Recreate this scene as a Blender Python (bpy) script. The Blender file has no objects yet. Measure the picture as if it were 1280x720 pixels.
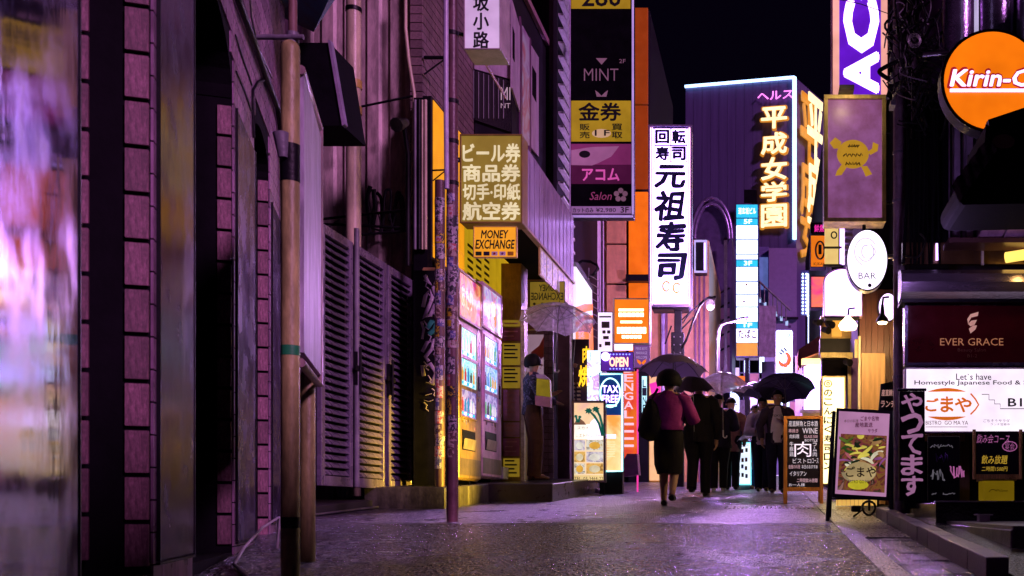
import bpy, bmesh, math, random
from mathutils import Vector, Matrix, noise
random.seed(11)
SC = bpy.context.scene
COL = SC.collection
rad = math.radians

# ---------------------------------------------------------------- camera
F, CX, CY, CH, GR = 1280.0, 962.0, 635.0, 0.556, 0.0484
cd = bpy.data.cameras.new('camera'); cam = bpy.data.objects.new('camera', cd); COL.objects.link(cam)
cam.location = (0, 0, CH); cam.rotation_euler = (rad(90), 0, 0)
cd.sensor_width = 36; cd.lens = 36
cd.shift_x = -(CX-640)/1280; cd.shift_y = (CY-360)/1280
cd.dof.use_dof = True; cd.dof.focus_distance = 12.5; cd.dof.aperture_fstop = 6.3
cd.clip_start = .05; cd.clip_end = 900
SC.camera = cam

# ---------------------------------------------------------------- night sky and the one weak sun lamp (city glow / moon)
W = bpy.data.worlds.new('World'); SC.world = W; W.use_nodes = True
bg = W.node_tree.nodes['Background']
bg.inputs[0].default_value = (.30, .12, .80, 1); bg.inputs[1].default_value = .004
sd = bpy.data.lights.new('sun', 'SUN'); so = bpy.data.objects.new('sun', sd); COL.objects.link(so)
sd.energy = 1.9; sd.color = (.95, .38, .95); sd.angle = rad(7)
so.rotation_euler = Vector((.66, -.60, .45)).to_track_quat('Z', 'Y').to_euler()
SC.view_settings.view_transform = 'Standard'; SC.view_settings.look = 'None'
SC.view_settings.exposure = 0; SC.view_settings.gamma = 1
SC.render.engine = 'CYCLES'
cy = SC.cycles
cy.use_denoising = True
try: cy.denoiser = 'OPENIMAGEDENOISE'
except Exception: pass
cy.max_bounces = 6; cy.diffuse_bounces = 2; cy.glossy_bounces = 4; cy.transmission_bounces = 4; cy.transparent_max_bounces = 12
cy.sample_clamp_indirect = 4; cy.caustics_reflective = False; cy.caustics_refractive = False

# ---------------------------------------------------------------- measuring helpers
def X(px, Y): return (px-CX)/F*Y
def Z(py, Y): return CH+(CY-py)/F*Y
def G(Y): return GR*Y
def YX(px, x): return x*F/(px-CX)

# ---------------------------------------------------------------- materials
MATS = {}
def M(name, col, rough=.6, metal=0, var=.25, scale=6, bump=.15, bscale=40, es=0, spec=.5, stretch=(1,1,1), rnd=0, dirt=0, ev=.12, col2=None, coat=0):
    if name in MATS: return MATS[name]
    m = bpy.data.materials.new(name); MATS[name] = m; m.use_nodes = True
    nt = m.node_tree; N = nt.nodes; L = nt.links
    b = N['Principled BSDF']
    tc = N.new('ShaderNodeTexCoord'); mp = N.new('ShaderNodeMapping'); mp.inputs['Scale'].default_value = stretch
    L.new(tc.outputs['Object'], mp.inputs[0])
    nz = N.new('ShaderNodeTexNoise'); nz.inputs['Scale'].default_value = scale; nz.inputs['Detail'].default_value = 5
    nz.inputs['Roughness'].default_value = .62
    L.new(mp.outputs[0], nz.inputs['Vector'])
    cr = N.new('ShaderNodeValToRGB'); L.new(nz.outputs[0], cr.inputs[0])
    c2 = col2 or tuple(min(1, c*(1+var)) for c in col)
    cr.color_ramp.elements[0].position = .32; cr.color_ramp.elements[0].color = (*[c*(1-var) for c in col], 1)
    cr.color_ramp.elements[1].position = .68; cr.color_ramp.elements[1].color = (*c2, 1)
    out = cr.outputs[0]
    if rnd:
        oi = N.new('ShaderNodeObjectInfo'); mr = N.new('ShaderNodeMapRange')
        mr.inputs[3].default_value = 1-rnd; mr.inputs[4].default_value = 1+rnd*.4
        L.new(oi.outputs['Random'], mr.inputs[0])
        mx = N.new('ShaderNodeMix'); mx.data_type = 'RGBA'; mx.blend_type = 'MULTIPLY'; mx.inputs[0].default_value = 1
        L.new(out, mx.inputs[6]); L.new(mr.outputs[0], mx.inputs[7]); out = mx.outputs[2]
    if dirt:
        n3 = N.new('ShaderNodeTexNoise'); n3.inputs['Scale'].default_value = 2.3; n3.inputs['Detail'].default_value = 8; n3.inputs['Roughness'].default_value = .7
        mp3 = N.new('ShaderNodeMapping'); mp3.inputs['Scale'].default_value = (3, 3, .7); L.new(tc.outputs['Object'], mp3.inputs[0]); L.new(mp3.outputs[0], n3.inputs['Vector'])
        r3 = N.new('ShaderNodeValToRGB'); r3.color_ramp.elements[0].position = .42; r3.color_ramp.elements[1].position = .62
        r3.color_ramp.elements[0].color = (1-dirt, 1-dirt, 1-dirt, 1); r3.color_ramp.elements[1].color = (1, 1, 1, 1)
        L.new(n3.outputs[0], r3.inputs[0])
        mx = N.new('ShaderNodeMix'); mx.data_type = 'RGBA'; mx.blend_type = 'MULTIPLY'; mx.inputs[0].default_value = 1
        L.new(out, mx.inputs[6]); L.new(r3.outputs[0], mx.inputs[7]); out = mx.outputs[2]
    L.new(out, b.inputs['Base Color'])
    b.inputs['Metallic'].default_value = metal; b.inputs['Specular IOR Level'].default_value = spec
    b.inputs['Coat Weight'].default_value = coat; b.inputs['Coat Roughness'].default_value = .08
    rr = N.new('ShaderNodeMapRange'); rr.inputs[3].default_value = max(.02, rough-.12); rr.inputs[4].default_value = min(1, rough+.12)
    L.new(nz.outputs[0], rr.inputs[0]); L.new(rr.outputs[0], b.inputs['Roughness'])
    if bump:
        n2 = N.new('ShaderNodeTexNoise'); n2.inputs['Scale'].default_value = bscale; n2.inputs['Detail'].default_value = 4
        L.new(mp.outputs[0], n2.inputs['Vector'])
        bp = N.new('ShaderNodeBump'); bp.inputs['Strength'].default_value = bump; bp.inputs['Distance'].default_value = .02
        L.new(n2.outputs[0], bp.inputs['Height']); L.new(bp.outputs[0], b.inputs['Normal'])
    if es:
        L.new(out, b.inputs['Emission Color'])
        dm = N.new('ShaderNodeMix'); dm.data_type = 'RGBA'; dm.blend_type = 'MULTIPLY'; dm.inputs[0].default_value = 1; dm.inputs[7].default_value = (.3, .3, .3, 1)
        L.new(out, dm.inputs[6]); L.new(dm.outputs[2], b.inputs['Base Color'])
        e = N.new('ShaderNodeMapRange'); e.inputs[1].default_value = .3; e.inputs[2].default_value = .7
        e.inputs[3].default_value = es*(1-ev); e.inputs[4].default_value = es*(1+ev)
        n4 = N.new('ShaderNodeTexNoise'); n4.inputs['Scale'].default_value = 3; L.new(tc.outputs['Object'], n4.inputs['Vector'])
        L.new(n4.outputs[0], e.inputs[0]); L.new(e.outputs[0], b.inputs['Emission Strength'])
    return m

def printed(name, cols, scale=9, es=0, seed=0, rough=.35, smooth=True, ink=1.0):
    """a printed picture: patches of several colours (flat print), optionally glowing"""
    if name in MATS: return MATS[name]
    m = bpy.data.materials.new(name); MATS[name] = m; m.use_nodes = True
    nt = m.node_tree; N = nt.nodes; L = nt.links; b = N['Principled BSDF']
    tc = N.new('ShaderNodeTexCoord'); mp = N.new('ShaderNodeMapping'); mp.inputs['Location'].default_value = (seed*3.7, seed*1.3, seed*2.1)
    L.new(tc.outputs['Object'], mp.inputs[0])
    nz = N.new('ShaderNodeTexNoise'); nz.inputs['Scale'].default_value = scale; nz.inputs['Detail'].default_value = 3; nz.inputs['Distortion'].default_value = 1.2
    L.new(mp.outputs[0], nz.inputs['Vector'])
    cr = N.new('ShaderNodeValToRGB'); cr.color_ramp.interpolation = 'LINEAR' if smooth else 'CONSTANT'
    el = cr.color_ramp.elements; n = len(cols)
    el[0].position = .3; el[0].color = (*cols[0], 1); el[1].position = .7; el[1].color = (*cols[-1], 1)
    for i in range(1, n-1):
        e = el.new(.3+.4*i/(n-1)); e.color = (*cols[i], 1)
    L.new(nz.outputs[0], cr.inputs[0]); L.new(cr.outputs[0], b.inputs['Base Color']); b.inputs['Roughness'].default_value = rough
    if es:
        dm = N.new('ShaderNodeMix'); dm.data_type = 'RGBA'; dm.blend_type = 'MULTIPLY'; dm.inputs[0].default_value = 1; dm.inputs[7].default_value = (.3, .3, .3, 1)
        L.new(cr.outputs[0], dm.inputs[6]); L.new(dm.outputs[2], b.inputs['Base Color'])
        L.new(cr.outputs[0], b.inputs['Emission Color']); b.inputs['Emission Strength'].default_value = es
    return m

def clear_mat(name, col, alpha=.35, rough=.15, es=0):
    if name in MATS: return MATS[name]
    m = bpy.data.materials.new(name); MATS[name] = m; m.use_nodes = True
    nt = m.node_tree; N = nt.nodes; L = nt.links; b = N['Principled BSDF']
    b.inputs['Base Color'].default_value = (*col, 1); b.inputs['Roughness'].default_value = rough
    tc = N.new('ShaderNodeTexCoord'); nz = N.new('ShaderNodeTexNoise'); nz.inputs['Scale'].default_value = 14; nz.inputs['Detail'].default_value = 6
    L.new(tc.outputs['Object'], nz.inputs['Vector'])
    mr = N.new('ShaderNodeMapRange'); mr.inputs[1].default_value = .3; mr.inputs[2].default_value = .7
    mr.inputs[3].default_value = alpha*.6; mr.inputs[4].default_value = min(1, alpha*1.5)
    L.new(nz.outputs[0], mr.inputs[0]); L.new(mr.outputs[0], b.inputs['Alpha'])
    b.inputs['Transmission Weight'].default_value = 0
    return m

def cloth_mat(name, col, alpha=1.0, tl=.5, rough=.4):
    """thin umbrella fabric or film that lets some light through"""
    m = bpy.data.materials.new(name); m.use_nodes = True; N = m.node_tree.nodes; L = m.node_tree.links; b = N['Principled BSDF']; out = N['Material Output']
    b.inputs['Base Color'].default_value = (*col, 1); b.inputs['Roughness'].default_value = rough
    t = N.new('ShaderNodeBsdfTranslucent'); t.inputs[0].default_value = (*col, 1)
    mx = N.new('ShaderNodeMixShader'); mx.inputs[0].default_value = tl; L.new(b.outputs[0], mx.inputs[1]); L.new(t.outputs[0], mx.inputs[2]); last = mx
    if alpha < 1:
        tr = N.new('ShaderNodeBsdfTransparent'); m2 = N.new('ShaderNodeMixShader'); tc = N.new('ShaderNodeTexCoord'); nz = N.new('ShaderNodeTexNoise'); nz.inputs['Scale'].default_value = 18; nz.inputs['Detail'].default_value = 6
        L.new(tc.outputs['Object'], nz.inputs['Vector']); mr = N.new('ShaderNodeMapRange'); mr.inputs[1].default_value = .35; mr.inputs[2].default_value = .65; mr.inputs[3].default_value = alpha*.75; mr.inputs[4].default_value = min(1, alpha*1.3)
        L.new(nz.outputs[0], mr.inputs[0]); L.new(mr.outputs[0], m2.inputs[0]); L.new(tr.outputs[0], m2.inputs[1]); L.new(mx.outputs[0], m2.inputs[2]); last = m2
    L.new(last.outputs[0], out.inputs[0]); return m

# ---------------------------------------------------------------- mesh builder
class MB:
    def __init__(s): s.v = []; s.f = []; s.m = []; s.s = []
    def add(s, vs, fs, mi=0, sm=False):
        o = len(s.v); s.v += [tuple(p) for p in vs]
        for f in fs: s.f.append([i+o for i in f]); s.m.append(mi); s.s.append(sm)
        return s
    def box(s, x0, x1, y0, y1, z0, z1, mi=0, fr=None):
        P = [(x0,y0,z0),(x1,y0,z0),(x1,y1,z0),(x0,y1,z0),(x0,y0,z1),(x1,y0,z1),(x1,y1,z1),(x0,y1,z1)]
        if fr: P = [fr(*p) for p in P]
        return s.add(P, [(0,3,2,1),(4,5,6,7),(0,1,5,4),(1,2,6,5),(2,3,7,6),(3,0,4,7)], mi)
    def tube(s, pts, r, n=8, mi=0, caps=True, sm=True, up=None):
        """pts list; r number, list of numbers or list of (rx,ry)"""
        pts = [Vector(p) for p in pts]; k = len(pts)
        if not isinstance(r, (list, tuple)): r = [r]*k
        R = [(q, q) if not isinstance(q, (list, tuple)) else q for q in r]
        vs = []; ref = Vector(up) if up else None
        for i, p in enumerate(pts):
            t = (pts[min(i+1, k-1)]-pts[max(i-1, 0)]).normalized()
            a = ref or Vector((1, 0, 0))
            if abs(t.dot(a)) > .93: a = Vector((0, 1, 0))
            u = (a-t*a.dot(t)).normalized()
            if ref is None: ref = u.copy()
            w = t.cross(u)
            for j in range(n):
                c = math.tau*j/n
                vs.append(p+u*(math.cos(c)*R[i][0])+w*(math.sin(c)*R[i][1]))
        fs = [(i*n+j, i*n+(j+1) % n, (i+1)*n+(j+1) % n, (i+1)*n+j) for i in range(k-1) for j in range(n)]
        s.add(vs, fs, mi, sm)
        if caps:
            s.add(vs[:n], [tuple(range(n))[::-1]], mi); s.add(vs[-n:], [tuple(range(n))], mi)
        return s
    def poly(s, pts, y0, y1, mi=0, fr=None, smi=None):
        """prism: outline pts (u,v), thickness along d from y0 to y1"""
        n = len(pts); T = fr or (lambda a, b, c: (a, b, c))
        P = [T(p[0], y0, p[1]) for p in pts]+[T(p[0], y1, p[1]) for p in pts]
        s.add(P, [tuple(range(n)), tuple(range(2*n-1, n-1, -1))], mi)
        s.add(P, [(i, (i+1) % n, (i+1) % n+n, i+n) for i in range(n)], mi if smi is None else smi)
        return s
    def jitter(s, a, f=9):
        s.v = [tuple(Vector(p)+Vector(noise.noise_vector(Vector(p)*f))*a) for p in s.v]; return s
    def mesh(s, name, mats, org=(0, 0, 0)):
        me = bpy.data.meshes.new(name)
        me.from_pydata([(p[0]-org[0], p[1]-org[1], p[2]-org[2]) for p in s.v], [], s.f)
        for m in (mats if isinstance(mats, (list, tuple)) else [mats]): me.materials.append(m)
        me.polygons.foreach_set('material_index', s.m); me.polygons.foreach_set('use_smooth', s.s)
        bm = bmesh.new(); bm.from_mesh(me); bmesh.ops.recalc_face_normals(bm, faces=bm.faces); bm.to_mesh(me); bm.free()
        me.update(); return me
    def build(s, name, mats, parent=None, kind=None, bev=0, label=None):
        org = wloc(parent) if parent else Vector((0, 0, 0))
        o = bpy.data.objects.new(name, s.mesh(name, mats, org)); COL.objects.link(o)
        if parent: o.parent = parent
        if kind: o['kind'] = kind
        if label: o['label'] = label
        if bev:
            b = o.modifiers.new('edge', 'BEVEL'); b.width = bev; b.segments = 1; b.limit_method = 'ANGLE'
        return o
def wloc(o):
    v = Vector((0, 0, 0))
    while o: v = v+o.location; o = o.parent
    return v
def tag(o, label, cat, group=None):
    o['label'] = label; o['category'] = cat
    if group: o['group'] = group
    return o
def thing(name, label, cat, loc=(0, 0, 0), group=None):
    o = bpy.data.objects.new(name, None); o.empty_display_size = .1; COL.objects.link(o); o.location = loc
    return tag(o, label, cat, group)
def solo(mb, name, mats, label, cat, group=None, bev=0, org=None):
    """a thing that is one mesh; its origin sits at its base"""
    xs = [p[0] for p in mb.v]; ys = [p[1] for p in mb.v]; zs = [p[2] for p in mb.v]
    org = org or ((min(xs)+max(xs))/2, (min(ys)+max(ys))/2, min(zs))
    o = bpy.data.objects.new(name, mb.mesh(name, mats, org)); COL.objects.link(o); o.location = org
    if bev:
        b = o.modifiers.new('edge', 'BEVEL'); b.width = bev; b.segments = 1; b.limit_method = 'ANGLE'
    return tag(o, label, cat, group)
def pieces(boxes, name, mats, parent, bev=0, kind=None):
    """many alike pieces sharing ONE unit mesh; boxes = (centre, size, frame)"""
    mb = MB().box(-.5, .5, -.5, .5, -.5, .5); me = mb.mesh(name, mats)
    if bev:
        bm = bmesh.new(); bm.from_mesh(me); bmesh.ops.bevel(bm, geom=bm.edges[:], offset=bev, segments=1, affect='EDGES'); bm.to_mesh(me); bm.free()
    org = wloc(parent) if parent else Vector((0, 0, 0)); R = []
    for c, sz, fr in boxes:
        o = bpy.data.objects.new(name, me); COL.objects.link(o); o.parent = parent
        if fr:
            o.location = Vector(fr(*c))-org; o.rotation_euler = (0, 0, fr.yaw)
        else: o.location = Vector(c)-org
        o.scale = sz
        if kind: o['kind'] = kind
        elif parent is None: o['kind'] = 'structure'
        R.append(o)
    return R

class Fr:
    """local frame of an upright face: u to the viewer's right, d away from the viewer, v up"""
    def __init__(s, o, yaw=0):
        s.o = Vector(o); s.yaw = yaw; c, n = math.cos(yaw), math.sin(yaw)
        s.u = Vector((c, n, 0)); s.w = Vector((-n, c, 0))
    def __call__(s, u, d, v): return tuple(s.o+s.u*u+s.w*d+Vector((0, 0, v)))
def FY(Y): return Fr((0, Y, 0), 0)              # faces the camera: u = x, v = z
def FL(x): return Fr((x, 0, 0), rad(90))        # left facade: u = y, d to -x
def FRt(x): return Fr((x, 0, 0), rad(-90))      # right facade: u = -y, d to +x

# ---------------------------------------------------------------- lettering
GC = {}
def glyphs(t, off):
    k = (t, off)
    if k in GC: return GC[k]
    c = bpy.data.curves.new('lettering', 'FONT'); c.body = t; c.resolution_u = 2; c.offset = off; c.space_line = .95; c.align_x = 'CENTER'
    o = bpy.data.objects.new('lettering', c); me = o.to_mesh()
    v = [(p.co.x, p.co.y) for p in me.vertices]; f = [tuple(p.vertices) for p in me.polygons]
    o.to_mesh_clear(); bpy.data.objects.remove(o); bpy.data.curves.remove(c)
    xs = [p[0] for p in v]; ys = [p[1] for p in v]
    GC[k] = (v, f, min(xs), max(xs), min(ys), max(ys)); return GC[k]
def put_text(mb, t, fr, u0, u1, v0, v1, d, off=.02, shear=0, mirror=False, mi=0, wob=0, keep=False, rot=0):
    bold = off if off > .012 else 0
    v, f, x0, x1, y0, y1 = glyphs(t, 0 if bold else min(off, .006))
    if rot:   # quarter turn counter-clockwise
        v = [(-b, a) for a, b in v]; x0, x1, y0, y1 = -y1, -y0, x0, x1
    sx = (u1-u0)/max(1e-6, x1-x0); sy = (v1-v0)/max(1e-6, y1-y0); ou, ov = u0, v0
    if keep:
        k = min(sx, sy); ou += ((u1-u0)-k*(x1-x0))/2; ov += ((v1-v0)-k*(y1-y0))/2; sx = sy = k
    shifts = [(0, 0)]+([(bold*math.cos(k*math.tau/8)*.85, bold*math.sin(k*math.tau/8)*.85) for k in range(8)] if bold else [])
    for si, (hx, hy) in enumerate(shifts):
      P = []
      for a, b in v:
        q = (b-y0+hy)*sy; p = (a-x0+hx)*sx+shear*(q-(v1-v0)/2)
        if wob:
            n = noise.noise_vector(Vector((p/(v1-v0)*3+len(t), q/(v1-v0)*3, v0*7)))
            p += n.x*wob*(v1-v0); q += n.y*wob*(v1-v0)
        if mirror: p = (u1-u0)-p
        P.append(fr(ou+p, d-si*.00025, ov+q))
      mb.add(P, f, mi)
    return mb
def text(parent, t, fr, u0, u1, v0, v1, d, mat, name='lettering', thick=.003, **k):
    mb = put_text(MB(), t, fr, u0, u1, v0, v1, d, **k)
    return mb_text(mb, parent, mat, name, thick)
def mb_text(mb, parent, mat, name='lettering', thick=.003):
    org = wloc(parent)
    me = bpy.data.meshes.new(name); me.from_pydata([tuple(Vector(p)-org) for p in mb.v], [], mb.f); me.materials.append(mat)
    o = bpy.data.objects.new(name, me); COL.objects.link(o); o.parent = parent
    if thick > .003:
        s = o.modifiers.new('depth', 'SOLIDIFY'); s.thickness = thick; s.offset = 0
    return o
def ptext(parent, t, Y, px0, py0, px1, py1, mat, d=-.006, fr=None, **k):
    """lettering on a face turned to the camera at distance Y, placed by measured extents"""
    return text(parent, t, fr or FY(Y), X(px0, Y), X(px1, Y), Z(py1, Y), Z(py0, Y), d, mat, **k)
def vchars(s, cells, pad=.08):
    pass
def pvtext(parent, t, Y, px0, py0, px1, py1, mat, d=-.006, fr=None, gap=.1, **k):
    n = len(t); mb = MB(); H = (py1-py0)/n
    for i, ch in enumerate(t):
        a = py0+H*(i+gap/2); b = py0+H*(i+1-gap/2)
        put_text(mb, ch, fr or FY(Y), X(px0, Y), X(px1, Y), Z(b, Y), Z(a, Y), d, **k)
    return mb_text(mb, parent, mat)

# ---------------------------------------------------------------- generic box sign
def rim(mb, fr, u0, u1, v0, v1, d0, d1, b, mi=0):
    mb.box(u0, u1, d0, d1, v0, v0+b, mi, fr).box(u0, u1, d0, d1, v1-b, v1, mi, fr)
    return mb.box(u0, u0+b, d0, d1, v0+b, v1-b, mi, fr).box(u1-b, u1, d0, d1, v0+b, v1-b, mi, fr)
def sign(name, label, cat, Y, px0, py0, px1, py1, face, frame, depth=.18, b=.025, group=None, proud=.012, fr=None, uv=None, side=None):
    fr = fr or FY(Y)
    u0, u1, v0, v1 = uv or (X(px0, Y), X(px1, Y), Z(py1, Y), Z(py0, Y))
    r = thing(name, label, cat, fr((u0+u1)/2, depth/2, v0), group)
    MB().box(u0, u1, .004, depth, v0, v1, 0, fr).build('housing', side or frame, r, bev=.006)
    MB().box(u0+b*.6, u1-b*.6, -.001, .003, v0+b*.6, v1-b*.6, 0, fr).build('face_panel', face, r)
    rim(MB(), fr, u0-.002, u1+.002, v0-.002, v1+.002, -proud, .0035, b).build('frame', frame, r, bev=.003)
    return r
def arm(parent, p, q, r=.015, mat=None, name='bracket', n=6):
    return MB().tube([p, q], r, n).build(name, mat or BLK, parent)

# common paints and stuffs (surface colours, no light or shade in them)
BLK = M('black_paint', (.009, .008, .012), .45, var=.4, dirt=.3, spec=.22)
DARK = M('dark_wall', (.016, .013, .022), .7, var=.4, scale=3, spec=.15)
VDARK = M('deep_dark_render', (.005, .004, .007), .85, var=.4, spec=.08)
STEEL = M('galvanised_steel', (.33, .32, .35), .35, .7, dirt=.3)
WHITE = M('white_paint', (.72, .68, .74), .4, dirt=.25)
GREYP = M('grey_paint', (.25, .23, .28), .45, dirt=.3)
def glow(name, col, es, **k): return M(name, col, .4, es=es, var=.05, bump=0, **k)
LW = glow('lit_white_acrylic', (.80, .56, 1.0), 2.3)
LWH = glow('bright_white_acrylic', (.52, .30, 1.0), 7.0)
LV = glow('lit_violet_white', (.62, .38, 1.0), 3.0)
LY = glow('lit_yellow_acrylic', (1.0, .60, .10), 1.6)
LAMBER = glow('lit_amber_letters', (1.0, .62, .22), 3.2)
LOR = glow('lit_orange_acrylic', (1.0, .20, .01), 1.05)
LCY = glow('lit_cyan_acrylic', (.02, .42, .62), 1.4)
LCYT = glow('cyan_neon_tube', (.30, .92, 1.0), 4)
LBLT = glow('pale_blue_neon_tube', (.38, .60, 1.0), 3.2)
LPK = glow('lit_pink_acrylic', (1.0, .18, .55), 1.5)
LMAG = glow('lit_magenta_acrylic', (.9, .03, .38), 1.0)
LYW = glow('warm_yellow_white_acrylic', (1.0, .80, .38), 2.6)
INK = M('black_ink', (.01, .009, .014), .4, var=.1, bump=0)
NAVY = M('navy_ink', (.012, .018, .06), .4, var=.1, bump=0)
# ================================================================ GROUND
def road_surface(name, base, rough, bump, scale, sparkle=.5, low=.08, dist=.012, stretch=(1, 1, 1), stone_glints=0):
    m = bpy.data.materials.new(name); m.use_nodes = True; nt = m.node_tree; N = nt.nodes; L = nt.links; b = N['Principled BSDF']
    tc = N.new('ShaderNodeTexCoord')
    n1 = N.new('ShaderNodeTexNoise'); n1.inputs['Scale'].default_value = 1.1; n1.inputs['Detail'].default_value = 9; n1.inputs['Roughness'].default_value = .7
    n2 = N.new('ShaderNodeTexVoronoi'); n2.inputs['Scale'].default_value = scale
    n3 = N.new('ShaderNodeTexNoise'); n3.inputs['Scale'].default_value = scale*.6; n3.inputs['Detail'].default_value = 5
    mp = N.new('ShaderNodeMapping'); mp.inputs['Scale'].default_value = stretch; L.new(tc.outputs['Object'], mp.inputs[0])
    L.new(tc.outputs['Object'], n1.inputs['Vector'])
    for n in (n2, n3): L.new(mp.outputs[0], n.inputs['Vector'])
    cr = N.new('ShaderNodeValToRGB'); cr.color_ramp.elements[0].position = .35; cr.color_ramp.elements[1].position = .7
    cr.color_ramp.elements[0].color = (*[c*.55 for c in base], 1); cr.color_ramp.elements[1].color = (*[c*1.5 for c in base], 1)
    L.new(n3.outputs[0], cr.inputs[0]); L.new(cr.outputs[0], b.inputs['Base Color'])
    if stone_glints:   # pale stones of the aggregate in the dark binder, painted to stand in for wet glints
        sp_ = N.new('ShaderNodeSeparateColor'); L.new(n2.outputs['Color'], sp_.inputs[0])
        th = N.new('ShaderNodeMapRange'); th.inputs[1].default_value = 1-stone_glints-.06; th.inputs[2].default_value = 1-stone_glints+.06; L.new(sp_.outputs[0], th.inputs[0])
        mx = N.new('ShaderNodeMix'); mx.data_type = 'RGBA'; mx.inputs[7].default_value = (.24, .21, .31, 1)
        L.new(th.outputs[0], mx.inputs[0]); L.new(cr.outputs[0], mx.inputs[6]); L.new(mx.outputs[2], b.inputs['Base Color'])
    mr = N.new('ShaderNodeMapRange'); mr.inputs[1].default_value = .38; mr.inputs[2].default_value = .62
    mr.inputs[3].default_value = low; mr.inputs[4].default_value = rough
    L.new(n1.outputs[0], mr.inputs[0]); L.new(mr.outputs[0], b.inputs['Roughness'])
    ad = N.new('ShaderNodeMath'); ad.operation = 'ADD'; L.new(n2.outputs['Distance'], ad.inputs[0]); L.new(n3.outputs[0], ad.inputs[1])
    bp = N.new('ShaderNodeBump'); bp.inputs['Strength'].default_value = bump; bp.inputs['Distance'].default_value = dist
    L.new(ad.outputs[0], bp.inputs['Height']); L.new(bp.outputs[0], b.inputs['Normal'])
    b.inputs['Specular IOR Level'].default_value = sparkle
    return m
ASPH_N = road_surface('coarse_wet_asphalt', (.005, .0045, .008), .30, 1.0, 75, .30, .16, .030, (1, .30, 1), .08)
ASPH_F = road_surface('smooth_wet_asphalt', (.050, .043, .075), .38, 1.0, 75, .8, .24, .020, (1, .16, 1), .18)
CONC = road_surface('wet_concrete', (.20, .18, .20), .55, .3, 90, .5, .2)
EARTH = road_surface('ground_base', (.04, .04, .045), .8, .3, 20, .3, .5)
def sheet(name, mat, x0, x1, y0, y1, dz, nx=1, ny=1, warp=0, kind='structure'):
    mb = MB(); vs = []; fs = []
    for j in range(ny+1):
        for i in range(nx+1):
            x = x0+(x1-x0)*i/nx; y = y0+(y1-y0)*j/ny
            z = G(y)+dz+(noise.noise(Vector((x*.8, y*.5, 0)))*warp if 0 < i < nx and 0 < j < ny else 0)
            vs.append((x, y, z))
    fs = [(j*(nx+1)+i, j*(nx+1)+i+1, (j+1)*(nx+1)+i+1, (j+1)*(nx+1)+i) for j in range(ny) for i in range(nx)]
    mb.add(vs, fs); return mb.build(name, mat, None, kind)
sheet('ground', EARTH, -260, 260, -60, 420, -.03)
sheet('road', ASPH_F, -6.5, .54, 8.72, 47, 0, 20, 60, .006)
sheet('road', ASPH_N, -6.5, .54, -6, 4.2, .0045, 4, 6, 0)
def rough_road(x0, x1, y0, y1, nx, ny, amp):
    vs = []
    for j in range(ny+1):
        y = y0+(y1-y0)*j/ny
        for i in range(nx+1):
            x = x0+(x1-x0)*i/nx; e = 0 if i in (0, nx) or j in (0, ny) else 1
            h = noise.noise(Vector((x*26, y*22, 1)))*.6+noise.noise(Vector((x*55, y*40, 5)))*.5
            vs.append((x, y, G(y)+.0045+e*amp*(h if h > 0 else h*.5)))
    w = nx+1; mb = MB(); mb.add(vs, [(j*w+i, j*w+i+1, (j+1)*w+i+1, (j+1)*w+i) for j in range(ny) for i in range(nx)], 0, True)
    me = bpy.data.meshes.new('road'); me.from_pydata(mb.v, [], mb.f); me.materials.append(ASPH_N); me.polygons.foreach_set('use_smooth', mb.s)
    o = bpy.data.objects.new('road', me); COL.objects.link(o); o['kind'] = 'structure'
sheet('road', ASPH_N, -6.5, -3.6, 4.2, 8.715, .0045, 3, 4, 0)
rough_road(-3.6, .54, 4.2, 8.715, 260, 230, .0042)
# a straight cut seam between the two asphalts and a worn patch edge
sheet('road_seam', M('seam_tar', (.01, .01, .012), .3), -3.3, .50, 8.69, 8.735, .009)
# concrete edge strip, paving slabs and gutter on the right
sheet('gutter', EARTH, .53, 1.02, -6, 40, -.012)
SLABM = M('wet_paving_slab', (.17, .145, .16), .28, var=.35, scale=14, bump=.35, bscale=60, rnd=.35, spec=.8)
SETT = M('dark_wet_sett', (.075, .06, .075), .16, var=.4, scale=16, bump=.5, bscale=50, rnd=.4, spec=.9)
def slab(x0, x1, y0, y1, top=.004, name='slab', mat=SLABM, th=.05):
    a = math.atan(GR); o = pieces([(((x0+x1)/2, (y0+y1)/2, G((y0+y1)/2)+top-th/2), (x1-x0, (y1-y0)*1.0, th), None)], name, mat, None, bev=.03)[0]
    o.rotation_euler = (a, 0, 0); return o
_sl = None
def slabs(lst, name, mat, th=.05, parent=None):
    global _sl
    mb = MB().box(-.5, .5, -.5, .5, -.5, .5); me = mb.mesh(name, mat)
    bm = bmesh.new(); bm.from_mesh(me); bmesh.ops.bevel(bm, geom=bm.edges[:], offset=.025, segments=1, affect='EDGES'); bm.to_mesh(me); bm.free()
    for x0, x1, y0, y1, top in lst:
        o = bpy.data.objects.new(name, me); COL.objects.link(o); o['kind'] = 'structure'
        o.location = ((x0+x1)/2, (y0+y1)/2, G((y0+y1)/2)+top-th/2); o.scale = (x1-x0, y1-y0, th); o.rotation_euler = (math.atan(GR), random.uniform(-.006, .006), 0)
L1 = []; L2 = []; y = 3.2
while y < 20:
    l = .6; L1.append((.545, .665, y, y+l-.008, .008+random.uniform(-.002, .002))); y += l
y = 3.2
while y < 7.15:
    for k in range(3): L2.append((.67+k*.11, .775+k*.11, y, y+.215, -.004+random.uniform(-.004, .003)))
    y += .222
slabs(L1, 'edge_slab', SLABM); slabs(L2, 'paving_sett', SETT)
y = 7.2; L3 = []
while y < 20:
    L3.append((.67, .995, y, y+.9, .006+random.uniform(-.002, .002))); y += .906
slabs(L3, 'paving_slab', SLABM)
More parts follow.
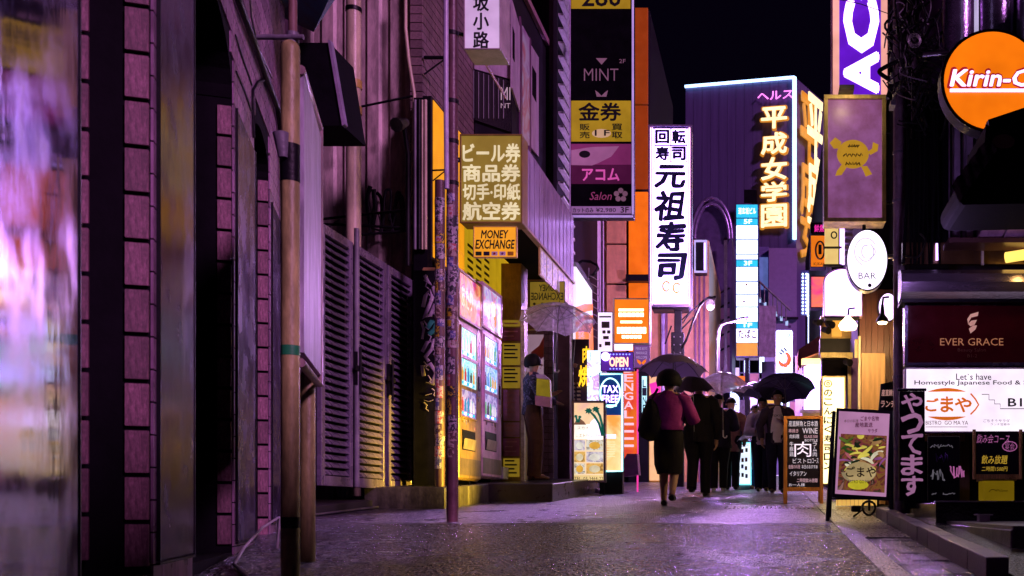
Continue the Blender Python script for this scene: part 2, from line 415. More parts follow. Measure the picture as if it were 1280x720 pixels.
# kerb blocks on the right
KERB = M('kerb_granite', (.20, .16, .23), .38, var=.4, scale=20, bump=.4, bscale=70, rnd=.2, spec=.7)
y = 4.72; KL = []
while y < 9.2:
    KL.append((1.0+random.uniform(-.004, .004), 1.105, y, y+.44, .10+random.uniform(-.004, .003))); y += .447
slabs(KL, 'kerb_block', KERB, .17)
sheet('gutter_floor', road_surface('wet_dark_floor', (.05, .045, .055), .3, .4, 50, .8, .05), 1.12, 1.60, 3, 9.3, .02, 3, 12, .006)
# drain cover by the chalk board
dr = thing('drain_cover', 'flat slotted metal drain cover set in the road near the wooden chalkboard', 'drain cover', (.05, 11.55, G(11.55)+.004))
MB().box(-.52, .50, 11.30, 11.80, G(11.55)-.03, G(11.55)-.012).build('pan', BLK, dr)
for k in range(22):
    x = -.5+k*.046
    m_ = MB(); zz0, zz1 = G(11.32), G(11.78)
    m_.add([(x, 11.32, zz0+.006), (x+.024, 11.32, zz0+.006), (x+.024, 11.78, zz1+.006), (x, 11.78, zz1+.006), (x, 11.32, zz0-.02), (x+.024, 11.32, zz0-.02), (x+.024, 11.78, zz1-.02), (x, 11.78, zz1-.02)],
           [(0,1,2,3),(0,4,5,1),(1,5,6,2),(2,6,7,3),(3,7,4,0)])
    m_.build('bar', M('drain_steel', (.3, .26, .2), .25, .8), dr)

# raised steps in front of the right building
STEP = M('wet_step_concrete', (.20, .17, .20), .32, var=.4, scale=12, bump=.35, bscale=60, spec=.7, dirt=.4)
st = thing('entrance_step', 'low wet concrete step along the kerb before the basement entrance', 'step', (2.2, 7.5, G(7.5)))
MB().box(1.46, 3.6, 6.2, 8.52, .15, .425).build('riser_block', STEP, st, bev=.008)
pieces([((1.465+.36*i+.18, 7.36, .434), (.352, 2.33, .028), None) for i in range(6)], 'tread_tile', STEP, st, bev=.01)
MB().box(1.62, 1.70, 7.9, 8.0, .449, .50).box(1.60, 1.72, 7.88, 8.02, .50, .508).build('bottle_crate_scrap', LYW and WHITE, st)
st2 = thing('entrance_platform', 'dark upper step with a worn pale edge below the two chalkboards', 'step', (2.4, 9.2, .42))
MB().box(1.385, 4.2, 8.53, 10.6, .30, .600).build('platform_block', M('black_wet_tile', (.02, .018, .024), .2, spec=.8, dirt=.3), st2, bev=.006)
MB().box(1.38, 4.2, 8.52, 8.60, .602, .616).build('nosing', STEP, st2, bev=.004)

# left pavement step that carries the vending machines, and the ledge under the metal doors
PAVL = M('left_step_concrete', (.14, .12, .14), .5, var=.4, scale=9, dirt=.5)
def wedge(name, x0, x1, y0, y1, h, mat, kind='structure', parent=None):
    mb = MB(); z0, z1 = G(y0), G(y1)
    mb.add([(x0,y0,z0-.1),(x1,y0,z0-.1),(x1,y1,z1-.1),(x0,y1,z1-.1),(x0,y0,z0+h),(x1,y0,z0+h),(x1,y1,z1+h),(x0,y1,z1+h)],
           [(0,3,2,1),(4,5,6,7),(0,1,5,4),(1,2,6,5),(2,3,7,6),(3,0,4,7)])
    return mb.build(name, mat, parent, kind, bev=.01)
y = 11.35
while y < 18.6:
    wedge('kerb_stone', -4.5, -3.60+random.uniform(-.005, .005), y, y+.89, .235+random.uniform(-.004, .004), PAVL); y += .9
wedge('pavement', -9, -4.38, 9.2, 11.3, .10, M('dark_ledge', (.03, .026, .034), .5))
MB().tube([(-4.34, 9.7, G(9.7)+.02), (-4.34, 12.7, G(12.7)+.02)], .012, 6).build('door_rail', STEEL, None, 'structure')
# ================================================================ NEAR LEFT BUILDING (dark arches, glass panels, tiles)
WLy = rad(90)+math.atan(.357)
WF = Fr((-.986, 0, 0), WLy)
def sY(Y): return Y/.9418
def WY(px): return .986/((CX-px)/F-.357)
def wl(px, py):
    Y = WY(px); return sY(Y), Z(py, Y)
TILE = M('wall_tile', (.60, .34, .55), .3, var=.3, scale=7, bump=.12, bscale=26, rnd=.45, dirt=.5)
JTILE = M('jamb_tile', (.46, .20, .28), .42, var=.35, scale=10, bump=.35, bscale=50, rnd=.45, dirt=.5)
GROUT = M('dark_grout', (.008, .006, .010), .85, spec=.08)
NB = thing('arcade_building', 'pink tiled building at the near left with dark arches and tall glossy glass panels', 'building', (-2.8, 4.5, .2))
OPEN = [(sY(3.05), sY(3.98), 2.9, 3.2), (sY(4.72), sY(5.87), 2.90, 3.24), (sY(6.66), sY(7.45), 2.95, 3.16)]
ZB = .30
def top_at(s):
    for a, b, sp, ap in OPEN:
        if a < s < b:
            t = (s-(a+b)/2)/((b-a)/2); return sp+(ap-sp)*math.sqrt(max(0, 1-t*t))
    return None
S0, S1, ZT = sY(1.2), sY(8.38), 7.0
mb = MB(); ss = set([S0, S1])
for a, b, sp, ap in OPEN:
    for i in range(15): ss.add(a+(b-a)*(.5-.5*math.cos(math.pi*i/14)))
ss = sorted(ss)
for a, b in zip(ss, ss[1:]):
    m = (a+b)/2; t = top_at(m)
    if t is None: mb.add([WF(a, 0, -.3), WF(b, 0, -.3), WF(b, 0, ZT), WF(a, 0, ZT)], [(0,1,2,3)])
    else:
        ta = top_at(a+1e-4) or top_at(m); tb = top_at(b-1e-4) or top_at(m)
        mb.add([WF(a, 0, ta), WF(b, 0, tb), WF(b, 0, ZT), WF(a, 0, ZT)], [(0,1,2,3)])
        mb.add([WF(a, 0, ta), WF(b, 0, tb), WF(b, .5, tb), WF(a, .5, ta)], [(0,1,2,3)])
        mb.add([WF(a, 0, -.3), WF(b, 0, -.3), WF(b, 0, ZB), WF(a, 0, ZB)], [(0,1,2,3)])
        mb.add([WF(a, 0, ZB), WF(b, 0, ZB), WF(b, .5, ZB), WF(a, .5, ZB)], [(0,1,2,3)])
for a, b, sp, ap in OPEN:
    for q in (a, b): mb.add([WF(q, 0, ZB), WF(q, .5, ZB), WF(q, .5, sp), WF(q, 0, sp)], [(0,1,2,3)])
    mb.add([WF(a, .5, ZB), WF(b, .5, ZB), WF(b, .5, ap), WF(a, .5, ap)], [(0,1,2,3)])
# end wall and body
mb.add([WF(S1, 0, -.3), WF(S1, 6, -.3), WF(S1, 6, ZT), WF(S1, 0, ZT)], [(0,1,2,3)])
mb.add([WF(S0, 0, -.3), WF(S0, 6, -.3), WF(S0, 6, ZT), WF(S0, 0, ZT)], [(0,1,2,3)])
mb.add([WF(S0, 0, ZT), WF(S1, 0, ZT), WF(S1, 6, ZT), WF(S0, 6, ZT)], [(0,1,2,3)])
mb.build('wall', GROUT, NB)
# jamb tiles: single tiles standing on the far reveal of each arch, facing the lens
def jamb(Yj, d0, d1, pitch, off, z1, n0=ZB):
    s = sY(Yj); z = n0+off; L = []
    while z < z1:
        h = min(pitch-.018, z1-z)
        if h > .03: L.append(((s-.008, (d0+d1)/2, z+h/2), (.014, d1-d0, h), WF))
        z += pitch
    pieces(L, 'tile', JTILE, NB, bev=.02)
jamb(3.975, .002, .082, .181, .03, 2.9)
jamb(3.93, .19, .29, .181, .06, 2.9)
jamb(5.865, .002, .072, .180, .05, 2.89)
jamb(7.445, .002, .068, .176, .02, 2.93)
# face tiles
TU, TV = .25, .127
big = []; far = MB(); s = sY(3.99)
zz = .08
row = 0
while zz < 6.9:
    s = sY(1.3)
    while s < S1-.05:
        a, b = s+.003, min(s+TU-.004, S1); z0, z1 = zz+.003, zz+TV-.004; c = (a+b)/2
        ok = True
        for (oa, ob, sp, ap) in OPEN:
            if b > oa-.005 and a < ob+.005:
                if z1 > ZB and z0 < (top_at(min(max(c, oa+.02), ob-.02)) or 0)+.02:
                    # clip beside the opening where possible
                    if a < oa-.03 and b > oa and not (top_at((oa+b)/2) and z0 > top_at((oa+b)/2)): b = oa-.004
                    elif b > ob+.03 and a < ob: a = ob+.004
                    else: ok = False
        if ok and b-a > .03:
            c = (a+b)/2
            if c > sY(5.7) and z0 > 2.2 and z0 < 5.2 and len(big) < 230: big.append(((c, -.004, (z0+z1)/2), (b-a, .012, z1-z0), WF))
            else: far.box(a, b, -.010, .001, z0, z1, 0, WF)
        s += TU
    zz += TV; row += 1
pieces(big, 'tile', TILE, NB, bev=.012)
far.build('tile_field', TILE, NB, 'stuff')
# glossy glass panels
def glassmat(name, base, bump, sc, rough=.05, ior=2.1, stretch=(1, 1, .12)):
    m = bpy.data.materials.new(name); m.use_nodes = True; N = m.node_tree.nodes; L = m.node_tree.links; b = N['Principled BSDF']
    tc = N.new('ShaderNodeTexCoord'); mp = N.new('ShaderNodeMapping'); mp.inputs['Scale'].default_value = stretch; L.new(tc.outputs['Object'], mp.inputs[0])
    n = N.new('ShaderNodeTexNoise'); n.inputs['Scale'].default_value = sc; n.inputs['Detail'].default_value = 5; L.new(mp.outputs[0], n.inputs['Vector'])
    bp = N.new('ShaderNodeBump'); bp.inputs['Strength'].default_value = bump; bp.inputs['Distance'].default_value = .004; L.new(n.outputs[0], bp.inputs['Height']); L.new(bp.outputs[0], b.inputs['Normal'])
    n2 = N.new('ShaderNodeTexNoise'); n2.inputs['Scale'].default_value = 5; n2.inputs['Detail'].default_value = 8; L.new(tc.outputs['Object'], n2.inputs['Vector'])
    cr = N.new('ShaderNodeValToRGB'); cr.color_ramp.elements[0].color = (*[c*.5 for c in base], 1); cr.color_ramp.elements[1].color = (*[c*1.6 for c in base], 1)
    cr.color_ramp.elements[0].position = .35; cr.color_ramp.elements[1].position = .65
    L.new(n2.outputs[0], cr.inputs[0]); L.new(cr.outputs[0], b.inputs['Base Color'])
    mr = N.new('ShaderNodeMapRange'); mr.inputs[1].default_value = .4; mr.inputs[2].default_value = .7; mr.inputs[3].default_value = rough; mr.inputs[4].default_value = rough+.14
    L.new(n2.outputs[0], mr.inputs[0]); L.new(mr.outputs[0], b.inputs['Roughness'])
    b.inputs['IOR'].default_value = ior
    return m
GL1 = glassmat('rippled_dark_glass', (.50, .42, .70), .13, 14, .05, 1.6, (1, 1, .3))
GL1.node_tree.nodes['Principled BSDF'].inputs['Metallic'].default_value = .9
GL2 = glassmat('hazy_violet_glass', (.030, .014, .060), .25, 30, .16, 1.6, (1, 1, .1))
GL2.node_tree.nodes['Principled BSDF'].inputs['Specular IOR Level'].default_value = .28
GL3 = glassmat('hazy_lilac_glass', (.09, .055, .16), .25, 30, .2, 1.6, (1, 1, .1))
def pane(Y0, Y1, z0, z1, mat, d=-.02):
    a, b = sY(Y0), sY(Y1)
    o = MB().box(a, b, d, -.012, z0, z1, 0, WF).build('glass_panel', mat, NB, bev=.004)
    f = MB(); f.box(a-.012, a-.002, -.024, .0, z0, z1, 0, WF).box(b+.002, b+.012, -.024, .0, z0, z1, 0, WF).box(a-.012, b+.012, -.024, 0, z0-.014, z0-.003, 0, WF)
    f.build('glazing_strip', BLK, NB)
pane(2.15, 3.03, .12, 3.3, GL1); pane(4.04, 4.70, .345, 3.4, GL2); pane(5.93, 6.64, .362, 2.87, GL3); pane(7.52, 8.2, .45, 2.80, GL2)
def wpath(pts, d=-.02): return [WF(*( (lambda q: (q[0], d, q[1]))(wl(*p)) )) for p in pts]
MB().tube(wpath([(284, -30), (290, 0), (308, 46), (326, 96), (341, 135), (346, 168), (348, 240), (349, 330)], -.035), .022, 8).build('cable', BLK, NB)
MB().tube(wpath([(330, 98), (318, 102), (312, 112), (312, 130), (313, 172)], -.02), .009, 6).build('cable', BLK, NB)
MB().tube(wpath([(291, 43), (300, 72), (312, 106)], -.014), .006, 6).build('cable', BLK, NB)
MB().tube(wpath([(292, 89), (302, 112), (311, 138)], -.014), .006, 6).build('cable', BLK, NB)
MB().tube(wpath([(300, -20), (303, 20), (312, 58), (330, 96)], -.05), .007, 6).build('cable', STEEL, NB)
# pale hose looped on the ground by the wall
hp = [(-3.02, 6.28, .31), (-2.98, 6.22, .50), (-3.02, 6.1, .44), (-2.93, 5.7, .33), (-2.72, 5.2, .27), (-2.4, 4.7, .24), (-2.1, 4.3, .22)]
solo(MB().tube(hp, .009, 6), 'hose', WHITE, 'thin pale hose curving over the ground at the foot of the tiled wall', 'hose')

# ================================================================ NOTICE BOARD ON TWO POSTS
POST = M('dirty_cream_enamel', (.62, .56, .20), .45, var=.3, scale=5, bump=.25, bscale=30, dirt=.55, stretch=(1, 1, .5))
BFr = Fr((-.4586*4.65, 4.65, 0), rad(90)+math.atan(.341))
nb = thing('notice_board', 'street notice board on two dirty cream posts before the tiled wall', 'notice board', (-2.2, 4.9, G(4.9)))
def post(x, y, z0, z1, r, mat):
    pts = [(x, y, z0), (x, y, z1-r*.9)]; rr = [r, r]
    for k in range(1, 5):
        a = k/4*math.pi/2; pts.append((x, y, z1-r*.9+math.sin(a)*r*.9)); rr.append(max(.002, r*math.cos(a)))
    return MB().tube(pts, rr, 16).build('post', mat, nb)
p1 = (X(363, 4.65), 4.65); p2 = (X(384.5, 5.5), 5.5)
post(*p1, G(4.65)-.1, 2.68, .040, POST); post(*p2, G(5.5)-.1, 1.30, .039, POST)
for z, h, m_, r_ in ((2.12, .17, BLK, .0415), (1.27, .045, M('green_tape', (.02, .30, .10), .5), .0412), (.49, .05, BLK, .0412)):
    MB().tube([(*p1, z-h/2), (*p1, z+h/2)], r_, 16).build('tape_band', m_, nb)
MB().tube([(p1[0]-.01, p1[1]-.05, 2.13), (p1[0]-.02, p1[1]-.05, 2.24)], [.02, .035], 10).build('clamp', GREYP, nb)
BRD = M('weathered_white_board', (.52, .46, .60), .4, var=.35, scale=6, dirt=.45, stretch=(3, 3, .6))
ub = math.hypot(.0, .9)
MB().box(.05, .90, -.012, .012, 1.27, 2.55, 0, BFr).build('board', BRD, nb)
E1 = BFr(.03, 0, 2.56); E2 = BFr(.92, 0, 2.585); E3 = BFr(.92, 0, 1.22); E4 = BFr(.03, 0, 1.22)
MB().tube([E1, Vector(E2)+Vector((0,0,.02)), E2, Vector(E2)-Vector((0,0,.04)), E3, E4], .021, 10).build('tube_frame', M('pinkish_enamel', (.48, .33, .34), .35, dirt=.4), nb)
# mast that rises behind the near post
mp_ = thing('utility_mast', 'thin rusty mast with a clamp rising above the cream notice board post', 'mast', (X(366, 4.9), 4.9, G(4.9)))
MB().tube([(X(366, 4.9), 4.9, G(4.9)-.1), (X(366, 4.9), 4.9, 3.9)], .020, 10).build('pole', M('rusty_brown', (.30, .17, .14), .55, dirt=.5), mp_)
MB().tube([(X(366, 4.9)-.16, 4.88, 2.80), (X(366, 4.9)+.06, 4.88, 2.80)], .013, 8).tube([(X(366, 4.9), 4.9, 2.78), (X(366, 4.9), 4.9, 2.83)], .028, 10).build('clamp', GREYP, mp_)
# dark hanging canopy box with violet edge
cb = thing('canopy_box', 'black boxy canopy with a pale violet edge strip hanging past the cream post', 'canopy', (X(395, 8.4), 8.6, Z(156, 8.4)))
cf = FY(8.4)
MB().poly([(X(352, 8.4), Z(52, 8.4)), (X(411, 8.4), Z(52, 8.4)), (X(427, 8.4), Z(156, 8.4)), (X(352, 8.4), Z(156, 8.4))], .02, .5, 0, cf).build('box', VDARK, cb)
MB().poly([(X(409.5, 8.4), Z(50, 8.4)), (X(413, 8.4), Z(50, 8.4)), (X(431, 8.4), Z(155, 8.4)), (X(427.5, 8.4), Z(157, 8.4))], 0, .06, 0, cf).build('edge_strip', M('violet_grey_metal', (.42, .34, .50), .35, .2, dirt=.3), cb)
TEAL = M('teal_glow_cloth', (.02, .13, .22), .6, var=.4)  # teal glow put into the cloth colour of an added sheet
solo(MB().add([(X(345, 7.2), 7.2, Z(-40, 7.2)), (X(432, 7.2), 7.2, Z(-45, 7.2)), (X(425, 8.9), 8.9, Z(-10, 8.9)), (X(392, 8.6), 8.6, Z(40, 8.6)), (X(345, 8.6), 8.6, Z(18, 8.6))], [(0,1,2,3,4)]), 'awning', TEAL, 'awning corner coloured teal for a glow, above the black canopy box', 'awning')

# ================================================================ LOUVRED METAL DOORS
LOUV = M('grey_violet_door_paint', (.30, .24, .36), .28, .3, var=.25, scale=4, bump=.1, dirt=.3)
DX = -4.40; DFr = FL(DX)
gd = thing('louvred_gate', 'three tall grey metal louvred door leaves closing off the yard behind', 'gate', (DX, 11.3, .77))
DZ0, DZ1 = .775, 3.345
def leaf(px0, px1):
    a, b = YX(px0, DX), YX(px1, DX)
    lf = bpy.data.objects.new('door_leaf', None); COL.objects.link(lf); lf.parent = gd; lf.location = Vector((DX, a, DZ0))-wloc(gd)
    w = .085
    f = MB(); f.box(a, a+w, -.03, .02, DZ0, DZ1, 0, DFr).box(b-w, b, -.03, .02, DZ0, DZ1, 0, DFr).box(a+w, b-w, -.03, .02, DZ0, DZ0+.10, 0, DFr).box(a+w, b-w, -.03, .02, DZ1-.09, DZ1, 0, DFr)
    f.build('frame', LOUV, lf, bev=.004)
    MB().box(a+w, b-w, .022, .03, DZ0, DZ1, 0, DFr).build('backing', VDARK, lf)
    n = 31; H = (DZ1-DZ0-.19)/n
    mb = MB(); c = H*.62
    mb.add([(-.5,-.026,-c/2), (.5,-.026,-c/2), (.5,.012,c/2), (-.5,.012,c/2), (-.5,-.018,-c/2-.006), (.5,-.018,-c/2-.006), (.5,.018,c/2-.006), (-.5,.018,c/2-.006)],
           [(0,1,2,3),(4,7,6,5),(0,4,5,1),(3,2,6,7),(0,3,7,4),(1,5,6,2)])
    me = mb.mesh('slat', LOUV); org = wloc(lf)
    for k in range(n):
        o = bpy.data.objects.new('slat', me); COL.objects.link(o); o.parent = lf
        o.location = Vector(DFr((a+b)/2, 0, DZ0+.10+H*(k+.5)))-org; o.rotation_euler = (0, 0, rad(90)); o.scale = (b-a-2*w-.004, 1, 1)
    return a, b
L_ = [leaf(398, 438), leaf(442, 480), leaf(482.5, 514)]
def yb(px): return YX(px, DX)
for px in (440, 481):
    y = yb(px)
    MB().box(y-.035, y+.035, -.07, -.031, 1.85, 2.2, 0, DFr).box(y-.11, y+.11, -.085, -.072, 2.0, 2.05, 0, DFr).tube([DFr(y, -.09, 1.75), DFr(y, -.09, 2.25)], .014, 8).build('latch', BLK, gd)
MB().tube([DFr(yb(440), -.05, .78), DFr(yb(440), -.05, 3.5)], .03, 8).build('post', GREYP, gd)
MB().box(yb(515), yb(519), -.06, .05, .8, 3.36, 0, DFr).build('post', M('lit_edge_paint', (.42, .3, .4), .35), gd)

# ================================================================ YARD BEHIND: corrugated wall, downpipe, truss, graffiti
PW = M('pink_corrugated_sheet', (.88, .66, .62), .5, var=.22, scale=2.2, bump=.05, dirt=.5, stretch=(1, 1, .3))
YW = Fr((X(516, 12.9), 12.9, 0), rad(-8))
yw = thing('yard_wall', 'tall pinkish corrugated sheet wall behind the louvred gate', 'wall', tuple(YW(-1.4, 0, .5)))
mb = MB(); u = -3.4; prof = []
while u < 0:
    prof += [(u, 0), (u+.15, 0), (u+.18, .035), (u+.28, .035), (u+.31, 0)]; u += .31
prof = [p for p in prof if p[0] < 0]+[(0, 0)]
vs = []
for u, d in prof: vs += [YW(u, d, .3), YW(u, d, 8.2)]
mb.add(vs, [(2*i, 2*i+2, 2*i+3, 2*i+1) for i in range(len(prof)-1)]); mb.build('sheet', PW, yw)
MB().box(-2.02, -1.5, -.03, .01, 3, 8.2, 0, YW).build('recessed_strip', M('dark_plum_render', (.13, .07, .11), .7), yw)
# black graffiti stroke
def stroke(pts, r, par, mat, nm='graffiti'):
    P = []
    for i in range(len(pts)-1):
        for k in range(6):
            t = k/6; p0 = pts[max(i-1, 0)]; p1 = pts[i]; p2 = pts[i+1]; p3 = pts[min(i+2, len(pts)-1)]
            P.append(tuple(.5*((2*p1[j])+(-p0[j]+p2[j])*t+(2*p0[j]-5*p1[j]+4*p2[j]-p3[j])*t*t+(-p0[j]+3*p1[j]-3*p2[j]+p3[j])*t*t*t) for j in (0, 1)))
    P.append(pts[-1])
    mb = MB(); Yq = 12.8
    mb.tube([(X(a, Yq), Yq+.02, Z(b, Yq)) for a, b in P], [(r, .012)]*len(P), 8, up=(1, 0, 0)); return mb.build(nm, mat, par)
for pts, r in (([(462, 232), (458, 250), (463, 280), (468, 262), (466, 236)], .05), ([(470, 240), (476, 250), (478, 285)], .035), ([(478, 288), (480, 242), (488, 240), (486, 275), (492, 262), (496, 240), (500, 246), (503, 278)], .03),
               ([(490, 290), (492, 262), (500, 243), (504, 262), (500, 285), (508, 275), (514, 255)], .03), ([(460, 284), (480, 288), (505, 284)], .04)):
    stroke(pts, r*.62, yw, INK)
tr = thing('lattice_bracket', 'dark steel lattice bar crossing the pink wall behind the gate', 'bracket', tuple(YW(-1.4, -.3, 3.9)))
for a, b in (((401, 274), (512, 262)), ((401, 280), (512, 285)), ((448, 294), (512, 288))):
    arm(tr, (X(a[0], 12.5), 12.5, Z(a[1], 12.5)), (X(b[0], 12.5), 12.5, Z(b[1], 12.5)), .017, BLK, 'bar')
for k in range(9):
    q = 452+k*7; arm(tr, (X(q, 12.5), 12.5, Z(268, 12.5)), (X(q+(5 if k % 2 else -5), 12.5), 12.5, Z(290, 12.5)), .008, BLK, 'strut')
arm(tr, (X(404, 12.5), 12.5, Z(287, 12.5)), (X(425, 12.5), 12.5, Z(275, 12.5)), .015, GREYP, 'bar')
PIPE = M('cream_pvc_pipe', (.80, .68, .45), .35, var=.12, scale=3, dirt=.35)
YB = M('ochre_pipe_socket', (.50, .36, .08), .4)
dp = thing('downpipe', 'thick cream downpipe with ochre sockets rising behind the louvred gate', 'pipe', (X(442, 12.2), 12.2, .7))
MB().tube([(X(442, 12.2), 12.2, .7), (X(442, 12.2), 12.2, 7.6)], .085, 18).build('pipe', PIPE, dp)
for p0, p1 in ((101, 111), (134, 143)): MB().tube([(X(442, 12.2), 12.2, Z(p1, 12.2)), (X(442, 12.2), 12.2, Z(p0, 12.2))], .096, 18).build('socket', YB, dp)
MB().tube([(X(442, 12.2), 12.2, Z(15, 12.2)), (X(442, 12.2), 12.2, Z(10, 12.2))], .093, 18).build('strap', BLK, dp)
MB().tube([(X(c, 12.6), 12.6, Z(d, 12.6)) for c, d in ((507, -20), (507, 35), (511, 75), (518, 118), (517, 180), (515, 330))], .022, 8).build('conduit', PIPE, yw)
MB().tube([(X(443, 12.4), 12.4, Z(135, 12.4)), (X(516, 12.4), 12.4, Z(120, 12.4))], .014, 6).build('tie_rod', BLK, yw)
fl = thing('flood_light', 'small dark flood lamp on a bracket near the top of the pink wall', 'lamp', (X(504, 12.3), 12.3, Z(168, 12.3)))
MB().tube([(X(499, 12.2), 12.1, Z(160, 12.2)), (X(507, 12.3), 12.3, Z(153, 12.3))], [.085, .05], 10).build('lamp_head', GREYP, fl)
MB().tube([(X(506, 12.4), 12.35, Z(150, 12.3)), (X(510, 12.4), 12.4, Z(190, 12.3)), (X(510, 12.4), 12.4, Z(330, 12.3))], .03, 8).build('cable', BLK, fl)
# ================================================================ LEFT SIDE BEYOND THE GATE
def on(fr, px, py, d=0):
    """where the sight line through a measured point meets the face of a frame -> (u, v)"""
    a = (px-CX)/F; o = fr.o+fr.w*d
    # o.x + u*U.x = t*a ; o.y + u*U.y = t
    u = (a*o.y-o.x)/(fr.u.x-a*fr.u.y); t = o.y+u*fr.u.y
    return u, Z(py, t)
def quad(mb, fr, px0, px1, py0, py1, d0, d1, mi=0):
    u0, va = on(fr, px0, py1, d0); u1, vb = on(fr, px1, py1, d0); _, t0 = on(fr, px0, py0, d0)
    return mb.box(min(u0, u1), max(u0, u1), d0, d1, va, t0, mi, fr)
# ---- brown brick building
BRK = M('brown_purple_brick', (.26, .17, .18), .5, var=.25, scale=9, bump=.25, bscale=60, rnd=.35, dirt=.25)
bb = thing('brick_building', 'tall brown brick building behind the sticker-covered poles', 'building', (-5.5, 15, .6))
BX = -4.31
MB().box(-9, -4.47, 13.7, 18.2, .3, 12.5).box(-4.47, BX-.012, 12.78, 18.2, .3, 12.5).box(-4.47, BX-.011, 12.74, 12.78, 5.6, 12.5).build('wall', GROUT, bb)
z = 3.7; L = []; k = 0
while z < 7.6:
    L.append(((-4.385, 12.725, z+.047), (.155, .03, .095), None)); z += .107; k += 1
pieces(L, 'brick', BRK, bb, bev=.03)
mb = MB(); z = 3.7; k = 0
while z < 11.5:
    y = 12.74-(.11 if k % 2 else 0)
    while y < 18.15:
        a = max(y, 12.74); mb.box(BX-.012, BX+.004+random.uniform(-.002, .002), a, min(y+.212, 18.2), z, z+.095); y += .222
    z += .107; k += 1
mb.build('brick_field', BRK, bb, 'stuff')
arm(bb, (X(530, 12.7), 12.7, Z(72, 12.7)), (X(562, 12.7), 12.7, Z(72, 12.7)), .022, BLK)
arm(bb, (X(530, 12.7), 12.7, Z(93, 12.7)), (X(556, 12.7), 12.7, Z(74, 12.7)), .012, BLK)
# dark column strip & lower dark wall
dk = thing('service_column', 'dark boxed service column with cables at the corner of the brick building', 'column', (-4.4, 12.6, .6))
MB().box(X(517, 12.5), X(534, 12.5), 12.5, 12.7, .6, Z(122, 12.5)).build('box', VDARK, dk)
for a, r, m_ in ((519, .02, GREYP), (524, .026, BLK), (528, .012, PIPE), (532, .02, PIPE)):
    MB().tube([(X(a, 12.45), 12.45, 3.7), (X(a, 12.45), 12.45, Z(125, 12.45))], r, 8).build('cable', m_, dk)
OSGN = glow('lit_orange_yellow_acrylic', (1.0, .36, .012), .92)
os_ = thing('orange_sign', 'tall plain orange light box on the brick wall behind the poles', 'sign', (-4.2, 13.3, 3.6))
f = FL(-4.16)
MB().box(12.62, 13.98, .004, .12, 3.62, 5.64, 0, f).build('housing', BLK, os_, bev=.01)
MB().box(12.66, 13.94, -.004, .003, 3.66, 5.60, 0, f).build('face_panel', OSGN, os_)
lw = thing('graffiti_wall', 'black wall panel covered in pale scribbled graffiti beside the vending machines', 'wall', (-3.9, 11.9, .6))
MB().box(X(517, 11.9), X(571, 11.9), 11.9, 11.96, .5, Z(338, 11.9)).build('panel', BLK, lw)
PGR = M('pale_graffiti_paint', (.42, .34, .44), .5)
gf = FY(11.893)
def gstroke(pts, r, mat=PGR):
    P = [on(gf, a, b) for a, b in pts]; MB().tube([gf(u, -.004, v) for u, v in P], [(r, .004)]*len(P), 6, up=(1, 0, 0)).build('graffiti', mat, lw)
for pts, r in (([(531, 344), (535, 352), (541, 358), (546, 350)], .02), ([(529, 384), (532, 370), (538, 362), (541, 372), (534, 388), (530, 398), (538, 394), (544, 380)], .024), ([(541, 358), (544, 368), (548, 372)], .02),
               ([(534, 410), (540, 402), (547, 400), (543, 412), (536, 418)], .03), ([(528, 440), (534, 428), (542, 424), (540, 436), (532, 446), (536, 452)], .022), ([(530, 470), (528, 458), (538, 455), (545, 466), (541, 480), (533, 478)], .026), ([(527, 402), (530, 412), (528, 424)], .016), ([(530, 500), (536, 502), (542, 500)], .008), ([(532, 494), (540, 492)], .008)):
    gstroke(pts, r, M('green_graffiti', (.03, .28, .2), .5) if pts[0] == (534, 410) else PGR)
for i in range(10):
    x0 = 530+(i % 3)*5; y0 = 350+i*17; gstroke([(x0, y0), (x0+4, y0+3+i % 4), (x0+2, y0+8), (x0+6, y0+11)], .007)

# ---- sticker poles
STK = [printed('sticker_print_%d' % i, c, 26, seed=i, smooth=False) for i, c in enumerate([
    [(.5,.45,.5),(.05,.04,.06),(.55,.5,.52)], [(.5,.10,.12),(.6,.5,.5),(.03,.02,.03)], [(.6,.45,.03),(.03,.03,.03),(.6,.5,.1)], [(.1,.1,.3),(.5,.45,.55),(.05,.05,.2)], [(.03,.03,.04),(.4,.36,.4),(.02,.02,.03)], [(.45,.36,.3),(.12,.06,.06),(.5,.42,.4)]])]
def sticker(par, cx, cyy, r, z, h, ang, span, mat, org):
    n = 6; vs = []
    for k in range(n+1):
        a = ang-span/2+span*k/n; vs += [(cx+math.cos(a)*r, cyy+math.sin(a)*r, z), (cx+math.cos(a)*r, cyy+math.sin(a)*r, z+h)]
    mb = MB(); mb.add(vs, [(2*k, 2*k+2, 2*k+3, 2*k+1) for k in range(n)]); mb.build('sticker', mat, par)
def sticker_pole(px, Y, r, z1, label, z0s, z1s, n, base):
    x = X(px, Y); p = thing('sticker_pole', label, 'pole', (x, Y, G(Y)), 'sticker covered poles by the vending machines')
    MB().tube([(x, Y, G(Y)-.1), (x, Y, z1)], r, 16).build('pole', base, p)
    z = z0s; R = random.Random(int(px))
    while z < z1s:
        h = R.uniform(.05, .19)
        sticker(p, x, Y, r+.0015+R.uniform(0, .002), z, h*R.uniform(.7, 1), rad(-90)+R.uniform(-.7, .6), R.uniform(1.0, 2.8), STK[R.randrange(6)], None)
        if R.random() < .5: sticker(p, x, Y, r+.0035, z+.02, h*.5, rad(-90)+R.uniform(-.9, .9), R.uniform(.5, 1.2), STK[R.randrange(6)], None)
        z += h*.8
    return p
RP = M('maroon_pole_paint', (.20, .09, .11), .4, dirt=.5)
pA = sticker_pole(565.5, 9.0, .050, 6.0, 'dark maroon steel pole in front, wrapped in torn stickers up to head height', 1.0, 3.3, 12, RP)
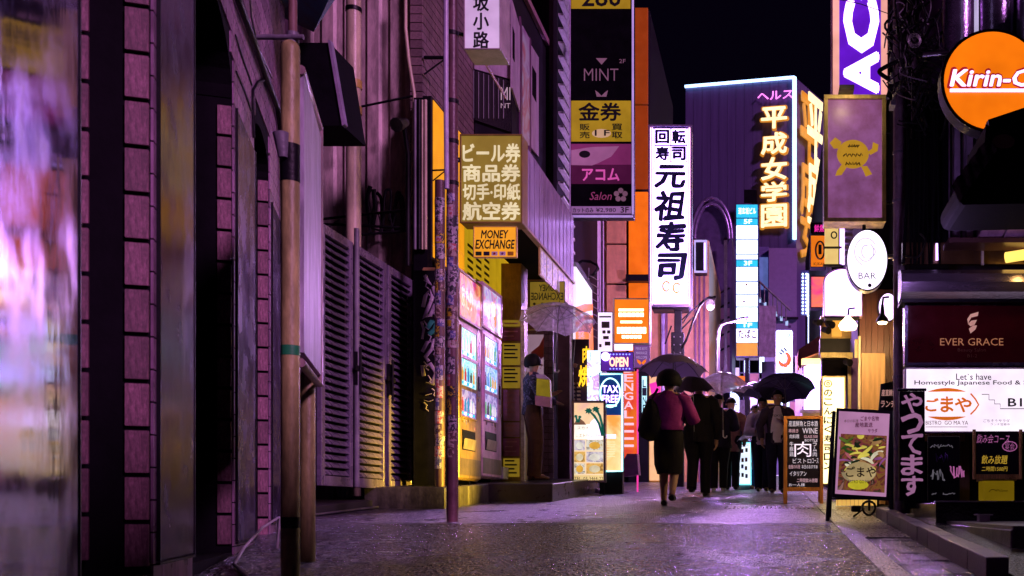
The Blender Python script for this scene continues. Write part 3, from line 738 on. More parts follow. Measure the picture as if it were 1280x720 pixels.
pB = sticker_pole(550, 11.6, .056, Z(226, 11.6), 'shorter pole behind the maroon one, ending below the orange sign, wrapped in stickers', 1.0, 4.0, 12, M('brown_pole_paint', (.16, .08, .09), .45, dirt=.4))
MB().tube([(X(558.5, 8.9), 8.9, Z(236, 8.9)), (X(557.5, 8.9), 8.9, Z(120, 8.9)), (X(557.5, 8.9), 8.9, 6)], .022, 10).build('conduit', M('lilac_pvc', (.55, .50, .68), .3), pA)
for q in (45, 130, 180, 232): MB().tube([(X(565.5, 9), 9, Z(q, 9)), (X(565.5, 9), 9, Z(q-5, 9))], .056, 12).build('band', BLK, pA)
arm(pA, (X(540, 9), 9.0, Z(213, 9)), (X(566, 9), 9.0, Z(212, 9)), .008, BLK); arm(pA, (X(541, 9), 9.0, Z(226, 9)), (X(556, 9), 9.0, Z(214, 9)), .006, BLK)
MB().tube([(X(550, 11.5), 11.5, Z(360, 11.5)), (X(574, 9), 9.0, Z(366, 9))], .006, 5).build('strap', PIPE, pA)

# ---- slim white sign with 坂小路
WSG = glow('dim_lilac_acrylic', (.86, .55, .95), .62)
s1 = sign('street_name_sign', 'white box sign with black kanji high on the maroon pole', 'sign', 10.6, 580, -60, 626, 62, WSG, M('tan_metal_frame', (.5, .42, .45), .35), .38, .014)
pvtext(s1, '坂小路', 10.6, 592, -8, 611, 62, INK, gap=.12, off=.03)
arm(s1, (X(567, 10.6), 10.6, Z(40, 10.6)), (X(582, 10.6), 10.7, Z(40, 10.6)), .02, BLK)
arm(s1, (X(598, 10.8), 10.8, Z(64, 10.8)), (X(632, 12.6), 12.6, Z(122, 12.6)), .016, M('salmon_bar', (.5, .28, .25), .4))

# ---- mustard voucher shop sign + money exchange plate
MUS = glow('mustard_lit_acrylic', (.50, .33, .05), .40); CRM = glow('cream_lit_letters', (1.0, .84, .50), .72)
s2 = sign('voucher_shop_sign', 'mustard box sign with four rows of cream Japanese text above the money exchange plate', 'sign', 12.3, 575, 168, 653, 279, MUS, M('mustard_metal', (.30, .21, .05), .4), .28, .02)
for t, y0, y1 in (('ビール券', 180, 203), ('商品券', 206, 227), ('切手·印紙', 230, 250), ('航空券', 253, 275)):
    ptext(s2, t, 12.3, 579, y0, 650, y1, CRM, off=.035)
arm(s2, (X(567, 12.4), 12.4, Z(200, 12.4)), (X(577, 12.4), 12.4, Z(200, 12.4)), .03, BLK)
YPL = glow('amber_lit_plate', (1.0, .38, .02), .85)
s3 = sign('money_exchange_sign', 'amber plate lettered MONEY EXCHANGE with a row of small flags', 'sign', 12.2, 592, 283, 646, 322, YPL, M('pale_yellow_trim', (.8, .6, .15), .4), .05, .012)
ptext(s3, 'MONEY', 12.2, 602, 288, 635, 298, INK, off=.03, shear=.1); ptext(s3, 'EXCHANGE', 12.2, 595, 300, 643, 311, INK, off=.03, shear=.1)
for i, c in enumerate([(.02,.05,.02), (.02,.01,.05), (.8,.75,.7), (.75,.72,.75), (.5,.25,.02)]):
    f_ = FY(12.2); x0 = 594+i*10; MB().box(X(x0+.5, 12.2), X(x0+8, 12.2), -.004, -.001, Z(319.5, 12.2), Z(314.5, 12.2), 0, f_).build('flag', M('flag_print_%d' % i, c, .5, bump=0), s3)
    if i in (2, 3): MB().tube([(X(x0+4.2, 12.2), 12.192, Z(317, 12.2)), (X(x0+4.2, 12.2), 12.195, Z(317, 12.2))], .013, 10).build('flag_disc', M('flag_red' if i == 2 else 'flag_blue', (.5, .02, .02) if i == 2 else (.2, .05, .25), .5, bump=0), s3)

# ---- yellow wall above the machines
yw2 = thing('yellow_shop_sign', 'yellow wall panels given a glow, with fine print above the two vending machines', 'sign', (-4.2, 14.6, 3.3))
YD = glow('yellow_glow_panel', (.80, .48, .012), .55)  # emission stands in for light falling on the yellow wall
for i in range(5):
    a = 13.98+i*.62; MB().box(a, a+.61, -.0, .03, 3.15, 4.9, 0, FL(-4.22)).build('panel', YD, yw2)
for i in range(3):
    for k in range(9):
        u = 14.3+i*.42; MB().box(u, u+.26, -.004, -.001, 3.42+k*.10, 3.46+k*.10, 0, FL(-4.22)).build('print', M('faded_print', (.2, .13, .02), .5, bump=0), yw2)

# ---- vending machines
CAB1 = M('bronze_machine_metal', (.50, .30, .12), .32, .2, dirt=.45); CAB2 = M('pink_machine_metal', (.78, .48, .70), .35, .05, dirt=.3)
BOT = [glow('bottle_print_%d' % i, c, .9) for i, c in enumerate([(.02, .25, .6), (.7, .05, .05), (.1, .45, .15), (.8, .75, .85), (.8, .4, .03), (.05, .02, .02)])]
def machine(Y0, Y1, X_, z0, z1, body, label, pal, head, seed):
    f = FL(X_); w = Y1-Y0; t = thing('vending_machine', label, 'vending machine', (X_-.35, (Y0+Y1)/2, z0), 'vending machines on the left step')
    zh = z1-.60
    MB().box(Y0+.01, Y1-.01, .012, .42, z0+.06, z1, 0, f).build('cabinet', body, t, bev=.015)
    for a in (Y0+.1, Y1-.16): MB().box(a, a+.06, .1, .4, z0, z0+.06, 0, f).build('foot', BLK, t)
    MB().box(Y0+.05, Y1-.05, -.012, .010, zh+.05, z1-.04, 0, f).build('poster_panel', head, t)
    rim(MB(), f, Y0+.012, Y1-.012, zh+.02, z1-.002, -.022, .011, .035).build('poster_frame', body, t, bev=.004)
    MB().box(Y0+.02, Y1-.02, -.012, .011, z0+.08, zh, 0, f).build('door', body, t, bev=.01)
    wt, wb = zh-.06, z0+.80; H = (wt-wb)/3
    for k in range(3):
        vb = wb+H*k
        MB().box(Y0+.08, Y1-.26, -.018, -.013, vb+.02, vb+H-.01, 0, f).build('display_window', pal[k % len(pal)], t)
        rim(MB(), f, Y0+.06, Y1-.24, vb, vb+H-.002, -.03, -.012, .02).build('window_frame', body, t)
        for j in range(5):
            u_ = Y0+.10+(j+.35)*(w-.40)/5; R = random.Random(seed*7+k*5+j); h_ = R.uniform(.12, .19)
            MB().tube([f(u_, -.022, vb+.085), f(u_, -.022, vb+.085+h_*.68), f(u_, -.022, vb+.085+h_*.8), f(u_, -.022, vb+.085+h_)], [(.036, .006), (.036, .006), (.015, .004), (.014, .004)], 8, up=(0, 1, 0)).build('bottle', BOT[R.randrange(6)], t)
            MB().box(Y0+.10+j*(w-.40)/5, Y0+.10+(j+.62)*(w-.40)/5, -.024, -.0185, vb+.04, vb+.07, 0, f).build('button', LWH if j % 2 else LCY, t)
    MB().box(Y1-.20, Y1-.07, -.02, -.013, 1.95, 2.3, 0, f).build('coin_plate', GREYP, t); MB().box(Y1-.17, Y1-.11, -.03, -.02, 2.02, 2.2, 0, f).build('keypad', BLK, t)
    MB().box(Y0+.14, Y1-.30, -.02, -.013, z0+.42, z0+.66, 0, f).build('slot', BLK, t)
    MB().add([f(Y0+.16, -.022, z0+.43), f(Y1-.32, -.022, z0+.43), f(Y1-.32, -.04, z0+.56), f(Y0+.16, -.04, z0+.56)], [(0,1,2,3)]).build('flap', M('worn_flap', (.42, .34, .26), .35, dirt=.4), t)
    MB().box(Y0+.03, Y1-.03, -.018, -.012, z0+.12, z0+.32, 0, f).build('kick_plate', M('kick_metal', (.28, .2, .2), .4, .3, dirt=.5), t)
    for k in range(14):
        R = random.Random(seed+k); a = Y1-.22+R.random()*.14 if k < 9 else Y0+.08+R.random()*(w-.4); v = R.uniform(z0+.9, zh) if k < 9 else R.uniform(z0+.68, z0+.78)
        MB().box(a, a+R.uniform(.03, .07), -.0165, -.0125, v, v+R.uniform(.03, .09), 0, f).build('sticker', STK[R.randrange(6)], t)
    return t
D1 = printed('display_cyan', [(.02,.45,.5),(.75,.95,1),(.1,.75,.6),(.5,.9,1),(.2,.4,.9)], 5, 1.05, 1); D2 = printed('display_blue', [(.01,.10,.7),(.55,.8,1),(.05,.3,.9),(.5,.7,1),(.4,.1,.8)], 5, 1.1, 2)
D3 = printed('display_violet', [(.1,.5,.6),(.75,.6,1),(.15,.1,.5),(.7,.5,.9)], 6, .7, 3)
H1 = printed('poster_orange', [(.9,.10,.01),(1,.35,.02),(.9,.45,.2),(.8,.05,.08),(.5,.04,.35)], 5, .85, 4); H2 = printed('poster_white_lilac', [(.35,.1,.8),(.75,.6,.9),(.5,.6,.9),(.9,.2,.4),(.2,.3,.9)], 5, .8, 5)
v1 = machine(12.0, 12.97, -3.66, .83, 3.38, CAB1, 'bronze vending machine with cyan lit windows and an orange poster, next to the poles', [D3, D1, D1], H1, 5)
v2 = machine(12.99, 13.95, -3.66, .88, 3.44, CAB2, 'pink vending machine with blue lit windows and a white poster, right of the bronze one', [D3, D2, D2], H2, 9)
text(v1, 'あたり', FL(-3.66), 12.12, 12.55, 2.95, 3.2, -.016, glow('poster_cream_letters', (1, .75, .55), 1.0), off=.03, wob=.06)
f = FL(-3.66)
MB().poly([(13.5+.14*math.cos(a), 3.03+.11*math.sin(a)) for a in [i*math.tau/14 for i in range(14)]], -.018, -.0125, 0, f).build('print', glow('orange_print', (1, .25, .01), .9), v2)
MB().poly([(13.5+.12*math.cos(a), 3.17+.10*math.sin(a)) for a in [i*math.tau/14 for i in range(14)]], -.0185, -.0125, 0, f).build('print', glow('pale_yellow_print', (1, .75, .4), 1.0), v2)
solo(MB().box(-3.80, -3.64, 13.98, 14.28, .95, 1.12), 'box', WHITE, 'small pale box on the step at the foot of the pink vending machine', 'box', bev=.006)

# ---- poster covered pier with cream post
pr = thing('poster_pier', 'shop pier pasted with yellow and plum notices, between the vending machines and the doorway', 'pier', (X(640, 14.4), 14.5, .9))
MB().box(X(626, 14.4), X(651, 14.4), 14.42, 14.8, .7, 4.0).build('pier', M('yellow_grimy_tile', (.30, .20, .03), .4, dirt=.4), pr)
PY = [glow('yellow_notice', (.62, .40, .03), .28), M('plum_notice', (.30, .10, .22), .5), M('dusky_pink_notice', (.42, .22, .38), .5), M('maroon_notice', (.16, .04, .07), .5)]
for (a, b, c, d, k) in ((628, 400, 650, 408, 0), (628, 410, 650, 426, 3), (628, 429, 650, 456, 0), (628, 459, 650, 485, 0), (629, 487, 649, 526, 2), (629, 528, 649, 546, 2), (629, 548, 649, 570, 1), (629, 573, 649, 596, 0)):
    MB().box(X(a, 14.4), X(c, 14.4), 14.405, 14.419, Z(d, 14.4), Z(b, 14.4)).build('notice', PY[k], pr)
    if k == 0 and d-b > 10:
        for q in range(4): MB().box(X(a+2, 14.4), X(c-6+q % 2*3, 14.4), 14.401, 14.404, Z(b+4+q*5, 14.4), Z(b+2+q*5, 14.4)).build('print', INK, pr)
    else:
        for q in range(int((d-b)/6)): MB().box(X(a+2, 14.4), X(c-3-(q*5) % 9, 14.4), 14.401, 14.404, Z(b+5+q*6, 14.4), Z(b+3.5+q*6, 14.4)).build('print', M('pink_print', (.45, .2, .3), .5, bump=0), pr)
solo(MB().box(X(652, 14.2), X(656.5, 14.2), 14.15, 14.22, .85, Z(388, 14.2)), 'door_post', M('flaking_cream_post', (.75, .62, .45), .4, var=.4, scale=18, dirt=.5), 'flaking cream door post between the notices and the shop doorway', 'post')

# ---- shop canopy
CAN = M('lilac_canopy_sheet', (.60, .48, .70), .22, .35, var=.22, scale=7, stretch=(1, 2.5, .35), bump=.08, dirt=.3)
cn = thing('shop_canopy', 'broad lilac metal canopy fascia over the voucher shop doorway', 'canopy', (-3.5, 14, 4.0))
f = FL(-3.0)
MB().box(12.43, 15.68, 0, .04, 4.02, 5.02, 0, f).build('fascia', CAN, cn, bev=.006)
MB().box(12.43, 15.70, -.02, .05, 3.985, 4.018, 0, f).build('trim', M('tan_trim', (.45, .32, .22), .4), cn)
MB().box(12.45, 15.66, .041, .72, 4.05, 4.95, 0, f).build('soffit_box', VDARK, cn)
MB().box(12.40, 12.44, .01, .72, 4.00, 5.02, 0, f).build('end_panel', BLK, cn)
for i in range(12): MB().box(12.55+i*.26, 12.556+i*.26, -.004, 0, 4.03, 5.0, 0, f).build('seam', M('seam_grey', (.3, .24, .36), .3), cn)
ph = thing('photo_strip', 'row of small food photos hanging under the lilac canopy', 'banner', (-3.0, 14.5, 3.6))
MB().box(13.38, 15.62, .0, .02, 3.60, 3.975, 0, f).build('board', M('ochre_board', (.5, .36, .12), .4), ph)
for i in range(6): MB().box(13.42+i*.365, 13.42+i*.365+.31, -.006, -.001, 3.63, 3.94, 0, f).build('photo', printed('food_photo_%d' % i, [(.3,.03,.1),(.7,.5,.6),(.25,.1,.4),(.8,.7,.7)], 9, .7, 20+i), ph)
s4 = sign('money_exchange_sign', 'dim yellow exchange plate seen from behind under the lilac canopy', 'sign', 14.6, 662, 352, 706, 384, glow('dim_yellow_plate', (.42, .27, .03), .4), BLK, .04, .008)
ptext(s4, 'MONEY', 14.6, 674, 356, 698, 364, INK, off=.02, mirror=True); ptext(s4, 'EXCHANGE', 14.6, 664, 366, 704, 375, INK, off=.02, mirror=True)
for i in range(4): MB().tube([(X(668+i*10, 14.6), 14.594, Z(380, 14.6)), (X(668+i*10, 14.6), 14.597, Z(380, 14.6))], .02, 8).build('print', INK, s4)
# ---- doorway behind the shopkeeper
dw = thing('doorway_shop', 'dim plum shop front with posters and tiled reveal behind the shopkeeper', 'shop', (-3.8, 16, .9))
MB().box(-4.3, X(712, 16.2), 16.2, 16.4, .6, 4.4).build('back_wall', M('plum_render', (.14, .06, .15), .6), dw)
MB().box(X(657, 15.9), X(679, 15.9), 15.92, 15.96, Z(412, 15.9), Z(384, 15.9)).build('poster', M('violet_poster', (.20, .08, .30), .4), dw)
rim(MB(), FY(15.9), X(656, 15.9), X(680, 15.9), Z(413, 15.9), Z(384, 15.9), .0, .03, .02).build('poster_frame', M('lilac_frame', (.5, .4, .55), .4), dw)
MB().box(X(657, 15.9), X(681, 15.9), 15.92, 15.96, Z(470, 15.9), Z(418, 15.9)).build('poster', glow('pink_white_poster', (.70, .42, .62), .35), dw)
MB().poly([(X(a, 15.9), Z(b, 15.9)) for a, b in ((664, 440), (674, 432), (680, 420), (681, 420), (681, 445), (672, 452), (660, 456))], .0, .018, 0, FY(15.9)).build('poster_print', M('magenta_print', (.5, .05, .3), .4), dw)
pieces([((X(686, 15.6)+(i % 2)*.075-.04, 15.6, 1.05+.10*(i//2)), (.07, .03, .092), None) for i in range(60)], 'tile', M('purple_tile', (.13, .07, .18), .25, rnd=.5), dw)
MB().box(X(680, 15.6), X(692, 15.6), 15.62, 15.9, .8, 4.2).build('tile_backing', VDARK, dw)
wedge('entrance_slab', -3.62, -2.78, 13.1, 16.6, .235, M('dark_entrance_slab', (.05, .04, .06), .3))
# ================================================================ UPPER LEFT: bay facade, dark block, louvre fins, tenant sign
BAYW = M('lilac_white_cladding', (.62, .50, .64), .35, var=.1, dirt=.25)
by = thing('bay_facade', 'lilac white clad bay with dark windows above the brick wall', 'building', (-4, 15.6, 5.2))
BYX = -3.75; fb = FY(14.9); fs = FL(BYX)
MB().box(-4.29, BYX, 14.9, 17.15, 5.25, 8.35).build('body', DARK, by)
def cl(fr, pts, mat, nm='cladding_panel', d0=-.03, d1=-.002):
    P = [on(fr, a, b, d0) for a, b in pts]; return MB().poly(P, d0, d1, 0, fr).build(nm, mat, by, bev=.004)
cl(fb, [(592, -40), (639, -40), (639, 99), (593, 86)], BAYW)
cl(fb, [(627, 26), (638, 30), (638, 72), (625, 66)], VDARK, 'window', -.035, -.031)
cl(fb, [(594, 88), (638.5, 101), (638.5, 165), (594, 150)], M('black_glass', (.012, .01, .016), .12, spec=.8), 'dark_glass', -.03)
mintx = glow('dim_pink_white_letter', (.65, .42, .55), .6)
t_ = put_text(MB(), 'MI', fb, *[on(fb, 626, 0, -.04)[0], on(fb, 638, 0, -.04)[0]], on(fb, 630, 125, -.04)[1], on(fb, 630, 109, -.04)[1], -.04, off=0)
mb_text(t_, by, mintx); mb_text(put_text(MB(), 'NT', fb, on(fb, 626, 0, -.04)[0], on(fb, 638, 0, -.04)[0], on(fb, 630, 135, -.04)[1], on(fb, 630, 129, -.04)[1], -.04, off=0), by, mintx)
cl(fs, [(640.5, 0), (650, 34), (650, 140), (640.5, 110)], BAYW); cl(fs, [(641, 33), (643.5, 42), (643.5, 78), (641, 72)], VDARK, 'window', -.035, -.031)
cl(fs, [(651, 20), (653, 38), (653, 182), (651, 182)], M('plum_frame', (.16, .06, .14), .4), 'mullion')
cl(fs, [(653.5, 32), (662, 48), (662, 182), (653.5, 175)], printed('pink_lilac_poster', [(.35,.08,.35),(.55,.35,.65),(.5,.1,.2),(.6,.45,.7)], 2.2, .3, 31), 'poster_panel')
cl(fs, [(662.5, 46), (664, 50), (664, 190), (662.5, 190)], M('plum_frame', (.16, .06, .14), .4), 'mullion')
cl(fs, [(664.5, 57), (673.5, 72), (673.5, 196), (664.5, 185)], BAYW); cl(fs, [(665.5, 82), (670.5, 92), (670.5, 128), (665.5, 118)], VDARK, 'window', -.035, -.031)
MB().box(14.9, 17.15, -.06, 0, 8.30, 8.40, 0, fs).build('coping', M('salmon_plum_metal', (.35, .18, .25), .4), by)
for i in range(7): MB().tube([(X(592+i*1.2+i*5, 14.85), 14.85, Z(88+i*2, 14.85)), (X(592+i*6.2, 14.85), 14.85, Z(148, 14.85))], .008, 4).build('rail_bar', GREYP, by)
db = thing('dark_block', 'near black tower wall with a tiny blue light behind the bay facade', 'building', (-5, 19, .7))
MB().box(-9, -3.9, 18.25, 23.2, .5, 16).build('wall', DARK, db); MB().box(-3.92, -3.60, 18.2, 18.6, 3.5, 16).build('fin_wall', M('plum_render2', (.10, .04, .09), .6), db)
MB().tube([(X(678, 17.3), 17.3, Z(105, 17.3)), (X(678, 17.3), 17.34, Z(105, 17.3))], .035, 10).build('blue_light', glow('blue_led', (.05, .05, 1.0), 5), db)
arm(db, (X(676, 17.3), 17.35, Z(105, 17.3)), (-3.95, 18.3, Z(105, 17.3)), .015, BLK)
fn = thing('louvre_screen', 'vertical screen of thin white angled louvre fins beside the dark tenant sign', 'screen', (-3.5, 17.8, 4.5))
MB().box(17.15, 18.2, .06, .12, 3.6, 11, 0, FL(-3.5)).build('backing', DARK, fn)
pieces([((17.68, 0, 3.9+.235*i), (1.02, .09, .035), FL(-3.5)) for i in range(29)], 'fin', M('white_fin', (.75, .70, .80), .3), fn)

MG = M('black_acrylic', (.003, .0025, .005), .35, spec=.15)
s5 = sign('tenant_sign', 'tall dark tenant sign stacked with yellow and magenta panels, hung off the left building', 'sign', 17, 712, -60, 791, 270, MG, M('violet_white_trim', (.62, .50, .80), .3), .30, .02, side=BLK)
YP = glow('dim_yellow_panel', (.70, .43, .02), .38)
def panel(par, Y, a, b, c, d, mat, dd=-.006, nm='panel'):
    return MB().box(X(a, Y), X(c, Y), Y+dd, Y+dd+.004, Z(d, Y), Z(b, Y)).build(nm, mat, par)
panel(s5, 17, 714, -30, 788, 11, YP); panel(s5, 17, 714, 126, 789, 177, YP); panel(s5, 17, 714, 180, 789, 206, glow('pale_pink_panel', (.50, .06, .30), .25)); 
panel(s5, 17, 714, 206, 789, 230, glow('wine_panel', (.10, .008, .06), .5))
panel(s5, 17, 714, 258, 789, 267, glow('violet_price_bar', (.36, .16, .42), .6))
MB().poly([(X(a, 17), Z(b, 17)) for a, b in ((714, 206.5), (714, 188), (740, 184), (774, 183), (764, 196), (748, 204), (740, 207))], -.010, -.0065, 0, FY(17)).build('swoosh', glow('pink_swoosh', (.70, .24, .56), .3), s5)
MB().poly([(X(731+7*math.cos(a), 17), Z(193-4.5*math.sin(a), 17)) for a in [i*math.tau/16 for i in range(16)]], -.014, -.0105, 0, FY(17)).build('emblem', INK, s5)
ptext(s5, '金券', 17, 724, 129, 776, 151, INK, off=.03, d=-.011); ptext(s5, '販', 17, 725, 155, 737, 163, INK, d=-.011); ptext(s5, '売', 17, 725, 165, 737, 173, INK, d=-.011); ptext(s5, '買', 17, 765, 155, 778, 163, INK, d=-.011); ptext(s5, '取', 17, 765, 165, 778, 173, INK, d=-.011)
ptext(s5, '1 F', 17, 744, 163, 762, 170, INK, d=-.016); MB().poly([(X(752+12*math.cos(a), 17), Z(167-5.5*math.sin(a), 17)) for a in [i*math.tau/16 for i in range(16)]], -.012, -.0085, 0, FY(17)).build('emblem', glow('pale_oval', (.8, .5, .3), .6), s5)
ptext(s5, 'アコム', 17, 728, 211, 774, 226, glow('magenta_letters', (.75, .10, .45), .75), d=-.011, off=.03)
PKL = glow('dusky_pink_letters', (.45, .20, .34), .30)
ptext(s5, 'MINT', 17, 730, 86, 773, 101, PKL, off=-.01); MB().poly([(X(745, 17), Z(73, 17)), (X(759, 17), Z(73, 17)), (X(752, 17), Z(81, 17))], -.01, -.005, 0, FY(17)).build('emblem', PKL, s5)
MB().poly([(X(a, 17), Z(b, 17)) for a, b in ((744, 113), (748, 116), (752, 120), (756, 116), (760, 113), (758, 121), (746, 121))], -.01, -.005, 0, FY(17)).build('emblem', PKL, s5)
ptext(s5, '2F', 17, 774, 74, 782, 79, PKL, off=0); ptext(s5, 'Salon', 17, 738, 240, 765, 250, glow('wine_letters', (.4, .06, .2), .5), shear=.25, off=0)
for i in range(5):
    a = i*math.tau/5+math.pi/2; cx_, cz_ = X(776, 17)+.075*math.cos(a), Z(244, 17)+.075*math.sin(a)
    MB().poly([(cx_+.045*math.cos(b), cz_+.045*math.sin(b)) for b in [j*math.tau/10 for j in range(10)]], -.01, -.005, 0, FY(17)).build('petal', PKL, s5)
ptext(s5, '¥2,980', 17, 745, 260, 770, 266, INK, d=-.011, off=.01); ptext(s5, '3F', 17, 776, 259, 786, 266, INK, d=-.011); ptext(s5, 'カットのみ', 17, 716, 260, 742, 266, INK, d=-.011)
ptext(s5, '280', 17, 728, -14, 776, 8, INK, off=.02, d=-.011)
MB().tube([(X(791, 16.98), 16.98, Z(-50, 17)), (X(791, 16.98), 16.98, Z(268, 17))], .018, 8).tube([(X(712, 16.98), 16.98, Z(271, 17)), (X(791, 16.98), 16.98, Z(271, 17))], .018, 8).build('edge_tube', glow('violet_edge', (.62, .40, 1.0), .6), s5)
arm(s5, (X(716, 17.2), 17.2, Z(60, 17)), (-3.62, 18.4, Z(60, 17)), .03, BLK)

# ================================================================ CORNER BUILDING ACROSS THE BEND (orange, salmon, lilac)
cbd = thing('corner_building', 'corner building with lilac curved column, salmon tiles and orange panels beyond the tenant sign', 'building', (-3, 26, 1.1))
YC = 24.0
SAL = M('salmon_tile', (.90, .50, .22), .4, var=.1, dirt=.15)
MB().box(X(700, YC), X(811, YC), YC+.2, YC+6, .8, Z(8, YC)).build('body', DARK, cbd)
MB().box(X(811, YC), X(886, YC), YC+.06, YC+6, .8, Z(300, YC)).build('wall', SAL, cbd)
xc = X(739, YC); r_ = X(757, YC)-xc
MB().tube([(xc, YC+.25, 3.0), (xc, YC+.25, 11)], r_, 40).build('round_column', M('lilac_white_panel', (.72, .62, .74), .3, var=.06), cbd)
for q in (753,): MB().box(X(q, YC)-.01, X(q, YC)+.01, YC-.02, YC, 3.4, 11).build('joint', BLK, cbd)
for (a, b) in ((10, 130), (131, 220), (221, 304), (306, 354), (356, 440)):
    MB().box(X(758, YC), X(782.5, YC), YC, YC+.05, Z(b, YC), Z(a, YC)).build('salmon_panel', SAL, cbd, bev=.01)
OR1 = glow('orange_panel_lit', (1.0, .17, .005), .80); OR2 = glow('orange_panel_shaded', (1.0, .15, .008), .16)  # one orange panel in lit and shaded copies, the light put in as glow
for (a, b, m_) in ((10, 130, OR2), (132, 236, OR2), (240, 345, OR1), (354, 440, OR1)):
    MB().box(X(786, YC), X(810, YC), YC-.02, YC+.05, Z(b, YC), Z(a, YC)).build('orange_panel', m_, cbd, bev=.01)
MB().box(X(784, YC), X(812, YC), YC-.25, YC-.03, Z(354, YC), Z(346, YC)).build('bracket', BLK, cbd)
for q in (832, 868, 873, 879): MB().box(X(q, YC), X(q+2.4, YC), YC, YC+.07, 1.0, Z(305, YC)).build('pilaster', M('mauve_pilaster', (.30, .14, .20), .5), cbd)
MB().tube([(X(829, YC), YC-.05, 1.1), (X(829, YC), YC-.05, 6)], .05, 10).build('pipe', M('lilac_pvc', (.55, .50, .68), .3), cbd)
# ground floor shop openings
MB().box(X(786, YC), X(811, YC), YC-.03, YC+.1, 1.1, Z(440, YC)).build('shop_door', BLK, cbd)
MB().box(X(812, YC), X(826, YC), YC-.03, YC+.03, 1.2, Z(462, YC)).build('shop_window', glow('peach_window', (1.0, .55, .25), .9), cbd)
MB().box(X(813, YC), X(825, YC), YC-.04, YC-.031, Z(545, YC), Z(530, YC)).build('poster', LCY, cbd)
MB().poly([(X(a, YC), Z(b, YC)) for a, b in ((812, 480), (826, 476), (826, 506), (816, 500))], -.06, -.035, 0, FY(YC)).build('poster', LMAG, cbd)
MB().box(X(842, YC), X(852, YC), YC-.03, YC+.03, 1.2, Z(480, YC)).build('shop_window', glow('peach_window', (1.0, .55, .25), .9), cbd)

# shop with white and orange stripes on the left before the bend
wo = thing('striped_signboard', 'white signboard with curved orange stripes, edge of the shop past the canopy', 'sign', (-3.3, 18.2, 3.5))
fw = FL(-3.3); LWS = glow('lit_white_board', (.85, .70, .98), 1.25); LOS = glow('lit_orange_stripe', (1.0, .22, .03), .95)
P = [on(fw, a, b) for a, b in ((720, 333), (740, 362), (742, 450), (720, 440))]; MB().poly(P, 0, .08, 0, fw).build('board', LWS, wo)
for pts in (((720, 384), (731, 380), (741, 380), (741, 388), (731, 390), (720, 396)), ((720, 402), (731, 394), (741, 394), (741, 399), (731, 400), (720, 410)), ((720, 416), (731, 404), (741, 404), (742, 448), (720, 438))):
    P = [on(fw, a, b, -.01) for a, b in pts]; MB().poly(P, -.012, -.002, 0, fw).build('stripe', LOS, wo)
P = [on(fw, a, b, -.02) for a, b in ((718, 328), (722, 328), (742, 360), (742, 364))]; MB().poly(P, -.03, .1, 0, fw).build('frame', BLK, wo)
MB().box(P[0][0]-.9, P[0][0]-.02, 0, .5, .7, 5.4, 0, fw).build('side_wall', BLK, wo)
# steel hoop ladder
hl = thing('hoop_ladder', 'thin caged ladder with a curved top bracket against the lilac column', 'ladder', (X(736, 20), 20, 3))
c = [(X(a, 20), 20, Z(b, 20)) for a, b in ((722, 330), (728, 326), (738, 327), (746, 331), (748, 335), (742, 343), (732, 349))]; MB().tube(c, .03, 8).build('bracket', BLK, hl)
for q in (736, 749): MB().tube([(X(q, 20), 20, Z(335, 20)), (X(q, 20), 20, Z(430, 20))], .012, 6).build('rail', STEEL, hl)
for k in range(9): MB().tube([(X(736+13*t, 20), 20-.5*math.sin(math.pi*t), Z(352+k*9, 20)) for t in [i/8 for i in range(9)]], .008, 5).build('hoop', STEEL, hl)

# orange lit sign, white cards sign, OPEN, TAX FREE, banner
s6 = sign('lit_orange_sign', 'glowing orange box sign with blown-out white print above the OPEN sign', 'sign', 18, 767, 373, 812, 430, LOR, M('white_sign_frame', (.85, .80, .9), .3), .3, .022)
panel(s6, 18, 768, 430, 791, 438, LW)
for (y0, y1, n, a0, a1) in ((386, 389, 1, 773, 805), (391, 396, 6, 773, 805), (401, 404, 1, 775, 803), (409, 417, 8, 771, 808), (419, 423, 5, 777, 802)):
    for k in range(n):
        w = (a1-a0)/n; panel(s6, 18, a0+w*k+.4, y0, a0+w*(k+1)-.4, y1, glow('blown_white_print', (1, .8, .5), 4), nm='print')
arm(s6, (X(795, 18.2), 18.2, Z(436, 18)), (X(795, 18.2), 18.2, Z(600, 18)), .03, BLK, 'post')
s7 = sign('pictogram_sign', 'white gridded sign with black pictograms left of the glowing orange sign', 'sign', 18.6, 747, 390, 766, 440, LWS, BLK, .12, .01)
for a, b, c, d in ((752, 402, 762, 410), (753, 413, 757, 417), (759, 413, 763, 417), (754, 420, 761, 424), (749, 395, 764, 397), (756, 427, 763, 432), (749, 430, 752, 434)): panel(s7, 18.6, a, b, c, d, INK, nm='print')
s8 = sign('boys_sign', 'small purple sign with lettering and a winged emblem under the orange sign', 'sign', 17.6, 792, 431, 812, 460, glow('purple_plate', (.20, .07, .30), .8), M('violet_edge_metal', (.3, .15, .4), .4), .1, .01)
for k, w in enumerate(('MENS BOYS', 'MARRIAGE', 'WELCOME')): ptext(s8, w, 17.6, 795, 434+k*5.5, 809, 437.5+k*5.5, glow('lilac_print', (.6, .4, .8), .8), off=0)
for sgn in (-1, 1): MB().poly([(X(802+sgn*a, 17.6), Z(b, 17.6)) for a, b in ((0, 454), (2, 451), (6, 449), (5, 453), (2, 456))], -.01, -.006, 0, FY(17.6)).build('emblem', LOR, s8)
s9 = sign('open_sign', 'purple LED sign reading OPEN dotted with blue lights', 'sign', 16.6, 751, 440, 792, 464, glow('violet_led_field', (.10, .02, .32), 1.0), BLK, .08, .01)
ptext(s9, 'OPEN', 16.6, 762, 447, 785, 458, glow('blown_red_letters', (1, .42, .28), 2.6), off=.05)
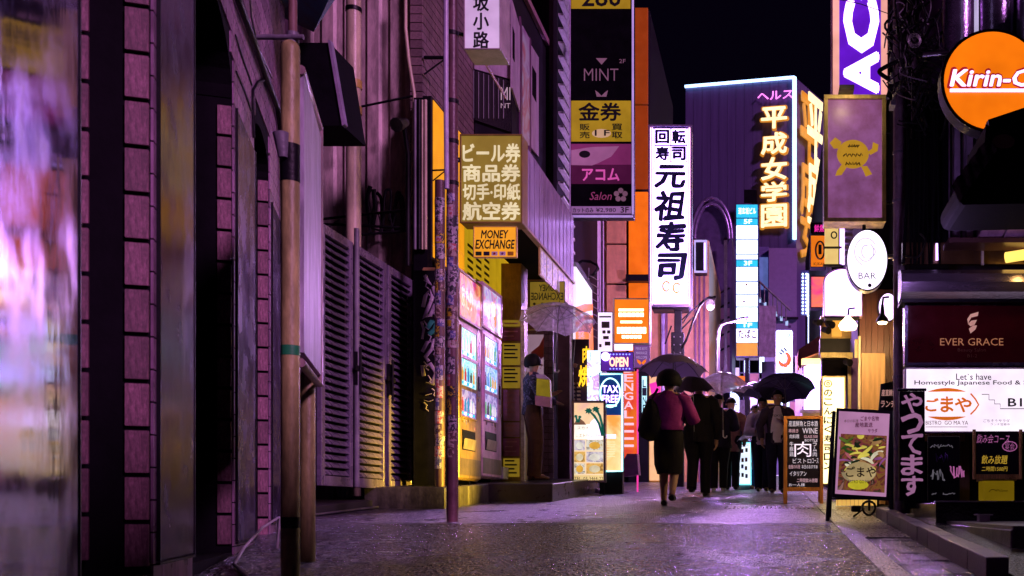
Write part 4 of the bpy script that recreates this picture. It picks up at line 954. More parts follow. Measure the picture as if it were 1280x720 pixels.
for k in range(7):
    for yy in (443, 461): MB().tube([(X(763+k*4, 16.6), 16.592, Z(yy, 16.6)), (X(763+k*4, 16.6), 16.595, Z(yy, 16.6))], .012, 6).build('led', glow('blue_led2', (.15, .2, 1.0), 4), s9)
MB().tube([(X(756, 16.5), 16.56, Z(446, 16.6)), (X(756, 16.5), 16.59, Z(446, 16.6))], .07, 12).build('lamp', LWH, s9)
MB().box(X(734, 16.8), X(752, 16.8), 16.8, 16.86, Z(505, 16.8), Z(438, 16.8)).build('side_panel', printed('white_cyan_poster', [(.1,.4,.6),(.9,.85,1),(.7,.9,1),(.5,.2,.6),(.95,.9,1)], 7, 1.5, 41), s9)
s10 = sign('tax_free_sign', 'TAX FREE light box with cyan neon border above a warm orange lower half', 'sign', 16, 749, 466, 778, 590, glow('deep_blue_panel', (.004, .03, .16), 1.0), M('chrome_trim', (.6, .6, .7), .2, .6), .2, .012)
panel(s10, 16, 752, 519, 776, 588, printed('peach_lit', [(1,.32,.06),(1,.62,.3),(1,.45,.12)], 1.5, 1.25, 6))
panel(s10, 16, 756, 543, 770, 548, LW, -.012, 'print')
for k in range(7): panel(s10, 16, 757, 552+k*3, 769, 553+k*3, glow('pale_peach_print', (1, .6, .35), 1.6), -.012, 'print')
f16 = FY(16)
ring = MB(); ring.tube([(X(763, 16)+.155*math.cos(a), 15.985, Z(491, 16)+.155*math.sin(a)*1.45) for a in [i*math.tau/28 for i in range(29)]], .011, 6); ring.build('neon_ring', glow('mint_neon', (.45, 1, .85), 3), s10)
ptext(s10, 'TAX', 16, 753, 482, 773, 491, LWH, off=.014, d=-.014); ptext(s10, 'FREE', 16, 753, 494, 773, 503, LWH, off=.014, d=-.014); panel(s10, 16, 756, 506, 771, 508, glow('mint_neon', (.45, 1, .85), 3), -.012, 'print')
MB().tube([(X(a, 16), 15.97, Z(b, 16)) for a, b in ((751, 468), (778, 468), (778, 589), (751, 589))], .013, 8).build('neon_tube', LCYT, s10)
MB().box(X(749, 16), X(778, 16), 16.02, 16.18, G(16), Z(590, 16)).build('stand', BLK, s10)
bn = thing('bengal_banner', 'tall orange-red banner with pale vertical letters beside the TAX FREE sign', 'banner', (X(786, 17), 17, G(17)))
vs = []; n = 14
for i in range(n+1):
    for k in range(5):
        a = 779+17*k/4+(1.5 if i > 8 else 0)*(i-8)*.25; vs.append((X(a, 17), 17+.05*math.sin(k*1.7+i*.35), Z(464+129*i/n, 17)))
MB().add(vs, [(i*5+k, i*5+k+1, (i+1)*5+k+1, (i+1)*5+k) for i in range(n) for k in range(4)], 0, True).build('cloth', printed('orange_red_cloth', [(.9,.03,.06),(1,.14,.02),(1,.22,.02)], 1.6, .75, 8), bn)
pvtext(bn, 'BENGAL', 17, 781, 456, 792, 524, glow('pale_pink_letters', (.95, .55, .7), 1.1), d=-.07, gap=.18)
for k in range(4): panel(bn, 17, 781, 529+k*9, 793, 532+k*9, glow('pale_pink_letters', (.95, .55, .7), 1.1), -.07, 'print')
MB().tube([(X(797, 17), 17, G(17)), (X(797, 17), 17, Z(462, 17))], .015, 8).build('pole', glow('magenta_lit_pole', (1, .05, .4), 1.0), bn)
MB().poly([(X(a, 17), Z(b, 17)) for a, b in ((782, 575), (786, 568), (798, 568), (800, 594), (782, 596))], -.2, .1, 0, FY(17)).build('base', M('magenta_base', (.35, .05, .25), .4), bn)
# slim cyan lit sign behind umbrella
s11 = sign('slim_cyan_sign', 'slim pale cyan vertical sign beyond the orange banner', 'sign', 20, 802, 470, 809, 520, glow('pale_cyan', (.45, .8, 1), 1.6), BLK, .1, .008)
pvtext(s11, 'LINE', 20, 803.5, 474, 807.5, 516, NAVY)

# ================================================================ SUSHI SIGN
sx = thing('sushi_sign', 'tall bright white sushi sign with black brush kanji on a black post', 'sign', (X(846, 20), 20.2, G(20)))
ys = 20; fsu = FY(ys)
MB().box(X(812, ys), X(864, ys), ys+.01, ys+.42, Z(383, ys), Z(158, ys)).build('housing', M('violet_chrome', (.4, .3, .55), .25, .5), sx, bev=.02)
MB().box(X(817, ys), X(860, ys), ys-.002, ys+.008, Z(380, ys), Z(161, ys)).build('face_panel', LWH, sx)
rim(MB(), fsu, X(811, ys), X(865, ys), Z(384, ys), Z(157, ys), -.05, .009, .03).build('frame', M('violet_chrome', (.4, .3, .55), .25, .5), sx)
for q in (813.5, 815.5, 861.5, 863): MB().tube([(X(q, ys), ys-.02, Z(382, ys)), (X(q, ys), ys-.02, Z(160, ys))], .009, 6).build('neon_tube', glow('pink_white_neon', (1, .45, .8), 3), sx)
rim(MB(), fsu, X(818, ys), X(859, ys), Z(203, ys), Z(160, ys), -.006, -.003, .014).box(X(838, ys), X(839.3, ys), -.006, -.003, Z(203, ys), Z(160, ys), 0, fsu).box(X(818, ys), X(859, ys), -.0065, -.0035, Z(182.6, ys), Z(181.2, ys), 0, fsu).build('print', NAVY, sx)
for ch, a, b in (('回', 820, 163), ('転', 840.5, 163), ('寿', 820, 184), ('司', 840.5, 184)): ptext(sx, ch, ys, a, b, a+16, b+16, NAVY, off=.055, d=-.008)
for ch, a0, b0, a1, b1 in (('元', 820, 207, 856, 234), ('祖', 820, 239, 856, 275), ('寿', 821, 279, 856, 314), ('司', 822, 318, 855, 349)):
    ptext(sx, ch, ys, a0, b0, a1, b1, NAVY, off=.045, d=-.008, wob=.07, shear=.12)
for a, b in ((833, 358), (846, 360)):
    MB().tube([(X(a+4.5*math.cos(t), ys), ys-.008, Z(b-6*math.sin(t), ys)) for t in [i*math.tau/12+.5 for i in range(11)]], .02, 6).build('print', glow('pale_gold_print', (.95, .42, .06), 1.0), sx)
MB().box(X(815, ys), X(861, ys), ys-.02, ys+.4, Z(387, ys), Z(383.5, ys)).build('bottom_rail', BLK, sx)
MB().box(X(842, ys), X(851, ys), ys+.12, ys+.28, Z(415, ys), Z(386, ys)).box(X(838, ys), X(854, ys), ys+.1, ys+.3, G(ys), Z(414, ys)).build('post', BLK, sx, bev=.01)
for b in (420, 430, 440):
    for a in (842, 850): MB().tube([(X(a, ys), ys+.085, Z(b, ys)), (X(a, ys), ys+.1, Z(b, ys))], .015, 6).build('bolt', STEEL, sx)
for a, b, c, d in ((838, 405, 830, 428), (852, 402, 862, 388), (850, 410, 866, 394)): arm(sx, (X(a, ys), ys+.2, Z(b, ys)), (X(c, ys), ys+.2, Z(d, ys)), .015, BLK)
# lantern on bracket and street lamp
WARM = glow('lamp_glass', (1.0, .78, .60), 6)
def plight(name, loc, e, col, r=.05):
    d = bpy.data.lights.new(name, 'POINT'); d.energy = e; d.color = col; d.shadow_soft_size = r
    o = bpy.data.objects.new(name, d); COL.objects.link(o); o.location = loc; return o
plight('lantern_light', (X(888, 19.5), 19.45, Z(396, 19.5)), 260, (.85, .45, .9), .1)
plight('street_lamp_light', (X(927, 21), 20.95, Z(408, 21)), 620, (.55, .24, 1.0), .12)
ln = thing('camera_lantern', 'small hooded lantern hanging from a curved black bracket by the sushi sign post', 'lantern', (X(885, 19.5), 19.5, Z(418, 19.5)))
c = [(X(a, 19.5), 19.5, Z(b, 19.5)) for a, b in ((852, 436), (858, 425), (866, 403), (874, 384), (882, 374), (890, 372), (895, 371))]; MB().tube(c, .022, 8).build('bracket', BLK, ln)
MB().tube([(X(852, 19.5), 19.5, Z(400, 19.5)), (X(880, 19.5), 19.5, Z(375, 19.5))], .014, 6).build('brace', BLK, ln)
MB().tube([(X(888, 19.5), 19.5, Z(b, 19.5)) for b in (371, 373, 376, 381, 386, 388)], [.05, .10, .075, .085, .06, .02], 14).build('lamp_head', GREYP, ln)
sl = thing('street_lamp', 'grey street lamp with a gooseneck arm rising above the clear umbrella', 'street lamp', (X(897, 21), 21, G(21)))
MB().tube([(X(897, 21), 21, G(21)), (X(897, 21), 21, Z(425, 21)), (X(898, 21), 21, Z(414, 21)), (X(901, 21), 21, Z(407, 21)), (X(907, 21), 21, Z(403, 21)), (X(922, 21), 21, Z(401, 21))], [.055, .05, .04, .035, .03, .03], 12).build('pole', STEEL, sl)
MB().tube([(X(919, 21), 21, Z(401, 21)), (X(926, 21), 21, Z(399.5, 21)), (X(936, 21), 21, Z(397, 21))], [(.03, .03), (.085, .05), (.02, .03)], 12).build('lamp_head', STEEL, sl)
MB().box(X(921, 21), X(933, 21), 20.94, 21.06, Z(403.2, 21), Z(401.8, 21)).build('lamp_glass', WARM, sl)
# ================================================================ FAR: purple block, tenant tower sign, arcade roof, shops up the lane
PUR = M('purple_metal_cladding', (.12, .085, .24), .45, .1, var=.12, scale=1.2, stretch=(5, 5, .3), bump=.05)
pb = thing('purple_block', 'windowless purple building edged with a pale blue neon tube', 'building', (0, 46, 2.2))
A_, B_, C_ = (X(857, 46), 46.0), (X(995, 45), 45.0), (X(1034, 48), 48.0)
zt = 19.45
def wallq(p, q, z0, z1, mat, nm): return MB().add([(p[0], p[1], z0), (q[0], q[1], z0), (q[0], q[1], z1), (p[0], p[1], z1)], [(0,1,2,3)]).build(nm, mat, pb)
MB().add([(*A_, 1.5), (*B_, 1.5), (*C_, 1.5), (-2, 56, 1.5), (*A_, zt), (*B_, zt), (*C_, zt), (-2, 56, zt)], [(0,1,5,4),(1,2,6,5),(2,3,7,6),(3,0,4,7),(4,5,6,7)]).build('wall', PUR, pb)
fA = Fr((A_[0], A_[1], 0), math.atan2(B_[1]-A_[1], B_[0]-A_[0])); wA = math.dist(A_, B_)
for i in range(1, 13): MB().box(wA*i/13-.012, wA*i/13+.012, -.006, 0, 6, zt, 0, fA).build('panel_seam', M('dark_plum_seam', (.085, .06, .17), .5), pb)
NB_ = MB(); NB_.tube([fA(0, -.1, zt), fA(wA-.05, -.1, zt)], .07, 8).tube([fA(wA-.05, -.1, zt), fA(wA-.05, -.1, on(fA, 992, 300)[1])], .09, 8); NB_.build('neon_tube', LBLT, pb)
for ch, a, b in zip('平成女学園', (133, 165, 196, 227, 255), (161, 193, 225, 252, 284)):
    u0, v0 = on(fA, 952, b, -.3); u1, v1 = on(fA, 983, a, -.3)
    put = put_text(MB(), ch, fA, u0, u1, v0, v1, -.3, off=.022); mb_text(put, pb, glow('pale_gold_letters', (1, .76, .42), 1.6), 'lettering', .05)
    put = put_text(MB(), ch, fA, u0-.05, u1+.05, v0-.05, v1+.05, -.2, off=.04); mb_text(put, pb, glow('deep_amber_letters', (1.0, .36, .03), .55), 'letter_back', .1)
PKN = glow('pink_neon', (1, .22, .85), 1.9)
u0, v0 = on(fA, 947, 126, -.2); u1, v1 = on(fA, 991, 112, -.2); mb_text(put_text(MB(), 'ヘルス', fA, u0, u1, v0, v1, -.2, off=.02), pb, PKN)
fC = Fr((B_[0], B_[1], 0), math.atan2(C_[1]-B_[1], C_[0]-B_[0]))
for ch, a, b in (('平', 131, 201), ('成', 204, 263), ('女', 266, 318)):
    u0, v0 = on(fC, 1010, b, -.5); u1, v1 = on(fC, 1029, a, -.5); u1 = u0+abs(u1-u0)
    mb_text(put_text(MB(), ch, fC, u0, u1, v0, v1, -.5, off=.02), pb, glow('pale_gold_letters', (1, .76, .42), 1.6), 'lettering', .05)
    mb_text(put_text(MB(), ch, fC, u0-.05, u1+.05, v0-.05, v1+.05, -.18, off=.03), pb, glow('deep_amber_letters', (1.0, .36, .03), .55), 'letter_back', .06)
def fq(par, Y, a, b, c, d, mat, nm='panel', th=.1, dd=0): return MB().box(X(a, Y), X(c, Y), Y+dd, Y+dd+th, Z(d, Y), Z(b, Y)).build(nm, mat, par)
fq(pb, 44.6, 930, 237, 946, 253, VDARK, 'vent'); 
# pale lilac slab building with a stair in front of the purple block
sb_ = thing('lilac_slab_building', 'pale violet slab building with an outside stair under the purple block', 'building', (X(975, 40), 40.5, 2))
LSL = M('pale_violet_panel', (.30, .22, .44), .4, var=.08)
MB().box(X(961, 40), X(996, 40), 40, 43, 1.9, Z(310, 40)).build('wall', LSL, sb_); MB().box(X(900, 40), X(961, 40), 40.3, 43, 1.9, Z(306, 40)).build('rear_wall', M('violet_blue_panel', (.16, .13, .36), .4), sb_)
MB().box(X(949, 40), X(960, 40), 40.2, 40.3, Z(360, 40), Z(320, 40)).build('window', glow('dusk_blue_window', (.12, .16, .50), .7), sb_)
MB().box(X(950, 39.8), X(998, 39.8), 39.8, 39.95, Z(396, 39.8), Z(310, 39.8)-2.75).build('under_stair', DARK, sb_)
for k in range(12):
    a = 948+k*3.4; b = 372+k*2.9; fq(sb_, 39.2, a, b, a+3.2, b+3, glow('pale_blue_step_light', (.45, .6, 1), .9) if k % 2 == 0 else LSL, 'step', .5)
arm(sb_, (X(947, 39), 39, Z(350, 39)), (X(988, 39), 39, Z(388, 39)), .04, STEEL, 'handrail')
for k in range(7): arm(sb_, (X(950+k*5.4, 39), 39, Z(353+k*4.8, 39)), (X(950+k*5.4, 39), 39, Z(374+k*4.6, 39)), .025, STEEL, 'baluster')
MB().box(X(946, 38.5), X(970, 38.5), 38.5, 39, 1.9, Z(382, 38.5)).build('lower_wall', M('pale_violet_wall', (.55, .46, .66), .4, dirt=.3), sb_)
# arcade roof: dark barrel structure with ribs
ar = thing('barrel_roof_shed', 'dark rounded barrel roof structure with curved ribs left of the tenant tower', 'building', (X(892, 30), 30, 1.5))
def arc(cx, cyy, rx, ry, n=14): return [(cx+rx*math.cos(math.pi*i/n), cyy-ry*math.sin(math.pi*i/n)) for i in range(n+1)]
outer = arc(890, 300, 25, 50); pts = [(X(a, 30), Z(b, 30)) for a, b in [(915, 470)]+outer+[(865, 470)]]
MB().poly(pts, 0, 3, 0, FY(30)).build('shell', M('dusky_violet_metal', (.09, .06, .16), .4, .2), ar)
for s_ in (1, .86): MB().tube([(X(890+(a-890)*s_, 30), 29.95-.1*s_, Z(b if s_ == 1 else 300+(b-300)*.86, 30)) for a, b in outer], .06, 6).build('rib', M('violet_steel', (.3, .22, .45), .3, .5), ar)
fq(ar, 29.9, 884, 385, 912, 470, M('salmon_violet_render', (.42, .22, .34), .5), 'lit_panel'); fq(ar, 29.8, 866, 300, 884, 470, SAL, 'side_wall')
for k in range(5): arm(ar, (X(884, 29.7), 29.7, Z(375+k*18, 29.7)), (X(912, 29.7), 29.7, Z(360+k*18, 29.7)), .03, BLK, 'truss_bar')
fq(ar, 29.6, 905, 300, 909, 470, STEEL, 'post'); 
bx = thing('box_lantern_sign', 'dark framed square box sign on the wall right of the sushi sign', 'sign', (X(876, 24), 23.5, Z(340, 24)))
MB().box(X(868, 23.6), X(883, 23.6), 23.6, 24, Z(340, 23.6), Z(302, 23.6)).build('box', BLK, bx); rim(MB(), FY(23.6), X(868, 23.6), X(884, 23.6), Z(341, 23.6), Z(301, 23.6), -.08, -.0, .03).build('frame', glow('pale_violet_frame', (.6, .5, 1), .8), bx)
MB().box(X(880, 23.6), X(883, 23.6), 23.54, 23.59, Z(338, 23.6), Z(304, 23.6)).build('face_panel', LV, bx)
# tenant tower
tt = thing('tenant_tower_sign', 'tall cyan and white stacked tenant tower sign in front of the purple block', 'sign', (X(934, 27), 27.2, G(27)))
YT = 27
MB().box(X(919.5, YT), X(948.5, YT), YT+.01, YT+.5, Z(447, YT), Z(255, YT)).build('housing', M('blue_steel', (.1, .12, .3), .3, .4), tt, bev=.01)
rows = [(256, 272, LCY), (273.5, 281, LCY), (282, 299, 0), (300.5, 317, 0), (318.5, 324, 0), (325.5, 333, LCY), (334, 351, 0), (352.5, 367, 0), (368.5, 383, 0), (384.5, 402, 0), (402.8, 410, LCY), (411, 428, 0), (429, 445, 1)]
TW = glow('blue_white_acrylic', (.52, .60, 1.0), 3.2)
for a, b, m_ in rows: fq(tt, YT, 920.5, a, 947, b, TW if m_ == 0 else m_, 'tenant_panel', .02, -.015) if m_ != 1 else fq(tt, YT, 920.5, a, 947, b, glow('amber_tenant_panel', (1, .40, .02), .9), 'tenant_panel', .02, -.015)
ptext(tt, '道玄坂ビル', YT, 923, 260, 945, 268, TW, d=-.03, off=.02); ptext(tt, '5F', YT, 930, 274.5, 940, 280, TW, d=-.03, off=.02); ptext(tt, '3F', YT, 930, 326.5, 940, 332, TW, d=-.03, off=.02); ptext(tt, '1F', YT, 930, 404, 940, 409, TW, d=-.03, off=.02)
ptext(tt, 'たばこ', YT, 923, 412, 945, 423, M('red_ink', (.45, .01, .02), .4, bump=0), d=-.03, off=.03)
MB().box(X(931, YT), X(936, YT), YT+.1, YT+.3, G(YT), Z(446, YT)).build('post', BLK, tt)
for a, b in ((933, 356), (930, 377)): MB().tube([(X(a, YT), YT-.03, Z(b, YT)), (X(a, YT), YT-.02, Z(b, YT))], .03, 6).build('print', M('orange_red_ink', (.6, .12, .02), .4, bump=0), tt)
# shrimp sign
sh = thing('shrimp_sign', 'white rounded vertical sign with a curled orange prawn', 'sign', (X(980, 24), 24.1, Z(475, 24)))
YS_ = 24
def rr(a, b, c, d, r, n=5):
    P = []
    for cx_, cy_, s0 in ((c-r, b+r, 0), (a+r, b+r, 1), (a+r, d-r, 2), (c-r, d-r, 3)):
        for i in range(n+1):
            t = (s0+i/n)*math.pi/2; P.append((cx_+r*math.cos(t), cy_-r*math.sin(t)))
    return P
MB().poly([(X(a, YS_), Z(b, YS_)) for a, b in rr(969, 412, 991.5, 475, 2.5)], 0, .2, 0, FY(YS_)).build('housing', M('violet_grey_metal', (.42, .34, .50), .35, .2), sh)
MB().poly([(X(a, YS_), Z(b, YS_)) for a, b in rr(970, 413, 990.5, 474, 2)], -.01, -.002, 0, FY(YS_)).build('face_panel', TW, sh)
pr_ = [(980+6.5*math.cos(t), 449-8*math.sin(t)) for t in [-2.9+i*.35 for i in range(13)]]
MB().tube([(X(a, YS_), YS_-.03, Z(b, YS_)) for a, b in pr_], [.012, .03, .04, .05, .055, .055, .055, .05, .05, .045, .04, .035, .02], 8).build('print', glow('prawn_orange', (1, .16, .01), .9), sh)
for a, b, c, d in ((980, 441, 976, 437), (983, 439, 980, 435), (978, 443, 974, 441)): MB().tube([(X(a, YS_), YS_-.02, Z(b, YS_)), (X(c, YS_), YS_-.02, Z(d, YS_))], .02, 5).build('print', INK, sh)
for cx_, cy_ in ((986.5, 419), (974, 470)):
    for q in (-1.3, 1.3): MB().tube([(X(cx_+q+1.4*math.cos(t), YS_), YS_-.012, Z(cy_-1.8*math.sin(t), YS_)) for t in [i*math.tau/8 for i in range(9)]], .008, 4).build('print', M('green_ink', (.01, .25, .15), .4, bump=0), sh)
MB().tube([(X(981, YS_), YS_+.1, G(YS_)), (X(981, YS_), YS_+.1, Z(474, YS_))], .05, 8).build('post', STEEL, sh)
# bulb-edged signs
bs = thing('bulb_edge_sign', 'white sign edged with rows of small bulbs beside the orange tenant signs', 'sign', (X(1008, 30), 30, Z(440, 30)))
fq(bs, 30, 1009, 342, 1018, 392, TW, 'face_panel'); fq(bs, 30, 1010, 395, 1030, 440, TW, 'face_panel'); fq(bs, 30.1, 1001, 338, 1020, 394, M('violet_back', (.15, .1, .35), .4), 'housing')
BU = glow('blue_white_bulb', (.5, .7, 1), 6)
for k in range(12):
    for q in (1003.5, 1008):
        MB().tube([(X(q, 29.9), 29.85, Z(343+k*4.4, 29.9)), (X(q, 29.9), 29.9, Z(343+k*4.4, 29.9))], .028, 6).build('bulb', BU, bs)
for k in range(8): MB().tube([(X(1010+k*3, 29.9), 29.85, Z(394.5, 29.9)), (X(1010+k*3, 29.9), 29.9, Z(394.5, 29.9))], .028, 6).build('bulb', BU, bs)
s12 = sign('orange_ring_sign', 'orange sign with a black ring emblem above the red-pink one', 'sign', 20, 1013, 294, 1033, 334, glow('orange_tenant_panel', (1, .22, .01), .85), DARK, .3, .012)
MB().tube([(X(1025+5.5*math.cos(t), 20), 19.985, Z(313-11*math.sin(t), 20)) for t in [i*math.tau/20 for i in range(21)]], .018, 6).build('emblem', INK, s12)
MB().box(X(1023, 20), X(1027, 20), 19.985, 19.99, Z(318, 20), Z(306, 20)).build('emblem', INK, s12); ptext(s12, 'KUKAN', 20, 1017, 328, 1031, 332, INK, off=.01)
s13 = sign('red_pink_sign', 'glowing red-pink square sign below the orange ring sign', 'sign', 20, 1013, 345, 1033, 385, printed('pink_orange_glow', [(.8,.03,.12),(1,.22,.12),(.9,.06,.25)], 1.8, 1.0, 12), DARK, .3, .02)
s14 = sign('magenta_letter_sign', 'small dark sign with magenta lettering above the orange ring sign', 'sign', 20, 1013, 278, 1033, 292, VDARK, BLK, .2, .01)
ptext(s14, '鮮魚', 20, 1018, 281, 1030, 290, LMAG)
# salmon awning across
aw = thing('salmon_awning', 'slanted salmon cloth awning sticking out below the bulb-edged sign', 'awning', (X(1015, 18), 18, Z(450, 18)))
MB().poly([(X(a, 18), Z(b, 18)) for a, b in ((998, 437), (1024, 420), (1030, 426), (1030, 438), (1002, 449), (999, 455))], 0, 1.2, 0, FY(18)).build('cloth', M('salmon_cloth', (.60, .20, .14), .6, var=.15), aw)
MB().poly([(X(a, 18), Z(b, 18)) for a, b in ((998, 437), (1002, 449), (1001, 462), (997, 455))], -.02, -.003, 0, FY(18)).build('valance', M('salmon_valance', (.48, .14, .14), .6), aw)
fq(aw, 18, 1002, 448, 1026, 455, LAMBER, 'light_strip')
# bright shops at the end of the lane
es = thing('lane_end_shop', 'blown-out white shop front at the bend of the lane behind the walkers', 'shop', (X(1015, 22), 22, 1.1))
fq(es, 22, 1005, 452, 1027, 512, LWH, 'window_panel'); fq(es, 21.9, 1000, 512, 1030, 516, STEEL, 'sill'); fq(es, 22, 1003, 516, 1030, 606, M('lilac_white_wall', (.6, .5, .66), .4), 'wall'); fq(es, 21.95, 1012, 520, 1026, 545, M('lilac_notice', (.5, .35, .6), .4), 'notice')
for k in range(5): fq(es, 21.9, 1014, 524+k*4, 1024-(k*3) % 5, 525.5+k*4, M('violet_print', (.15, .08, .25), .4), 'print')
fq(es, 22.4, 994, 445, 1003, 606, M('lilac_white_wall', (.6, .5, .66), .4), 'pier')
fs_ = thing('far_shop_row', 'crowded row of lit purple and white shop fronts at the far end of the lane', 'shop', (X(930, 34), 34.4, 1.6))
MB().box(X(850, 34), X(1010, 34), 34, 37, 1.4, Z(450, 34)).build('wall', M('violet_wall', (.22, .15, .34), .5), fs_)
R = random.Random(4)
cols = [glow('violet_white_window', (.75, .5, 1), 1.3), LV, glow('lilac_window', (.4, .2, .7), .7), DARK, glow('dusk_window', (.25, .12, .5), .5), VDARK, glow('pink_window', (.7, .2, .5), .8), glow('amber_window', (1, .5, .1), .9), BLK, DARK, TW, VDARK]
x0 = 866
while x0 < 1004:
    w = R.choice([5, 7, 9, 12]); y0 = 448
    while y0 < 600:
        h = R.choice([8, 14, 20, 30]); fq(fs_, 34, x0+.6, y0+.6, x0+w-.5, min(y0+h-.5, 603), cols[int(R.random()**1.3*len(cols))], 'shop_window', .1, -.12-R.random()*.5); y0 += h
    x0 += w
for (a, b, c, d, m_, l_) in ((918, 470, 934, 482, LOR, 'orange'), (925, 500, 938, 520, M('white_metal_disc', (.7, .65, .75), .3), 'pale'), (952, 452, 968, 500, LSL, 'lilac'), (885, 428, 893, 450, glow('amber_tenant_panel', (1, .40, .02), .9), 'amber')):
    fq(fs_, 31, a, b, c, d, m_, 'hanging_panel')
# cyan lit standing menu sign in the lane
s15 = sign('standing_menu_sign', 'cyan-edged white standing sign with tiny coloured food pictures', 'sign', 18.2, 918.5, 553, 939, 606, glow('blue_white_board', (.72, .82, 1), 1.35), glow('cyan_edge', (.2, .85, 1), 1.6), .2, .02)
for k in range(12):
    a = 921+(k % 3)*5+R.random(); b = 560+(k//3)*10+R.random()*3
    panel(s15, 18.2, a, b, a+3, b+5, M('menu_print_%d' % (k % 4), [(.6,.25,.02), (.5,.02,.04), (.3,.3,.1), (.1,.2,.4)][k % 4], .4, bump=0), -.006, 'print')
ptext(s15, 'メニュー', 18.2, 922, 554.5, 936, 558.5, M('purple_ink', (.2, .05, .3), .4, bump=0))
MB().box(X(921, 18.2), X(937, 18.2), 18.24, 18.36, G(18.2), Z(605, 18.2)).build('stand', STEEL, s15)
s16 = sign('black_glyph_sign', 'small black square sign with white swirls over the cyan standing sign', 'sign', 19.5, 915, 526, 929, 548, BLK, BLK, .1, .01)
for k in range(5): MB().tube([(X(922+(2+k)*math.cos(t+k), 19.5), 19.48, Z(537-(2+k*1.4)*math.sin(t+k), 19.5)) for t in [i*.5 for i in range(6)]], .012, 5).build('print', LW, s16)

# ================================================================ RIGHT SIDE OF THE LANE
rb = thing('right_terrace', 'dark narrow terrace of bar fronts along the right side of the lane', 'building', (3, 16, .6))
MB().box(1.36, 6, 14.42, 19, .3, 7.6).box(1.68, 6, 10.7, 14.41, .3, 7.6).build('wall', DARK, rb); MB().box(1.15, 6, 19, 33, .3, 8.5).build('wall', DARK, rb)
b2 = thing('unseen_shade_building', 'unseen low building added beside the lens to shade road and near wall', 'building', (4, -4, 0))
MB().box(2.0, 7, -13, 3.4, -.8, 3.8).build('wall', DARK, b2)  # unseen block, its height set to shade the road and lower left wall
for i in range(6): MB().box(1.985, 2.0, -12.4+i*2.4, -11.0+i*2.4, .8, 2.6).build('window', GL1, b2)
b3 = thing('unseen_yard_shade', 'unseen taller building added behind the entrance steps to shade road and gate', 'building', (4, 6, 0))
MB().box(3.7, 8, 3.45, 9.9, -.3, 6.2).build('wall', DARK, b3)  # unseen block added to keep the sun off the road and gate foot
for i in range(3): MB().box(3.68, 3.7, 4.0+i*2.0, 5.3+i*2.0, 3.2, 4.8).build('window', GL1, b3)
ys_ = thing('yellow_lit_bar_row', 'row of yellow lit bar windows on the right side far up the lane', 'shop', (1.14, 22, 1.2))
for i in range(4):
    MB().box(1.10, 1.148, 19.3+i*1.7, 20.7+i*1.7, 1.3, 3.4).build('window', glow('yellow_bar_window', (1, .62, .10), 1.6), ys_)
    MB().box(1.05, 1.148, 20.72+i*1.7, 20.96+i*1.7, 1.0, 3.7).build('pilaster', BLK, ys_)
MB().box(1.0, 1.149, 19.2, 26, 3.7, 3.95).build('lintel', BLK, ys_)
# ACO sign
LPUR = glow('lit_violet_acrylic', (.12, .008, .55), 1.0)
a1 = sign('loan_sign', 'tall purple sign with big white letters turned sideways at the top of the lane', 'sign', 14, 1040, -140, 1110, 123, LPUR, M('pink_salmon_metal', (.7, .4, .42), .35), .3, .02)
for c, d in ((1041, 1049), (1101, 1109)): panel(a1, 14, c, -138, d, 122, glow('pale_pink_lit_strip', (1.0, .42, .36), .95), -.016, 'border_strip')
for t_, a, b in (('A', 68, 114), ('C', 4, 62), ('O', -66, -4), ('M', -130, -72)):
    text(a1, t_, FY(14), X(1057, 14), X(1096, 14), Z(b, 14), Z(a, 14), -.008, LWH, off=.06, rot=1)
MB().tube([(X(1044, 13.9), 13.9, Z(3, 14)), (X(1075, 13.9), 13.8, Z(14, 14)), (X(1112, 13.9), 13.9, Z(22, 14)), (X(1135, 13), 13, Z(24, 14))], .006, 5).build('cable', BLK, a1)
# gold framed pub sign
GOLD = M('worn_gold_frame', (.85, .66, .24), .4, .15, dirt=.35)
g1 = sign('pub_sign', 'gold framed mauve pub sign with a round yellow beast emblem', 'sign', 11.5, 1030, 120, 1107, 278, glow('mauve_pub_face', (.30, .09, .22), .55, col2=(.42, .14, .42)), GOLD, .26, .045, proud=.04)
YEL = glow('ochre_emblem', (.55, .28, .02), .75)
f11 = FY(11.5)
def ell(cx, cy_, rx, ry, n=28): return [(X(cx+rx*math.cos(t), 11.5), Z(cy_-ry*math.sin(t), 11.5)) for t in [i*math.tau/n for i in range(n)]]
for pts in (ell(1066, 193, 20, 18),):
    MB().poly(pts, -.010, -.005, 0, f11).build('emblem', YEL, g1)
for pts in ([(1052, 178), (1044, 172), (1037, 179), (1042, 186), (1049, 186)], [(1052, 206), (1046, 214), (1044, 220), (1052, 219), (1058, 210)], [(1076, 208), (1080, 216), (1082, 221), (1090, 218), (1084, 208)], [(1084, 190), (1090, 186), (1091, 178), (1098, 181), (1097, 189), (1088, 194)]):
    MB().poly([(X(a, 11.5), Z(b, 11.5)) for a, b in pts], -.011, -.006, 0, f11).build('emblem', YEL, g1)
for k, (a, b) in enumerate(((1060, 1074), (1054, 1078), (1057, 1075))):
    MB().tube([(X(a+(b-a)*i/14, 11.5), 11.488, Z(183+k*11+2.2*math.sin(i*2.2+k), 11.5)) for i in range(15)], .007, 4).build('print', M('brown_ink', (.10, .05, .03), .4, bump=0), g1)
plight('pub_sign_fill', (X(1057, 11.2), 11.15, Z(112, 11.2)), 5, (1, .7, .4), .04)  # added warm light that brightens the gold frame
MB().box(X(1048, 11.5), X(1066, 11.5), 11.3, 11.56, Z(120, 11.5), Z(115, 11.5)).build('lamp_bar', BLK, g1)
